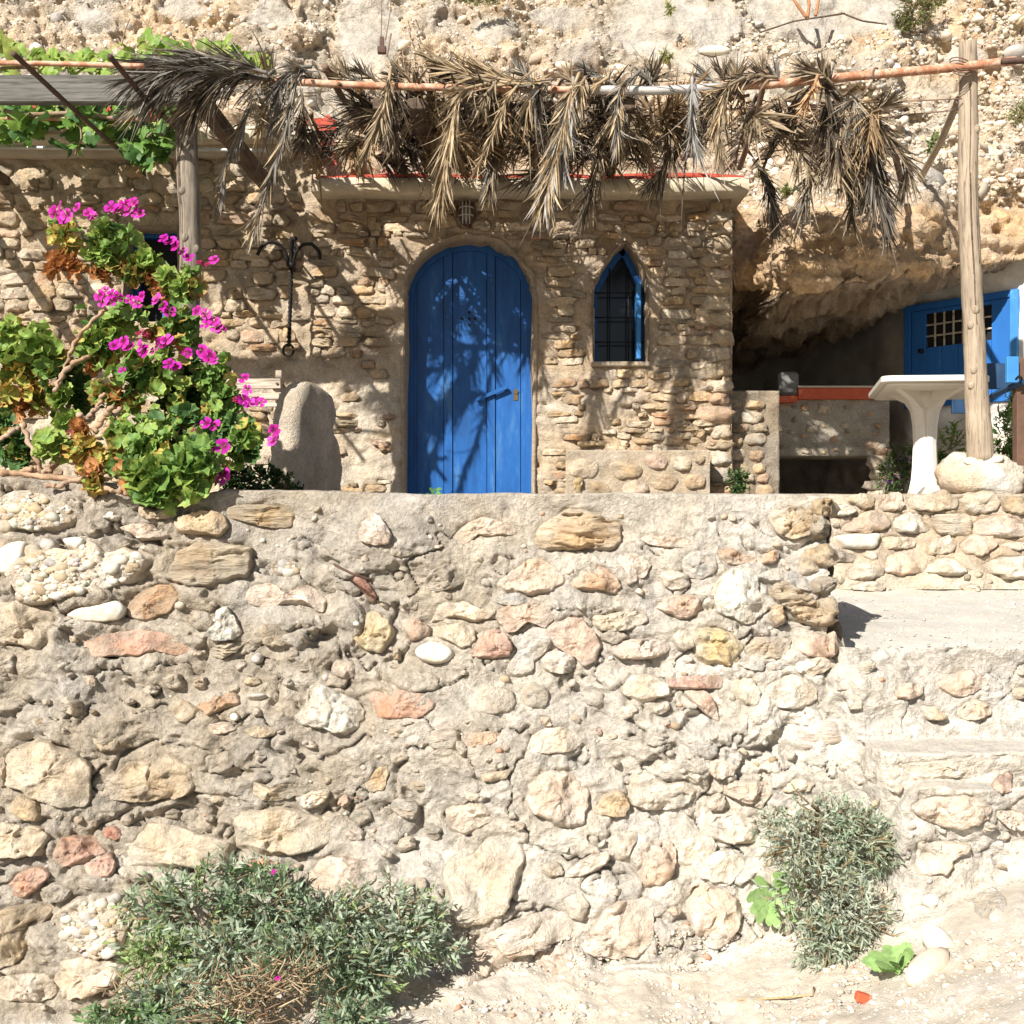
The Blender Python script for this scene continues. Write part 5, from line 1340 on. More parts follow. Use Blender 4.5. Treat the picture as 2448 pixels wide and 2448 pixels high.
rod('galvanised_pipe', [(1395, 214, 5.82), (1560, 217, 5.82), (1745, 208, 5.82)], .023, 'galv', 'pale galvanised pipe showing between grey palm fronds right of the middle', 'pipe', jit=.01)
rod('rusty_pipe', [(1725, 205, 5.85), (1840, 202, 5.85), (2000, 186, 5.85), (2300, 160, 5.86), (2428, 145, 5.86)], .0235, 'rust', 'bare rusty pipe reaching right from the fronds to the tall wooden post', 'pipe')
rod('rusty_pipe', [(2395, 146, 5.8), (2700, 140, 5.8)], .017, 'rustd', 'dark rusted pipe end beyond the right post at the picture edge', 'pipe')
rod('rusty_pipe', [(-200, 284, 6.3), (250, 284, 6.3), (432, 288, 6.3)], .012, 'rust', 'rusty pipe below the grey beam crossing the hanging vine leaves', 'pipe')
rod('pale_pipe', [(-200, 350, 6.85), (330, 356, 6.85), (640, 360, 6.85)], .011, 'galv', 'thin pale pipe fixed along the wall just under the concrete ledge', 'pipe')
rod('cross_rod', [(32, 128, 5.0), (150, 238, 5.56), (278, 353, 6.3)], .013, 'rustd', 'dark rusty rod crossing the grey beam nearest the left edge', 'rod')
rod('cross_rod', [(262, 134, 5.02), (345, 234, 5.56), (470, 353, 6.3)], .013, 'rustd', 'dark rusty rod crossing the grey beam beside the palm frond tips', 'rod')
rod('brace_pole', [(2292, 238, 5.98), (2246, 345, 6.7), (2196, 434, 7.36)], .021, 'post', 'slanting wooden brace pole from the right post back to the cliff', 'pole')
rod('brace_pole', [(1832, 170, 5.85), (1806, 290, 6.1), (1768, 402, 6.6)], .017, 'wire', 'reddish leaning pole between fronds at the right end of the slab roof', 'pole')
rod('brace_pole', [(776, 158, 5.85), (822, 240, 6.2), (880, 318, 6.7)], .019, 'wire', 'reddish leaning pole above the red roof edge left of the fronds', 'pole')
rod('brace_pole', [(2096, 290, 6.0), (2140, 370, 6.5), (2160, 455, 7.0)], .02, 'rafter', 'dark wooden strut slanting among the rightmost hanging fronds', 'pole')
m_ = MB(); a = P(488, 252, 5.6); b = P(636, 440, 7.08)
d = b-a; an = math.atan2(d[0], d[1]); pt = math.atan2(d[2], math.hypot(d[0], d[1]))
Rm = np.array(Matrix.Rotation(-an, 3, 'Z') @ Matrix.Rotation(pt, 3, 'X'))
m_.box((a+b)/2, (.075, np.linalg.norm(d)+.1, .085), Rm, (.1, .08, .06), .006); tag(m_.build('wooden_rafter', M['rafter']), 'dark square rafter running back from the crooked post to the wall', 'rafter')
for i, (x0, w_, Ya, Yb_, zz, lab) in enumerate([
        (8, .085, 5.5, 7.12, 2.16, 'broad dark rafter reaching the wall behind the vine, nearest the left picture edge'),
        (-103, .05, 5.5, 7.12, 2.14, 'thin dark rafter just cut by the left picture edge above the geranium'),
        (962, .07, 5.86, 7.2, 2.20, 'thin rafter hidden among the fronds above the left part of the blue door'),
        (1036, .10, 5.86, 7.2, 2.20, 'rafter hidden among the fronds straight above the bulkhead lamp'),
        (1166, .115, 5.86, 7.2, 2.20, 'broad rafter hidden among the fronds right of the bulkhead lamp'),
        (1330, .035, 5.86, 7.2, 2.20, 'slim rafter hidden among the fronds between the door and the pointed window'),
        (1452, .08, 5.86, 7.2, 2.20, 'rafter hidden among the fronds above the pointed window')]):
    m = MB(); x = (x0-1224)/F*7.1; m.box((x, (Ya+Yb_)/2, EZ+zz-.02), (w_, Yb_-Ya, .06), None, (.1, .08, .06), .005)
    tag(m.build('wooden_rafter', M['rafter']), lab, 'rafter')
for i, (pts, lab) in enumerate([([(1690, 262, 6.0), (2000, 250, 6.0), (2300, 236, 5.9)], 'upper thin wire stretched from the fronds to the right wooden post'), ([(1690, 300, 6.2), (2000, 292, 6.2), (2296, 262, 5.95)], 'lower thin wire stretched from the fronds to the right wooden post'),
        ([(830, 255, 6.3), (1100, 262, 6.3), (1420, 258, 6.3), (1800, 262, 6.3)], 'thin rusty wire running through the palm fronds above the door')]):
    rod('wire', pts, .004, 'wire', lab, 'wire', 5)
m_ = MB()
for k in range(3): 
    y = 152+k*7; m_.tube([tuple(P(2296+26*math.cos(t), y+14*math.sin(t)+6*math.cos(t), 5.95-.075*math.sin((t+1.2)/2) if 0 else 5.885-.05*abs(math.sin(t)))) for t in np.linspace(0, 6.28, 14)], .0035, 5)
tag(m_.build('wire_binding', M['wire'], None, True), 'twisted wire binding the rusty pipe to the right post', 'wire')
m_ = MB(); m_.tube([tuple(P(2094+8*math.cos(t), 178+16*math.sin(t), 5.85+.028*math.sin(t*1.0+1.5))) for t in np.linspace(0, 6.0, 14)]+[tuple(P(2078, 205, 5.83)), tuple(P(2058, 228, 5.85))], .005, 5)
tag(m_.build('pipe_hook', M['wire'], None, True), 'small rusty hook looped round the bare pipe', 'hook')

# ================================================================== DRY PALM FRONDS
TANF, GREYF, DKF, LTF = (.33, .26, .175), (.25, .23, .20), (.13, .105, .08), (.47, .36, .225)
def frond(label, pts, ln=.30, n=95, th=.42, c=TANF, c2=None, grav=.35, wd=.0085, seed=0, roll=None, curl=.0, group='dry palm fronds draped over the pergola pipe', stem=.010, start=.06):
    rg = np.random.default_rng(seed+4000); n = int(n*1.25); wd = wd*1.12
    pts = np.array([P(*q) for q in pts]); pts[1:-1] += rg.normal(0, .018, (len(pts)-2, 3)); k = len(pts)
    s = np.linspace(0, k-1, 40)
    cv_ = np.stack([np.interp(s, range(k), pts[:, a]) for a in range(3)], -1)
    for _ in range(4): cv_[1:-1] = (cv_[:-2]+2*cv_[1:-1]+cv_[2:])/4
    t = empty('palm_frond', tuple(pts[0]), label, 'palm frond', group)
    m = MB(); m.tube(cv_, np.linspace(stem, .003, 40), 6, np.array(c)*.9, .1, True, seed); m.build('stem', M['frond'], t, True)
    u = np.sort(start+(1-start)*rg.random(n)**.9); idx = u*39
    i0 = np.clip(idx.astype(int), 0, 38); fr_ = idx-i0
    p = cv_[i0]*(1-fr_)[:, None]+cv_[i0+1]*fr_[:, None]
    tg = cv_[i0+1]-cv_[i0]; tg /= np.linalg.norm(tg, axis=1, keepdims=True)
    rl = roll if roll is not None else rg.uniform(-.5, .5)
    a_ = np.cross(tg, [0, 1, 0]); a_ /= np.linalg.norm(a_, axis=1, keepdims=True)+1e-6; b_ = np.cross(a_, tg)
    ph = rl+rg.normal(0, .42, n)+np.where(rg.random(n) < .5, 0, np.pi)
    sd = a_*np.cos(ph)[:, None]+b_*np.sin(ph)[:, None]
    an = th*(1.25-.6*u)*rg.uniform(.55, 1.35, n)
    d = tg*np.cos(an)[:, None]+sd*np.sin(an)[:, None]+rg.normal(0, .06, (n, 3))
    lnn = ln*np.clip(.55+1.3*u-1.15*u*u, .4, 1)*rg.uniform(.65, 1.15, n)
    bend = np.tile([0, 0, -grav], (n, 1))*rg.uniform(.2, 1.5, (n, 1))+rg.normal(0, curl+.09, (n, 3))+(rg.random((n, 1)) < .12)*rg.normal(0, .45, (n, 3))
    side = np.cross(d, sd)+rg.normal(0, .8, (n, 3))
    cc = np.array(c)[None]*rg.uniform(.6, 1.3, (n, 1))
    if c2 is not None:
        w = (rg.random(n) < .45)[:, None]; cc = np.where(w, np.array(c2)[None]*rg.uniform(.65, 1.25, (n, 1)), cc)
    v, q, c3 = blades(p, d, side, lnn, wd*rg.uniform(.6, 1.4, n), cc, 4, bend, (.55, 1, .9, .65, .08), .45)
    link('leaflets', mesh_np('leaflets', v, q, c3, False), t, M['frond'], 'stuff')
    return t
Y1 = 5.80
FR = [  # label, points, options
 ('grey frond sweeping far left over the beam, its tips highest', [(660, 182, 5.8), (560, 140, 5.75), (450, 138, 5.7), (345, 150, 5.66)], dict(ln=.26, n=150, th=.40, c=GREYF, c2=DKF, grav=.22)),
 ('grey frond drooping lowest left across the end of the beam', [(655, 190, 5.8), (560, 168, 5.7), (440, 182, 5.66), (345, 248, 5.64)], dict(ln=.27, n=160, th=.36, c=GREYF, c2=LTF, grav=.25)),
 ('dark grey frond lying behind the top of the crooked post', [(660, 195, 5.86), (560, 185, 5.85), (470, 200, 5.82), (400, 220, 5.8)], dict(ln=.24, n=120, th=.45, c=DKF, c2=GREYF, grav=.3)),
 ('thick grey frond arching left above the cross rod by the beam end', [(640, 175, 5.55), (540, 150, 5.5), (430, 150, 5.46), (330, 190, 5.44)], dict(ln=.27, n=170, th=.42, c=GREYF, c2=DKF, grav=.28)),
 ('brown frond lying over the top of the crooked post', [(640, 190, 5.6), (540, 180, 5.52), (450, 190, 5.48), (370, 225, 5.46)], dict(ln=.25, n=170, th=.45, c=DKF, c2=GREYF, grav=.35)),
 ('short dark frond drooping just right of the crooked post', [(600, 185, 5.6), (540, 200, 5.56), (490, 225, 5.54), (455, 255, 5.54)], dict(ln=.24, n=130, th=.5, c=DKF, c2=TANF, grav=.4)),
 ('long dark frond hanging lowest among the right hand fronds', [(2060, 300, 6.), (2090, 390, 6.02), (2112, 480, 6.05), (2120, 540, 6.06)], dict(ln=.2, n=150, th=.26, c=DKF, c2=GREYF, grav=.15)),
 ('long grey frond hanging low left of the rightmost ones', [(1980, 300, 6.1), (2000, 380, 6.1), (2020, 450, 6.1), (2035, 520, 6.1)], dict(ln=.2, n=150, th=.28, c=DKF, c2=TANF, grav=.15)),
 ('dark spread frond hanging across the red parapet at its left', [(720, 215, 6.3), (735, 250, 6.25), (740, 300, 6.22), (725, 340, 6.2)], dict(ln=.24, n=90, th=.6, c=DKF, c2=TANF, grav=.2)),
 ('dark frond pointing left over the lower part of the red parapet', [(860, 290, 6.4), (810, 310, 6.35), (755, 335, 6.3)], dict(ln=.22, n=90, th=.55, c=DKF, c2=GREYF, grav=.1)),
 ('dark frond pointing left below the reddish leaning pole', [(900, 330, 6.4), (850, 350, 6.35), (790, 372, 6.3)], dict(ln=.2, n=80, th=.5, c=DKF, c2=TANF, grav=.1)),
 ('narrow grey frond hanging nearest the crooked post', [(655, 168, 5.8), (618, 190, 5.72), (580, 290, 5.7), (545, 390, 5.7), (530, 462, 5.7)], dict(ln=.16, n=120, th=.30, c=GREYF, c2=LTF, grav=.15)),
 ('long thin frond with pale tip hanging lowest at the left', [(735, 172, 5.8), (705, 195, 5.72), (672, 310, 5.7), (635, 440, 5.7), (605, 560, 5.7)], dict(ln=.17, n=140, th=.28, c=GREYF, c2=LTF, grav=.12)),
 ('short grey frond bending over the pipe between the two leftmost hanging ones', [(745, 160, 5.85), (700, 165, 5.8), (670, 210, 5.78), (655, 290, 5.78)], dict(ln=.2, n=90, th=.5, c=GREYF, grav=.3)),
 ('straw coloured broom shaped frond hanging above the left end of the slab', [(935, 160, 5.8), (928, 205, 5.74), (905, 290, 5.72), (872, 370, 5.72)], dict(ln=.17, n=90, th=.26, c=LTF, c2=TANF, grav=.1)),
 ('dark frond hanging beside the straw coloured broom shaped one', [(925, 190, 5.85), (940, 230, 5.82), (925, 290, 5.84)], dict(ln=.2, n=80, th=.4, c=DKF, grav=.3)),
 ('widest golden frond hanging left of the lamp, its tip above the door', [(1165, 200, 5.78), (1105, 205, 5.70), (1072, 290, 5.68), (1060, 400, 5.68), (1050, 470, 5.68)], dict(ln=.22, n=210, th=.34, c=LTF, c2=TANF, grav=.12, wd=.009)),
 ('tan frond pointing up and left over the pipe above the golden one', [(1175, 195, 5.8), (1110, 170, 5.82), (1040, 150, 5.85)], dict(ln=.22, n=80, th=.34, c=TANF, c2=LTF, grav=.05)),
 ('tan frond fanning up over the pipe above the lamp', [(1260, 205, 5.8), (1190, 180, 5.84), (1110, 152, 5.88)], dict(ln=.24, n=80, th=.32, c=LTF, c2=TANF, grav=.05)),
 ('small brown tuft hanging just right of the golden frond top', [(1190, 190, 5.8), (1165, 215, 5.76), (1150, 250, 5.76)], dict(ln=.16, n=60, th=.45, c=TANF, grav=.25)),
 ('slim straw frond slanting down left towards the lamp', [(1245, 195, 5.78), (1205, 235, 5.74), (1165, 330, 5.72), (1140, 405, 5.72)], dict(ln=.13, n=90, th=.22, c=LTF, c2=TANF, grav=.1)),
 ('curled frond lying along the pipe right of the lamp', [(1185, 205, 5.8), (1235, 190, 5.78), (1265, 210, 5.76), (1260, 260, 5.76)], dict(ln=.16, n=80, th=.4, c=LTF, c2=DKF, grav=.3)),
 ('small dark grey frond hanging above the middle of the slab roof', [(1320, 190, 5.8), (1295, 200, 5.76), (1280, 250, 5.76)], dict(ln=.2, n=70, th=.42, c=GREYF, c2=DKF, grav=.2)),
 ('large two toned frond, orange and silver, hanging between door and window', [(1385, 175, 5.78), (1365, 230, 5.70), (1335, 320, 5.68), (1312, 430, 5.68), (1305, 470, 5.68)], dict(ln=.23, n=230, th=.34, c=LTF, c2=(.42, .40, .37), grav=.12, wd=.009)),
 ('silver grey frond hanging beside the large two toned one', [(1370, 185, 5.8), (1375, 240, 5.75), (1355, 330, 5.75), (1345, 400, 5.75)], dict(ln=.2, n=110, th=.28, c=(.36, .34, .31), grav=.15)),
 ('brown tuft bent over the pipe right of the two toned frond', [(1400, 185, 5.8), (1385, 205, 5.75), (1378, 260, 5.75)], dict(ln=.14, n=60, th=.4, c=TANF, c2=LTF, grav=.3)),
 ('grey and tan frond hanging in front of the galvanised pipe', [(1530, 170, 5.78), (1490, 215, 5.72), (1470, 280, 5.7), (1475, 335, 5.7)], dict(ln=.16, n=120, th=.3, c=GREYF, c2=LTF, grav=.15)),
 ('small tan tuft tied on the galvanised pipe at its left end', [(1455, 185, 5.8), (1420, 195, 5.76), (1400, 225, 5.76)], dict(ln=.12, n=50, th=.45, c=LTF, grav=.2)),
 ('silver frond hanging at the right end of the galvanised pipe', [(1655, 185, 5.78), (1655, 230, 5.72), (1650, 300, 5.72), (1660, 335, 5.72)], dict(ln=.17, n=100, th=.28, c=(.38, .37, .35), c2=GREYF, grav=.15)),
 ('tan frond with long straw tip hanging near the reddish leaning pole', [(1780, 185, 5.78), (1735, 215, 5.72), (1712, 290, 5.7), (1718, 370, 5.7)], dict(ln=.18, n=130, th=.32, c=TANF, c2=LTF, grav=.15)),
 ('bushy olive brown tuft bent over the pipe near the reddish leaning pole', [(1860, 185, 5.82), (1800, 178, 5.78), (1745, 195, 5.74), (1715, 240, 5.74)], dict(ln=.18, n=110, th=.4, c=TANF, c2=DKF, grav=.3)),
 ('small orange tuft hanging from the right end of the thatch', [(1955, 180, 5.78), (1948, 205, 5.74), (1930, 245, 5.74)], dict(ln=.12, n=60, th=.25, c=(.50, .31, .17), grav=.05)),
 ('spiky olive tuft sticking up at the right end of the thatch', [(1990, 200, 5.82), (1965, 175, 5.8), (1925, 165, 5.8)], dict(ln=.16, n=90, th=.6, c=TANF, c2=DKF, grav=.0)),
 ('dark frond hanging under the right end of the thatch', [(1960, 185, 5.85), (1975, 215, 5.85), (1990, 280, 5.9), (2000, 330, 5.9)], dict(ln=.24, n=130, th=.45, c=DKF, grav=.3)),
 ('grey fan headed frond standing out right of the thatch', [(2050, 228, 5.85), (2048, 250, 5.8), (2052, 290, 5.82)], dict(ln=.2, n=90, th=.5, c=GREYF, c2=TANF, grav=.25)),
 ('olive frond pointing right above the dark hanging mass', [(2040, 290, 5.95), (2085, 262, 5.95), (2120, 250, 5.95)], dict(ln=.2, n=90, th=.5, c=TANF, c2=DKF, grav=.2)),
 ('long dark frond hanging straight at the right of the thatch', [(2050, 270, 5.9), (2080, 340, 5.9), (2100, 430, 5.92), (2112, 500, 5.95)], dict(ln=.24, n=170, th=.3, c=DKF, c2=GREYF, grav=.2)),
 ('rightmost tan frond hanging in a curve beside the dark strut', [(2070, 260, 5.95), (2120, 320, 6.), (2150, 380, 6.05), (2165, 430, 6.1)], dict(ln=.2, n=130, th=.34, c=TANF, c2=DKF, grav=.2)),
 ('grey brown frond fanning down over the pale rock right of the slab', [(1990, 330, 6.3), (1960, 380, 6.2), (1935, 430, 6.15), (1925, 465, 6.15)], dict(ln=.22, n=120, th=.4, c=GREYF, c2=TANF, grav=.2)),
 ('dark frond hanging right below the end of the slab roof', [(1800, 380, 6.5), (1825, 430, 6.45), (1842, 480, 6.4), (1850, 530, 6.4)], dict(ln=.2, n=130, th=.3, c=DKF, c2=GREYF, grav=.2)),
 ('dark thin frond hanging low in the middle of the slab edge', [(1440, 300, 6.3), (1430, 380, 6.2), (1420, 450, 6.15), (1400, 500, 6.15)], dict(ln=.2, n=130, th=.3, c=DKF, c2=TANF, grav=.2)),
 ('dark frond hanging before the lit part of the slab right of the lamp', [(1200, 330, 6.3), (1180, 390, 6.2), (1172, 440, 6.2)], dict(ln=.18, n=100, th=.3, c=GREYF, c2=TANF, grav=.2)),
 ('dark frond hanging over the right part of the slab edge', [(1600, 290, 6.2), (1590, 370, 6.15), (1570, 430, 6.15)], dict(ln=.22, n=120, th=.32, c=DKF, c2=TANF, grav=.2)),
]
for i, (lab, pts, kw) in enumerate(FR): frond(lab, pts, seed=i, **kw)
# the shaded layer of fronds lying on the wires behind
rg = np.random.default_rng(55)
zones = [(770, 1000, 5, 'shaded brown frond tangled in the thatch above the left end of the slab roof'), (960, 1180, 6, 'shaded brown frond tangled in the thatch left of the golden hanging frond'), (1150, 1420, 8, 'shaded brown frond tangled in the thatch between the lamp and the window'),
         (1400, 1650, 6, 'shaded brown frond tangled in the thatch behind the galvanised pipe'), (1620, 1800, 4, 'shaded brown frond tangled in the thatch by the reddish leaning pole'), (1850, 2110, 13, 'shaded brown frond in the dense dark mass hanging right of the slab roof')]
k = 0
for xa, xb, nfr, zlab in zones:
    for j in range(nfr):
        x = rg.uniform(xa, xb); Yb = rg.uniform(6.0, 6.85); y = 1224-rg.uniform(2.16, 2.34)*F/Yb
        if xa == 1850: y = rg.uniform(225, 350); Yb = rg.uniform(5.95, 6.35)
        dx = rg.normal(0, 110); dy = rg.uniform(-20, 60)
        if xa == 1850: dy = rg.uniform(40, 150); dx = rg.normal(10, 50)
        frond(zlab, [(x, y, Yb), (x+dx*.5, y+dy*.25, Yb-.08), (x+dx, y+dy, Yb-.16)], ln=rg.uniform(.2, .32), n=62, th=rg.uniform(.4, .75), c=[TANF, DKF, (.33, .23, .13)][rg.integers(3)], grav=rg.uniform(.1, .35), seed=200+k, group=zlab.replace('shaded brown frond', 'fronds'), wd=.0095); k += 1
# fronds lying flat on the wires, running back from the pipe to the slab roof
for j in range(48):
    x0 = rg.uniform(640, 1500) if j < 36 else rg.uniform(1500, 2050); Ya = rg.uniform(5.8, 6.2); Yb = Ya+rg.uniform(.6, 1.0); z = rg.uniform(2.2, 2.36); xw = (x0-1224)/F*5.9; dx = rg.normal(0, .25)
    q = [(1224+(xw+dx*t)*F/Yk, 1224-(z-.08*t*t)*F/Yk, Yk) for t, Yk in ((0, Ya), (.5, (Ya+Yb)/2), (1, Yb))]
    if rg.random() < .5: q = q[::-1]
    frond('dry frond lying flat on the wires '+('left of the slab roof' if x0 < 850 else 'over the left half of the slab roof' if x0 < 1200 else 'over the right half of the slab roof' if x0 < 1600 else 'right of the slab roof'), q, ln=rg.uniform(.22, .34), n=56, th=rg.uniform(.45, .8), c=[TANF, DKF, (.33, .23, .13)][j % 3], grav=rg.uniform(0, .15), seed=600+j, group='palm fronds lying flat on the pergola wires', wd=.0115, roll=0.)
# stubs along the crest of the pipe
for j in range(26):
    x = rg.uniform(760, 1880); frond('small ragged frond end sticking up over the pipe', [(x+rg.normal(0, 15), 212-8, 5.9), (x-rg.uniform(10, 50), 175+rg.uniform(-10, 15), 5.9)], ln=.13, n=34, th=.6, c=[TANF, GREYF, DKF][j % 3], grav=0., seed=400+j, group='ragged frond ends along the pipe', start=.3)

# ================================================================== IRON HOOK, SHUTTER SLATS, STONE SLAB
ironh = empty('iron_plant_hook', tuple(P(700, 620, 6.95)), 'black wrought iron hanging bracket with curled arms and a twisted rod on the left wall', 'bracket')
def c4(x, y, Y): return tuple(P(x/2.415, 500+y/2.415, Y))
def curve(pts, n=40):
    pts = np.array(pts, float); s = np.linspace(0, len(pts)-1, n); c = np.stack([np.interp(s, range(len(pts)), pts[:, k]) for k in range(3)], -1)
    for _ in range(3): c[1:-1] = (c[:-2]+2*c[1:-1]+c[2:])/4
    return c
for nm_, pts, rr_ in [('arm', [(1665, 330, 6.93), (1655, 260, 6.9), (1620, 205, 6.88), (1560, 185, 6.86), (1510, 215, 6.85), (1485, 265, 6.85)], .011),
    ('arm', [(1690, 330, 6.93), (1705, 255, 6.9), (1745, 205, 6.88), (1800, 200, 6.86), (1840, 240, 6.85), (1850, 290, 6.85)], .011),
    ('arm', [(1680, 330, 6.93), (1682, 240, 6.9), (1690, 175, 6.85), (1705, 170, 6.8)], .014)]:
    m = MB(); m.tube(curve([c4(*p) for p in pts]), rr_, 7, (.02, .02, .02)); m.build(nm_, M['iron'], ironh, True)
m = MB(); z_ = np.linspace(0, 1, 90); a = c4(1683, 320, 6.93); b = c4(1668, 790, 6.93)
for ph in (0, math.pi):
    q = np.array([[a[0]+(b[0]-a[0])*t+.006*math.cos(t*60+ph), a[1]+.006*math.sin(t*60+ph), a[2]+(b[2]-a[2])*t] for t in z_]); m.tube(q, .0085, 5, (.02, .02, .02))
m.build('twisted_rod', M['iron'], ironh, True)
m = MB(); m.tube([c4(1665+30*math.cos(t), 815+34*math.sin(t), 6.93) for t in np.linspace(0, 6.0, 20)], .008, 6); m.build('ring', M['iron'], ironh, True)
m = MB(); m.tube([c4(1683, 345, 6.93), c4(1683, 300, 6.93)], .02, 10); m.build('collar', M['iron'], ironh, True)
m = MB(); m.box(c4(1690, 260, 7.04), (.035, .02, .22)); m.build('wall_plate', M['iron'], ironh)
m = MB(); m.tube([c4(1690, 250, 7.03), c4(1690, 250, 6.9)], .007, 6); m.build('wall_pin', M['iron'], ironh)

m = MB(); G = np.array([[P(x, y, 7.32+.25*(395-y)/130) for x in np.linspace(722, 800, 12)] for y in np.linspace(275, 398, 14)]); G += (.02*fbm(G*7, 3))[..., None]; G[0, :, 2] += .05*np.sin(np.arange(12)*.9)-.04; G[:, 0, 0] += .03*np.sin(np.arange(14)*.8)
m.add(G.reshape(-1, 3), grid_quads(14, 12), None, (.5, .1, .05)); m.build('red_parapet', M['red'], house, True)
crate = empty('slatted_wooden_frame', c4(1480, 1160, 6.75), 'bleached slatted wooden frame leaning on the left wall behind the stone slab', 'slats')
for (x0, x1, ya, yb) in [(1300, 1620, 978, 1036), (1370, 1612, 1062, 1100), (1390, 1600, 1118, 1142)]:
    m = MB(); boxpx(m, x0/2.415, x1/2.415, 500+ya/2.415, 500+yb/2.415, 6.72, .022, .003); m.build('slat', M['slat'], crate)
for xa in (1310, 1590):
    m = MB(); boxpx(m, xa/2.415, (xa+36)/2.415, 500+930/2.415, 500+1230/2.415, 6.745, .03, .003); m.build('upright', M['slat'], crate)
for xa, ya in ((1600, 1008), (1596, 1110), (1330, 1008)):
    m = MB(); p = np.array(c4(xa, ya, 6.718)); m.tube([p, p-[0, .006, 0]], .008, 8); m.build('bolt', M['rustd'], crate)

# upright rounded slab
slabt = MB(); th_ = math.radians(66)
ol = [(-.26, -.6), (-.27, .1), (-.25, .42), (-.20, .60), (-.10, .70), (.02, .72), (.13, .64), (.21, .48), (.26, .22), (.27, -.1), (.27, -.6)]
ol = resample(np.array(ol)*[1, 1], 60)
fr2 = P(735, 1152, 6.3)
def slabf(v): 
    x, y, z = v[:, 0]*.92, v[:, 1], v[:, 2]*.80
    d = np.stack([x*math.cos(th_)-y*math.sin(th_), x*math.sin(th_)+y*math.cos(th_), z], -1)
    d = d+fr2; return d
n = 60; rings = []
for sc_, yy in [(.0, -.075), (.5, -.08), (.85, -.078), (.96, -.07), (1., -.05), (1.01, 0), (1., .05), (.95, .07), (.5, .08), (.0, .08)]:
    c_ = ol.mean(0); q = c_+(ol-c_)*sc_; rings.append(np.stack([q[:, 0], np.full(n, yy), q[:, 1]], -1))
G = np.array(rings); G = slabf(G.reshape(-1, 3)).reshape(G.shape); G += (.03*fbm(G*6, 5, .6))[..., None]
G = np.concatenate([G, G[:, :1]], 1)
cgs = np.array([.50, .43, .34])*(1+.2*fbm(G*5, 4))[..., None]
o = link('stone_slab', mesh_np('stone_slab', G.reshape(-1, 3), grid_quads(*G.shape[:2]), cgs.reshape(-1, 3)), None, M['stone'])
tag(o, 'upright round topped stone slab standing by the wall left of the blue door', 'slab')

# ================================================================== TABLE, BOULDER, GATE
table = empty('white_table', tuple(P(2215, 1180, 6.6)), 'white plastic pedestal table seen from below, beside the right wooden post', 'table')
tz = EZ+.765
cor = [(2.07, 6.15), (2.66, 6.10), (2.95, 7.02), (2.30, 7.10)]
out = []
for i in range(4):
    p0, p1, p2 = np.array(cor[i-1]), np.array(cor[i]), np.array(cor[(i+1) % 4])
    a, b = p1+(p0-p1)/np.linalg.norm(p0-p1)*.07, p1+(p2-p1)/np.linalg.norm(p2-p1)*.07
    for t in np.linspace(0, 1, 6): out.append(tuple((1-t)**2*a+2*t*(1-t)*p1+t*t*b))
def lid(mb, poly, z0, z1, s=1., c=(.8, .78, .72)):
    n = len(poly); ct = np.mean(poly, 0); v = [(ct[0]+(x-ct[0])*q, ct[1]+(y-ct[1])*q, z) for q, z in ((s*.0+.985, z1), (1, z1-.006), (1, z0+.004), (.985, z0)) for x, y in poly]
    v += [(ct[0], ct[1], z1), (ct[0], ct[1], z0)]; q = []; t = []
    for k in range(n):
        k2 = (k+1) % n
        for r_ in range(3): q.append([r_*n+k, (r_+1)*n+k, (r_+1)*n+k2, r_*n+k2])
        t.append([k, k2, 4*n]); t.append([3*n+k2, 3*n+k, 4*n+1])
    mb.add(v, q, t, c)
m = MB(); lid(m, out, tz-.035, tz); m.build('tabletop', M['white'], table)
m = MB(); ct = np.mean(out, 0); rim = [(ct[0]+(x-ct[0])*.90, ct[1]+(y-ct[1])*.90) for x, y in out]; lid(m, rim, tz-.05, tz-.034); m.build('underside_rim', M['white'], table)
pcx, pcy = P(2211, 0, 6.55)[0], 6.55
zb2 = EZ+.07
# four curved flanges: a column that flares at top and foot
prf = [(.0, .29), (.03, .22), (.07, .14), (.13, .085), (.22, .068), (.34, .064), (.48, .070), (.56, .078), (.61, .09), (.65, .12), (.68, .17), (.69, .20)]
for k in range(4):
    a = math.radians(45+90*k-12); d = np.array([math.cos(a), math.sin(a), 0]); s = np.array([-math.sin(a), math.cos(a), 0]); m = MB(); vs = []
    for t, w in prf:
        z = tz-.04-t*(tz-.04-zb2)/.69; tk = .022+.02*(w < .1)
        for e, sd in ((.0, -tk), (w-.012, -tk), (w, -tk*.4), (w, tk*.4), (w-.012, tk), (.0, tk)):
            vs.append(np.array([pcx, pcy, z])+d*e+s*sd)
    G = np.array(vs).reshape(len(prf), 6, 3); m.add(G.reshape(-1, 3), grid_quads(len(prf), 6), None, (.8, .78, .72)); m.build('leg_flange', M['white'], table, False)
m = MB(); m.tube([(pcx, pcy, zb2+.0), (pcx, pcy, zb2+.12), (pcx, pcy, tz-.12), (pcx, pcy, tz-.03)], [.07, .058, .058, .08], 14, (.8, .78, .72)); m.build('column', M['white'], table, True)

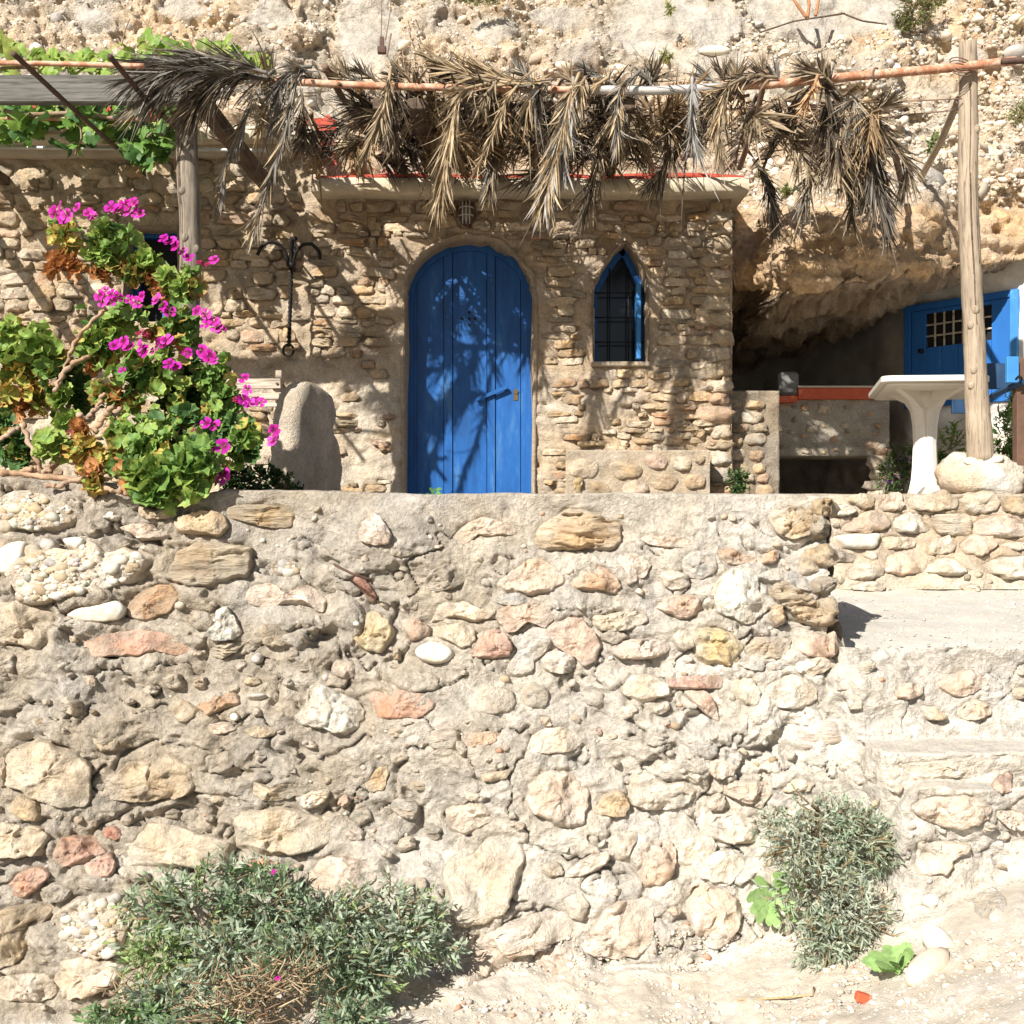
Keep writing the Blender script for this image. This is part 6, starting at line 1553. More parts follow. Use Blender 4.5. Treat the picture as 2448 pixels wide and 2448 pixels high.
v, f = ico(4); u = v.copy()
bp_ = np.array([P(2345, 1150, 6.02)])
v = v*[.235, .20, .145]+bp_; v[:, 2] = np.maximum(v[:, 2], EZ+.0); v += (u*(.055*fbm(v*6, 4)+.02*fbm(v*24, 3))[:, None]); v[:, 2] -= .0
cb = lerp(np.array([.62, .54, .42]), np.array([.70, .67, .61]), sstep(-.1, .3, fbm(v*6+3, 3))[:, None])
cb = lerp(cb, np.array([.60, .44, .28]), (sstep(-.2, -.8, u[:, 0])*.6)[:, None])
o = link('boulder', mesh_np('boulder', v, f, cb), None, M['stone']); tag(o, 'pale cemented boulder holding the foot of the right wooden post', 'boulder')
for i, (px, py, w) in enumerate([(2321, 1103, .030), (2385, 1098, .026)]):
    vv, ff_, cc_ = blob_batch(P(px, py, 5.87)[None], np.array([[w*1.3, w, w*.75]]), np.array(C['white'])[None], i, ICO2, .06)
    tag(link('pebble', mesh_np('pebble', vv, ff_, cc_), None, M['smooth']), ['white pebble set in the boulder left of the post foot', 'white pebble set in the boulder right of the post foot'][i], 'pebble')

gate = empty('gate', tuple(P(2446, 1190, 5.9)), 'brown metal gate post with blue board and slanting rail at the right picture edge', 'gate')
m = MB(); boxpx(m, 2432, 2466, 855, 1260, 5.9, .06, .004); m.build('gate_post', M['brown'], gate)
m = MB(); boxpx(m, 2408, 2437, 852, 915, 5.86, .03, .004); m.build('blue_board', M['bluel'], gate)
m = MB(); a, b = P(2370, 948, 6.1), P(2446, 912, 5.86); m.tube([a, b], .018, 4, (.02, .05, .1)); m.build('slanting_rail', M['dblue'], gate)
m = MB(); boxpx(m, 2362, 2430, 868, 930, 6.3, .02, .003); m.build('dark_board', M['dblue'], gate)
m = MB(); boxpx(m, 2276, 2312, 940, 988, 7.3, .02, .003); m.build('blue_scrap', M['dblue'], gate)
m = MB(); m.tube(curve([P(2428, 908, 5.84), P(2436, 898, 5.82), P(2444, 905, 5.82), P(2438, 915, 5.84)], 16), .006, 6); m.build('latch', M['iron'], gate)

# ================================================================== PLANTS
GREENS = dict(bright=(.235, .37, .085), mid=(.155, .275, .065), dark=(.06, .135, .04), yel=(.44, .46, .11), orange=(.52, .24, .075), brown=(.36, .16, .075))
def geranium_leaf(c, c2, seed):
    rg = np.random.default_rng(seed); n = 20; a = np.linspace(.25, 2*np.pi-.25, n)
    rim = 1+.06*np.sign(np.sin(a*9))+rg.normal(0, .03, n)
    V_ = [(0, 0, 0)]; cols = [np.array(c)*.8]
    for rr_, cup in ((.5, .06), (.82, .20), (1., .26)):
        for k in range(n):
            R_ = rr_*(rim[k] if rr_ == 1. else 1); w = math.sin(a[k]*4+seed)*.13*rr_**2+math.sin(a[k]*9+seed*2)*.10*rr_**3
            V_.append((R_*math.cos(a[k]), R_*math.sin(a[k]), cup*rr_+w)); t = {0.5: 0, .82: .35, 1.: 1}[rr_]
            cols.append(lerp(np.array(c), np.array(c2), t)*(1+.12*math.sin(k*2.1)))
    t = [[0, 1+k, 2+k] for k in range(n-1)]; q = []
    for j in range(2):
        for k in range(n-1): q.append([1+j*n+k, 1+(j+1)*n+k, 2+(j+1)*n+k, 2+j*n+k])
    me = mesh_np('leaf', np.array(V_), [np.array(q), np.array(t)], np.array(cols), False); me.materials.append(M['leaf']); return me
GL = {}
for nm_, (c, c2) in dict(bright=('bright', 'yel'), mid=('mid', 'bright'), dark=('dark', 'mid'), yel=('yel', 'orange'), orange=('mid', 'orange'), brown=('orange', 'brown')).items():
    GL[nm_] = [geranium_leaf(GREENS[c], [lerp(np.array(GREENS[c]), np.array(GREENS[c2]), .6), GREENS[c2]][nm_ in ('orange', 'yel', 'brown')], s) for s in range(3)]
def orient(nrm, roll):
    n = Vector(nrm).normalized(); q = n.to_track_quat('Z', 'Y'); return (q.to_matrix().to_4x4() @ Matrix.Rotation(roll, 4, 'Z'))
ger = empty('geranium', tuple(P(330, 1170, 4.75)), 'large sprawling geranium bush with magenta flowers and bare twisted stems at the left', 'plant')
gloc = Vector(ger.location)
def addpart(name, me, M4, par, ploc):
    o = bpy.data.objects.new(name, me); col.objects.link(o); o.parent = par; o.matrix_parent_inverse = Matrix.Translation(-ploc); o.matrix_basis = M4; return o
rg = np.random.default_rng(2024)
GC = [(390, 175, 85, 'yel'), (360, 110, 60, 'bright'), (640, 150, 95, 'bright'), (690, 230, 110, 'mid'), (600, 250, 90, 'bright'), (860, 320, 90, 'bright'), (1040, 420, 110, 'bright'), (1060, 500, 80, 'mid'), (700, 640, 110, 'bright'), (600, 740, 90, 'bright'), (570, 800, 80, 'mid'), (1030, 690, 110, 'mid'),
      (90, 740, 110, 'bright'), (220, 800, 130, 'bright'), (60, 880, 130, 'bright'), (280, 900, 120, 'mid'), (120, 1020, 140, 'yel'), (230, 1080, 80, 'yel'), (420, 960, 110, 'dark'), (450, 1100, 120, 'dark'), (370, 1080, 60, 'bright'), (780, 940, 130, 'mid'), (960, 960, 130, 'bright'), (1100, 1000, 140, 'dark'), (1180, 1130, 150, 'dark'), (1000, 1120, 120, 'dark'), (1230, 950, 80, 'mid'), (1300, 1100, 90, 'mid'),
      (920, 1290, 90, 'bright'), (860, 1380, 110, 'mid'), (980, 1440, 130, 'bright'), (900, 1600, 120, 'mid'), (830, 1530, 90, 'bright'), (1010, 1590, 120, 'bright'), (1130, 1520, 130, 'mid'), (1180, 1380, 130, 'dark'), (1100, 1280, 120, 'dark'), (1330, 1290, 110, 'dark'), (1380, 1400, 100, 'dark'), (1270, 1240, 110, 'dark'), (1440, 1300, 70, 'mid'),
      (480, 1380, 80, 'yel'), (560, 1450, 80, 'yel'), (290, 1360, 80, 'bright'), (400, 1230, 60, 'bright'), (680, 1330, 70, 'bright'), (60, 1360, 110, 'dark'), (160, 1420, 90, 'dark'), (20, 1250, 70, 'dark'),
      (370, 300, 60, 'brown'), (330, 350, 40, 'brown'), (440, 350, 45, 'brown'), (570, 370, 50, 'brown'), (680, 330, 45, 'orange'), (790, 370, 55, 'orange'), (900, 400, 60, 'brown'), (950, 480, 50, 'brown'), (1100, 470, 55, 'orange'), (580, 860, 50, 'brown'), (560, 910, 45, 'brown'), (640, 900, 40, 'brown'),
      (600, 1060, 60, 'orange'), (680, 1100, 55, 'brown'), (780, 1110, 80, 'orange'), (540, 1530, 50, 'brown'), (560, 1580, 40, 'yel'), (730, 1400, 50, 'brown'), (740, 1540, 50, 'brown'), (30, 1130, 50, 'brown'), (150, 1170, 45, 'brown'), (1010, 760, 45, 'brown'), (640, 700, 60, 'yel'), (900, 720, 40, 'brown'), (470, 1290, 40, 'brown')]
lv = []
for cx4, cy4, r4, kind in GC:
    px, py = cx4/2.415, 500+cy4/2.415
    Yc = 4.95 if cy4 < 1250 else (4.6 if cy4 < 1480 else 4.42)
    if kind == 'dark': Yc += .22
    R_ = r4/2.415*Yc/F; nl = int(6+(r4/16.)**1.62)
    for k in range(nl):
        d = rg.normal(size=3); d /= np.linalg.norm(d); d[1] = -abs(d[1])*.9
        p = P(px, py, Yc)+d*R_*rg.uniform(.35, 1.2)*np.array([1, .9, .9])
        nr = d*.45+np.array([-.3, -.55, .6])+rg.normal(0, .62, 3)
        s = rg.uniform(.022, .050)*(1.25 if kind in ('bright', 'mid') and cy4 > 1300 else 1)*(.8 if kind == 'brown' else 1)
        kk_ = kind if rg.random() < .8 else ['mid', 'bright', 'dark', 'yel'][rg.integers(4)]
        lv.append((s, p, nr, kk_))
for k in range(230):          # loose leaves that tie the clumps together
    x4, y4 = rg.uniform(430, 1330), rg.uniform(560, 1560)
    if (x4 < 640 and y4 > 1000) or (x4 > 1150 and y4 < 850): continue
    lv.append((rg.uniform(.022, .042), P(x4/2.415, 500+y4/2.415, (4.9 if y4 < 1250 else 4.55)+rg.normal(.05, .08)), rg.normal(0, .5, 3)+[-.3, -.6, .6], ['bright', 'yel', 'mid', 'bright'][k % 4]))
lv.sort(key=lambda t: -t[0])
restm = []
for i, (s, p, nr, kk_) in enumerate(lv):
    M4 = Matrix.Translation(Vector(p)) @ orient(nr, rg.uniform(0, 6.28)) @ Matrix.Diagonal((s, s*rg.uniform(.85, 1.1), s*rg.uniform(.7, 1.9), 1))
    me = GL[kk_][i % 3]
    if i < 298: addpart('leaf', me, M4, ger, gloc)
    else: restm.append((me, M4))
def join(name, items, mat, parent, kind='stuff'):
    vs, qs, ts, cs, n = [], [], [], [], 0
    cache = {}
    for me, M4 in items:
        if me.name not in cache:
            v = np.empty(len(me.vertices)*3); me.vertices.foreach_get('co', v); c = np.empty(len(me.vertices)*4); me.color_attributes['tint'].data.foreach_get('color', c)
            cache[me.name] = (v.reshape(-1, 3), c.reshape(-1, 4)[:, :3], np.array([p.vertices[:] for p in me.polygons if len(p.vertices) == 4]), np.array([p.vertices[:] for p in me.polygons if len(p.vertices) == 3]))
        v, c, q, t = cache[me.name]; m4 = np.array(M4); vs.append(v @ m4[:3, :3].T+m4[:3, 3])
        if len(q): qs.append(q+n)
        if len(t): ts.append(t+n)
        cs.append(c); n += len(v)
    fs_ = ([np.concatenate(qs)] if qs else [])+([np.concatenate(ts)] if ts else [])
    return link(name, mesh_np(name, np.concatenate(vs), fs_, np.concatenate(cs)), parent, mat, kind)
join('leaves', restm, M['leaf'], ger)
# stems
STEMS = [([(0, 1520), (150, 1530), (250, 1545), (460, 1560)], .012, 4.55), ([(-60, 1510), (80, 1530), (180, 1500)], .011, 4.6), ([(250, 1530), (300, 1480), (350, 1420), (400, 1370)], .011, 4.6), ([(245, 1520), (200, 1420), (150, 1300), (125, 1220)], .011, 4.65), ([(-20, 1345), (60, 1290), (110, 1260)], .010, 4.75),
    ([(320, 1050), (335, 1000), (380, 930), (440, 880), (520, 850)], .010, 4.72), ([(400, 835), (440, 760), (490, 690), (560, 620), (610, 580)], .009, 4.8), ([(525, 580), (490, 500), (440, 430), (430, 380)], .010, 4.9), ([(640, 1360), (610, 1290), (640, 1220), (690, 1150)], .012, 4.62), ([(560, 1590), (640, 1620), (750, 1650)], .010, 4.4),
    ([(270, 1590), (340, 1605), (400, 1570), (480, 1555)], .010, 4.45), ([(465, 1180), (460, 1250), (410, 1350), (290, 1520)], .013, 4.62), ([(640, 450), (630, 380), (620, 300)], .009, 5.), ([(540, 1290), (600, 1200), (650, 1140)], .012, 4.6), ([(500, 1210), (560, 1150), (600, 1060)], .009, 4.65), ([(250, 1640), (500, 1600), (700, 1700)], .008, 4.5),
    ([(620, 1380), (700, 1390), (860, 1400)], .010, 4.6), ([(430, 780), (380, 900), (330, 1040)], .008, 4.85)]
for i, (pts, rr_, Yc) in enumerate(STEMS):
    m = MB(); c_ = curve([c4(x, y, Yc+.03*math.sin(k*2+i)) for k, (x, y) in enumerate(pts)], 30); c_[:, 0] += .005*np.sin(np.arange(30)*.9+i)
    m.tube(c_, rr_*(1+.2*np.sin(np.arange(30)*1.3)), 8, np.array([.40, .27, .18]), .35, True, i); m.build('stem', M['stem'], ger, True)
# the florets
def floret(seed, wilt=False):
    rg2 = np.random.default_rng(seed); V_, t, cols = [], [], []
    mg = np.array([(.72, .05, .50), (.62, .03, .40), (.78, .09, .56), (.55, .02, .42)][seed % 4]) if not wilt else np.array((.35, .03, .08)); dk = np.array((.20, .005, .08))
    for k in range(5):
        a = k*2*np.pi/5+.3+rg2.normal(0, .08); b0 = len(V_); V_.append((0, 0, 0)); cols.append(dk)
        ca, sa = math.cos(a), math.sin(a); lift = rg2.uniform(.05, .35)
        for (u, w) in ((.42, -.24), (.42, .24)): V_.append((u*ca-w*sa, u*sa+w*ca, lift*.35)); cols.append(dk if k in (1, 2) else lerp(mg, dk, .35))
        for (u, w, z) in ((.78, -.46, .5), (.86, 0., .62), (.78, .46, .5), (1.0, -.26, .6), (1.02, .22, .75)):
            V_.append((u*ca-w*sa, u*sa+w*ca, lift*z+rg2.normal(0, .05))); cols.append(mg*rg2.uniform(.8, 1.25))
        t += [[b0, b0+1, b0+2], [b0+1, b0+3, b0+4], [b0+1, b0+4, b0+2], [b0+2, b0+4, b0+5], [b0+3, b0+6, b0+4], [b0+4, b0+6, b0+7], [b0+4, b0+7, b0+5]]
    me = mesh_np('flower', np.array(V_), np.array(t), np.array(cols)); me.materials.append(M['petal']); return me
FLM = [floret(s) for s in range(4)]; FLW = floret(9, True)
FL = [(320, 20), (350, -15), (385, 35), (365, 60), (445, -10), (510, 20), (535, 40), (640, -12), (680, 5), (720, -25), (740, 15), (790, -5), (800, 30), (770, -40), (700, -20),
      (945, 170), (985, 185), (1015, 215), (1060, 245), (1090, 280), (1235, 295), (575, 500), (610, 475), (650, 490), (640, 530), (680, 510), (600, 540), (745, 520), (790, 540), (820, 505), (905, 520), (945, 560), (975, 590),
      (1140, 590), (1190, 605), (1190, 665), (1235, 650), (1275, 700), (1250, 680), (670, 785), (715, 770), (740, 795), (810, 790), (835, 820), (890, 815), (930, 770), (965, 755), (1085, 830), (1170, 820), (1205, 850), (1230, 875), (975, 895), (1015, 910),
      (1410, 980), (1430, 1045), (1410, 1100), (1470, 1110), (1505, 1120), (1440, 1120), (1190, 1235), (1245, 1250), (1165, 1375), (1195, 1400), (1285, 1370), (1285, 1540), (1585, 1275), (1580, 1330), (705, 930)]
for i, (x, y) in enumerate(FL):
    Yc = 4.78 if y < 1000 else (4.68 if y < 1200 else 4.45)
    s = .027*rg.uniform(.85, 1.2)*(.6 if (x, y) == (705, 930) else 1)*(1.25 if (x, y) in ((1285, 1540), (1195, 1400), (1285, 1370)) else 1)
    addpart('flower', FLM[i % 4], Matrix.Translation(Vector(c4(x, y, Yc+rg.normal(0, .012)))) @ orient((rg.normal(-.25, .35), -1, rg.normal(.35, .3)), rg.uniform(0, 6)) @ Matrix.Diagonal((s, s, s, 1)), ger, gloc)
for x, y in [(1375, 1110), (1360, 1100), (1060, 830), (820, 710), (840, 725), (1150, 310), (1170, 320), (1120, 1280), (975, 1510), (400, 1290), (1200, 320), (800, 720), (860, 735)]:
    s = .014; addpart('bud', FLW, Matrix.Translation(Vector(c4(x, y, 4.74 if y < 1200 else 4.5))) @ orient((rg.normal(), -1, .8), rg.uniform(0, 6)) @ Matrix.Diagonal((s, s, s*2.2, 1)), ger, gloc)

# ---- grape vine over the beam
vine = empty('grape_vine', tuple(P(250, 200, 6.1)), 'green grape vine trailing over and under the grey beam at the top left', 'vine'); vloc = Vector(vine.location)
def vine_leaf(c, seed):
    rg2 = np.random.default_rng(seed); n = 21; a = np.linspace(.3, 2*np.pi-.3, n)
    lob = .74+.26*np.abs(np.cos(a*2.5))+.05*np.sign(np.sin(a*12))
    V_ = [(0, 0, 0)]; cols = [np.array(c)]
    for rr_ in (.55, 1.):
        for k in range(n): V_.append((rr_*lob[k]*math.cos(a[k]), rr_*lob[k]*math.sin(a[k]), .10*rr_*rr_*math.sin(a[k]*3+seed)-.12*rr_*rr_)); cols.append(np.array(c)*(1+.1*math.sin(k)))
    t = [[0, 1+k, 2+k] for k in range(n-1)]; q = [[1+k, 1+n+k, 2+n+k, 2+k] for k in range(n-1)]
    me = mesh_np('leaf', np.array(V_), [np.array(q), np.array(t)], np.array(cols)); me.materials.append(M['leaf']); return me
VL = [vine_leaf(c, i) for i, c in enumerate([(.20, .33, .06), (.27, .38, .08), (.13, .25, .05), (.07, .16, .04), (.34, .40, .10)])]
def vspots(n, x0, x1, fn, Ya, Yb, dark, yr):
    out = []
    for k in range(n):
        x = rg.uniform(x0, x1); lo, hi = fn(x); y = rg.uniform(lo, hi); out.append((x, y, rg.uniform(Ya, Yb), dark))
    return out
hi_ = lambda x: (np.interp(x, [-60, 0, 50, 130, 250, 300, 360, 430, 500, 560, 640], [80, 80, 110, 130, 125, 80, 75, 110, 80, 100, 145]), 170)
sp = vspots(190, -60, 640, hi_, 6.0, 6.7, 0, 0)
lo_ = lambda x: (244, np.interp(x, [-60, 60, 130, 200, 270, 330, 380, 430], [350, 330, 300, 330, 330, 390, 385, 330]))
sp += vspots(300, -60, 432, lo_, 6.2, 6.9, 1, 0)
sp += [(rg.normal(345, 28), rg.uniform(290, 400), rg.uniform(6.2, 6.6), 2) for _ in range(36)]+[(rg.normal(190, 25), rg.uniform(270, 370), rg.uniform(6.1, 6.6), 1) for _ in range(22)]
rg.shuffle(sp); sp = [tuple(k) for k in sp]; vrest = []
for i, (x, y, Yk, dk) in enumerate(sp):
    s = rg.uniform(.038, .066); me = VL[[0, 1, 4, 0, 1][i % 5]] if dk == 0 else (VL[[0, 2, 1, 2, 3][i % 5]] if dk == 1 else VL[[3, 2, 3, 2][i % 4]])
    M4 = Matrix.Translation(V(x, y, Yk)) @ orient((rg.normal(-.2, .6), rg.normal(-.8, .5), rg.normal(.6, .6)), rg.uniform(0, 6.28)) @ Matrix.Diagonal((s, s, s, 1))
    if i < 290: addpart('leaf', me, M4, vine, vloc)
    else: vrest.append((me, M4))
join('leaves', vrest, M['leaf'], vine)
for i, (pts, rr_) in enumerate([([(-60, 250, 6.2), (60, 275, 6.25), (180, 270, 6.3), (290, 285, 6.25)], .012), ([(150, 250, 6.3), (180, 290, 6.3), (150, 315, 6.35), (100, 320, 6.4)], .009), ([(-60, 165, 6.3), (100, 160, 6.3), (300, 165, 6.3), (480, 150, 6.3), (600, 160, 6.2)], .009),
        ([(420, 290, 6.3), (380, 300, 6.3), (340, 340, 6.35), (345, 400, 6.4)], .006), ([(190, 280, 6.3), (195, 330, 6.3), (180, 370, 6.3)], .005), ([(290, 110, 6.3), (300, 70, 6.3), (310, 45, 6.3)], .003), ([(370, 110, 6.3), (360, 70, 6.3), (340, 45, 6.3)], .003), ([(480, 300, 6.4), (500, 325, 6.4), (540, 345, 6.5)], .005)]):
    m = MB(); m.tube(curve([tuple(P(*p)) for p in pts], 24), rr_, 6, (.30, .21, .14), .2, True, i); m.build('stem', M['stem'], vine, True)

# ---- bushes of narrow grey green leaves
def bush(name, label, blobs, cols, ln, wd, seed, mat='leaf', per=11, cat='shrub', stemc=(.3, .22, .13), spread=.7, upb=.35, taper=(.35, 1, .9, .05), dens=1.):
    rg2 = np.random.default_rng(seed); Ps, Ds, Ss, Ls, Ws, Cs = [], [], [], [], [], []; sm = MB()
    t = empty(name, tuple(P(*blobs[0][:3])), label, cat)
    for (px, py, Yc, rx, ry, n, ci) in blobs:
        ctr = P(px, py, Yc); R = np.array([rx*Yc/F, min(rx, ry)*Yc/F*.75, ry*Yc/F])
        for k in range(int(n*dens)):
            d = rg2.normal(size=3); d /= np.linalg.norm(d); d[1] = -abs(d[1])*1.0 if rg2.random() < .82 else d[1]
            rad = rg2.uniform(.55, 1.04)**.7 if rg2.random() > .09 else rg2.uniform(1.02, 1.28); tip = ctr+d*R*rad
            ax = d*np.array([1, 1, 1])+np.array([0, -.15, upb])+rg2.normal(0, .22, 3); ax /= np.linalg.norm(ax)
            shade = cols[ci if rg2.random() < .75 else rg2.integers(len(cols))]
            L0 = ln*rg2.uniform(.7, 1.25)
            for j in range(per):
                s = j/per; p = tip-ax*L0*1.5*(1-s); dd = ax*(.55+.6*s)+rg2.normal(0, spread, 3)*(1.15-.5*s)
                Ps.append(p); Ds.append(dd); Ss.append(rg2.normal(size=3)); Ls.append(L0*rg2.uniform(.6, 1.1)); Ws.append(wd*rg2.uniform(.7, 1.3)); Cs.append(np.array(shade)*rg2.uniform(.75, 1.2)*(1.08 if s > .6 else 1))
            if k % 3 == 0: sm.tube([ctr+d*R*rad*.35, tip-ax*L0*.7, tip], [.004, .003, .0015], 4, stemc)
    v, q, c = blades(np.array(Ps), np.array(Ds), np.array(Ss), np.array(Ls), np.array(Ws), np.array(Cs), 3, np.tile([0, 0, -.15], (len(Ps), 1))+rg2.normal(0, .14, (len(Ps), 3)), taper, .25)
    link('leaves', mesh_np('leaves', v, q, c), t, M[mat], 'stuff')
    if sm.n: sm.build('stems', M['stem'], t, True, 'stuff')
    return t
SG = [(.37, .44, .33), (.26, .34, .22), (.20, .31, .14), (.40, .46, .34), (.30, .40, .17)]
bush('samphire_shrub', 'broad grey green fleshy leaved shrub spreading over the foot of the wall at the left', [
    (470, 2190, 3.95, 150, 130, 300, 1), (640, 2170, 3.95, 130, 100, 270, 1), (790, 2220, 3.95, 140, 110, 280, 0), (930, 2190, 4.0, 130, 95, 240, 3), (960, 2250, 3.9, 90, 90, 150, 0), (860, 2330, 3.75, 95, 90, 170, 1), (390, 2290, 3.8, 110, 90, 180, 4),
    (560, 2290, 3.75, 160, 100, 240, 0), (730, 2280, 3.7, 150, 90, 220, 1), (420, 2390, 3.55, 120, 80, 170, 0), (300, 2430, 3.5, 120, 50, 160, 2), (480, 2450, 3.45, 140, 50, 170, 1), (840, 2430, 3.5, 90, 60, 130, 1), (1040, 2200, 4.0, 45, 60, 45, 0),
    (310, 2150, 4.05, 40, 45, 26, 3), (400, 2130, 4.05, 50, 40, 34, 3), (540, 2080, 4.1, 40, 45, 34, 0), (620, 2085, 4.1, 80, 45, 60, 2), (1070, 2260, 3.95, 60, 50, 44, 0)], SG, .042, .0088, 1, per=8, spread=.6, dens=.62)
bush('grey_shrub', 'round grey green shrub of thin leaves growing at the wall foot right of centre', [
    (1990, 1975, 4.0, 145, 90, 260, 0), (1940, 2020, 3.95, 130, 90, 220, 3), (2060, 2010, 3.95, 110, 90, 180, 1), (1950, 2130, 3.9, 130, 100, 210, 0), (2040, 2190, 3.85, 115, 105, 210, 3), (1980, 2250, 3.8, 100, 85, 170, 0), (1840, 1960, 4.05, 50, 40, 40, 3), (2010, 2310, 3.75, 60, 40, 50, 2)],
    [(.38, .44, .33), (.30, .38, .26), (.27, .28, .17), (.46, .50, .40)], .034, .0062, 2, spread=.8, per=8, dens=.75)
# dry core of the left shrub
def tangle(name, label, zones, c, seed, cat, n=170, L0=.09, r_=.0028):
    rg2 = np.random.default_rng(seed); m = MB()
    for px, py, Yc, rx, ry, nn_ in zones:
        for k in range(nn_):
            p = P(px+rg2.normal(0, rx*.5), py+rg2.normal(0, ry*.5), Yc+rg2.normal(0, .03)); d = rg2.normal(size=3); d[2] = abs(d[2])*.6; d /= np.linalg.norm(d)
            L_ = L0*rg2.uniform(.4, 1.5); b = rg2.normal(0, .35, 3)
            m.tube([p, p+d*L_*.5+b*L_*.12, p+d*L_+b*L_*.4], [r_, r_*.8, r_*.4], 4, np.array(c[rg2.integers(len(c))])*rg2.uniform(.7, 1.2))
    o = m.build(name, M['frond'], None, True); tag(o, label, cat); return o
TC = [(.40, .30, .18), (.28, .18, .11), (.50, .40, .26), (.18, .13, .09)]
tangle('dry_twigs', 'tangle of dry tan and reddish twigs in the middle of the left shrub', [(620, 2380, 3.5, 120, 60, 130), (700, 2340, 3.5, 80, 40, 60), (560, 2430, 3.42, 110, 40, 80)], TC, 5, 'twigs')['kind'] = 'stuff'
tangle('dry_twigs', 'few thin dry reddish twigs at the lower left edge of the left shrub', [(330, 2380, 3.6, 60, 24, 50)], TC, 6, 'twigs')['kind'] = 'stuff'
m = MB()
for px, py in [(655, 2082), (665, 2338), (662, 2340), (652, 2086)]:
    p = P(px, py, 3.9 if py < 2200 else 3.42); m.add(p+np.array([[0, 0, 0], [.014, 0, .003], [.004, 0, .014], [-.012, 0, .009], [-.009, -.003, -.009], [.007, -.003, -.01]])*.55, None, [[0, 1, 2], [0, 2, 3], [0, 3, 4], [0, 4, 5], [0, 5, 1]], (.6, .03, .35))
o = m.build('fallen_petals', M['petal']); tag(o, 'tiny magenta petals fallen on the left shrub and its twigs', 'petals', None, 'stuff')

LOB = (.25, .5, .3, .7, .45, .95, .62, 1.0, .7, .85, .25)
def rosette(name, label, px, py, Yc, n, L0, W0, c, seed, tilt=.25, side=None):
    if py > 1300: Yc = float(front_D(np.array([px*1.]), np.array([py*1.]))[0])-.05
    rg2 = np.random.default_rng(seed); t = empty(name, tuple(P(px, py, Yc)), label, 'weed')
    gn = front.nrm(np.array([px*1.]), np.array([py*1.]))[0]; gn = gn*np.sign(-gn[1]) if abs(gn[1]) > .3 else gn*np.sign(gn[2]); t1 = np.cross([0, 1., 0], gn) if abs(gn[1]) < .8 else np.array([1., 0, 0]); t1 /= np.linalg.norm(t1); t2 = np.cross(gn, t1)
    for k in range(n):
        a = k*2.4+rg2.normal(0, .2); d = np.array([math.cos(a), -.25-.2*rg2.random(), math.sin(a)*.85+.12]); L_ = L0*rg2.uniform(.6, 1.15)
        d = t1*math.cos(a)+t2*math.sin(a)+gn*(.45 if gn[2] < .5 else 1.)
        if side is not None: d = d+np.array(side)
        v, q, c_ = blades(P(px+rg2.normal(0, 4), py+rg2.normal(0, 4), Yc)[None], d[None], np.cross(d, gn*.6+np.array([0, -.5, .3]))[None], np.array([L_]), np.array([W0*L_/L0]), (np.array(c)*rg2.uniform(.8, 1.2))[None], 14, np.array([[0, -.05, -.22]]), LOB, .15)
        link('leaf', mesh_np('leaf', v, q, c_), t, M['leaf'])
    return t
rosette('rosette_weed', 'light green weed with lobed leaves on the ground right of the grey shrub', 2145, 2320, 3.62, 16, .115, .046, (.27, .42, .15), 1)
rosette('rosette_weed', 'light green lobed leaf weed growing low on the left side of the grey shrub', 1845, 2140, 3.86, 14, .11, .044, (.28, .43, .16), 2, side=(-.35, 0, -.15))
rosette('rosette_weed', 'small pale green weed leaves at the upper left of the grey shrub foot', 1880, 2090, 3.9, 7, .07, .035, (.26, .42, .14), 3, side=(-.2, 0, .3))
rosette('sprout', 'tiny green sprout on the crest of the wall before the blue door', 1035, 1180, 4.62, 6, .035, .014, (.12, .26, .06), 4, side=(0, 0, .6))
GB = [(.13, .24, .06), (.2, .32, .08), (.08, .16, .04), (.26, .34, .12)]
bush('green_weeds', 'light green weeds growing behind the white table up to the brown gate post', [(2270, 1080, 7.1, 50, 70, 90, 1), (2400, 1050, 7.1, 40, 90, 110, 0), (2300, 1150, 7.0, 60, 40, 60, 0), (2430, 960, 7.2, 30, 40, 40, 3)], GB, .035, .009, 6, cat='weeds')
bush('flowering_weeds', 'dark weeds with small purple flowers between the cave bench and the table leg', [(2130, 1130, 7.3, 40, 60, 70, 2), (2160, 1090, 7.4, 30, 50, 40, 0)], [(.09, .17, .05), (.14, .22, .07), (.06, .11, .035), (.16, .07, .25)], .032, .008, 7, cat='weeds')
bush('terrace_weeds', 'dark green low weeds on the terrace between the geranium and the stone slab', [(640, 1150, 5.3, 70, 40, 70, 0), (560, 1140, 5.2, 50, 40, 50, 2), (690, 1165, 5.5, 40, 20, 30, 0)], [(.05, .11, .03), (.07, .14, .04), (.035, .08, .025)], .03, .010, 8, cat='weeds')
bush('dark_weeds', 'small dark weeds in the corner at the foot of the cottage and the stone pillar', [(1760, 1150, 7.0, 28, 36, 40, 0)], [(.05, .11, .03), (.07, .14, .04)], .03, .010, 9, cat='weeds')
bush('cliff_shrub', 'olive green shrub clinging to the cliff top at the upper right', [(2185, 20, 8.05, 55, 50, 120, 0), (2160, 50, 8.05, 30, 25, 50, 1), (2230, 0, 8.1, 40, 30, 60, 0)], [(.20, .22, .08), (.15, .16, .06), (.25, .24, .11)], .035, .006, 10, cat='shrub')
bush('cliff_tuft', 'small olive tuft on the cliff top above the pebble bed left of middle', [(1150, -2, 8.15, 55, 14, 60, 0)], [(.25, .27, .1), (.2, .2, .08)], .03, .006, 11, cat='plant')
bush('cliff_tuft', 'yellow green tuft on the cliff above the silver hanging frond', [(1590, 135, 7.75, 20, 18, 24, 0), (1600, 20, 8.0, 14, 24, 20, 0)], [(.3, .33, .08), (.2, .26, .07)], .03, .006, 12, cat='plant')
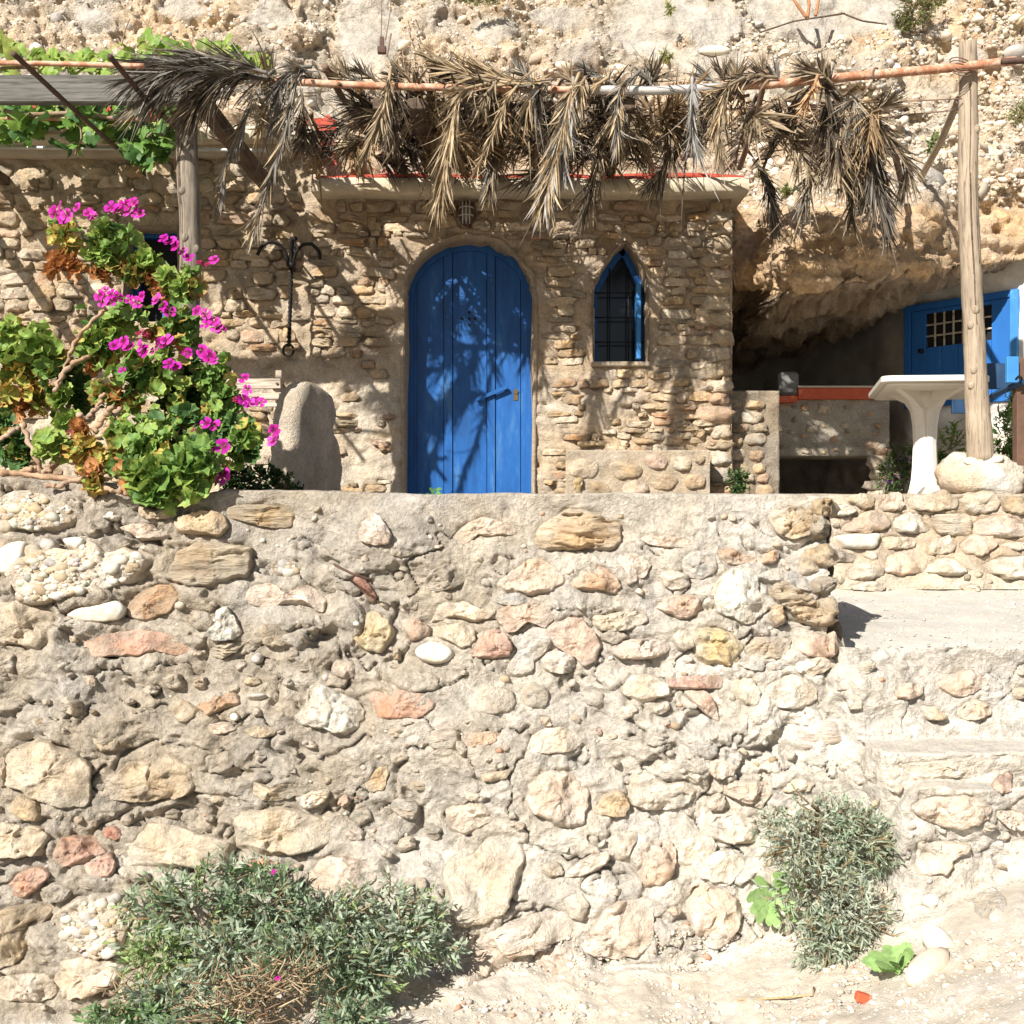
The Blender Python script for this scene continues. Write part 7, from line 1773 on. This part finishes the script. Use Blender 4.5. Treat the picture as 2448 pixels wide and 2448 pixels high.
bush('cliff_tuft', 'dry greenish tuft in the rock hollow at the right edge beside the post', [(2435, 270, 7.4, 30, 30, 50, 0)], [(.27, .28, .1), (.3, .26, .14)], .035, .005, 13, cat='plant')
bush('cliff_tuft', 'green tuft on the rock below the fronds right of the slab roof', [(1890, 455, 7.3, 34, 16, 40, 0), (1825, 420, 7.3, 14, 12, 16, 0)], [(.22, .27, .08), (.28, .3, .12)], .03, .006, 14, cat='plant')
bush('cliff_tuft', 'sparse green leaves on the cliff beside the slanting brace pole', [(2232, 345, 7.35, 22, 34, 26, 0)], [(.15, .22, .06), (.2, .25, .09)], .03, .009, 15, cat='plant')
# dry branches near the top
for i, (pts, lab) in enumerate([([(1880, -30, 8.0), (1905, 10, 7.95), (1928, 42, 7.95)], 'left bare stem of the pale branches on the cliff top'), ([(1925, -30, 8.0), (1935, 10, 7.95), (1930, 44, 7.95)], 'middle bare stem of the pale branches on the cliff top'), ([(1965, -30, 8.0), (1955, 10, 7.95), (1950, 38, 7.95)], 'right bare stem of the pale branches on the cliff top'),
        ([(2010, 30, 7.95), (2060, 50, 7.9), (2120, 58, 7.9)], 'dark creeping root crossing the cement patch near the top right'), ([(1815, 78, 7.95), (1900, 50, 7.9), (2020, 32, 7.9)], 'mossy root along the lower edge of the cement patch')]):
    rod('bare_branch', pts, .012 if i < 3 else .006, 'stem' if i < 3 else 'rafter', lab, 'branch', 6, .25)
for i, (x, y) in enumerate([(1850, 20), (1815, 15)]):
    pass
# old cable bracket on the cliff
cb_ = empty('cable_bracket', tuple(P(914, 120, 7.75)), 'rusty cable bracket with two thin cables on the cliff above the fronds', 'bracket')
m = MB(); a = P(913, 120, 7.72); m.box(a, (.06, .04, .05), None, (.3, .2, .15), .004); m.box(a+[0, 0, .05], (.03, .03, .08)); m.build('block', M['rustd'], cb_)
for dx in (0, 22):
    m = MB(); m.tube([tuple(P(911+dx*.5, 95, 7.72)), tuple(P(912+dx, 20, 7.85)), tuple(P(914+dx, -60, 8.1))], .004, 5, (.4, .34, .26)); m.build('cable', M['wire'], cb_)
m = MB(); m.tube([tuple(P(925, 135, 7.7)), tuple(P(935, 80, 7.72))], .006, 5); m.build('pin', M['wire'], cb_)

# ---- loose things on the ground and in the wall
fl = Surf(front_D)
def loose(px, py, w, h, c, lab, cat, seed, name='stone', a=0):
    p = fl.pos(np.array([px*1.]), np.array([py*1.]))[0]; v, f, c_ = blob_batch(p[None]+[0, -.005, h*.25], np.array([[w, h*.9, h]]), np.array(c)[None], seed, ICO2, .09)
    o = link(name, mesh_np(name, v, f, c_), None, M['smooth']); tag(o, lab, cat); return o
loose(2243, 2264, .085, .045, (.68, .64, .56), 'large smooth white cobble on the ground right of the grey shrub', 'cobble', 3, 'cobble')
loose(2224, 2156, .03, .025, (.78, .74, .66), 'small white cobble on the ground above the large white one', 'cobble', 4, 'cobble')
loose(2218, 2318, .10, .045, C['pale'], 'tan rounded stone lying under the large white cobble', 'stone', 6, 'ground_stone')
m = MB(); p = fl.pos(np.array([2060.]), np.array([2390.]))[0]+[0, -.01, .01]; m.box(p, (.046, .03, .03), np.array(Matrix.Rotation(.3, 3, 'Y')), (.5, .12, .06), .005); tag(m.build('brick_fragment', M['orange']), 'small red brick fragment on the ground beside the light green weed', 'brick')
m = MB(); m.tube([fl.pos(np.array([x]), np.array([y]))[0]+[0, -.01, .012] for x, y in ((1762., 2396.), (1850., 2392.), (1940., 2384.), (1944., 2366.))], .0035, 5, (.5, .34, .18)); tag(m.build('dry_twig', M['stem'], None, True), 'single bent dry twig lying on the ground at the bottom right', 'twig')
rg = np.random.default_rng(77); n = 3000
gx_, gy_ = rg.uniform(900, 2460, n), rg.uniform(2230, 2460, n); b = fl.pos(gx_, gy_); s0 = np.clip(rg.lognormal(-5.7, .6, n), .0015, .016)
pw = np.array([C['white'], C['pale'], C['grey'], C['salmon'], C['cream']])[rg.choice(5, n, p=[.4, .3, .15, .03, .12])]*rg.uniform(.8, 1.05, (n, 1))
v, f, c_ = blob_batch(b+[0, -.004, .002], np.stack([s0*1.3, s0, s0*.8], -1), pw, 8); link('gravel', mesh_np('gravel', v, f, c_), ground, M['smooth'], 'stuff')
# small pebbles caught in the wall's mortar
n = 420; gx_, gy_ = rg.uniform(-10, 2460, n), rg.uniform(1215, 2280, n); ok = (ring_mask(gx_, gy_, 1.0, FS) < .5) & ~((gx_ > 1960) & (gy_ < 1585)); gx_, gy_ = gx_[ok], gy_[ok]
ix = np.clip(np.searchsorted(xs, gx_), 0, len(xs)-1); iy = np.array([np.searchsorted(PY[:, a], b_) for a, b_ in zip(ix, gy_)]); iy = np.clip(iy, 0, len(tt)-1)
b = Pd[iy, ix]; s0 = np.clip(rg.lognormal(-5.1, .5, len(gx_)), .003, .02); pw = np.array([C['white'], C['pale'], C['grey'], C['tan'], C['salmon']])[rg.choice(5, len(gx_), p=[.2, .3, .25, .2, .05])]*rg.uniform(.7, 1.0, (len(gx_), 1))
v, f, c_ = blob_batch(b, np.stack([s0*1.3, s0*.8, s0*.9], -1), pw, 9); link('pebbles', mesh_np('pebbles', v, f, c_), retaining, M['smooth'], 'stuff')
# hole in the wall with broken red brick and a bit of cable
rod('cable_end', [(800, 1350, 4.30), (822, 1362, 4.26), (850, 1375, 4.24), (885, 1385, 4.27), (890, 1395, 4.3)], .005, 'rustd', 'dark bent cable end sticking out of the wall by the broken red brick', 'cable', 6)
#print('objects', len(bpy.data.objects), 'tris', sum(len(p.data.loops)-2*len(p.data.polygons) for p in bpy.data.objects if p.type == 'MESH'))
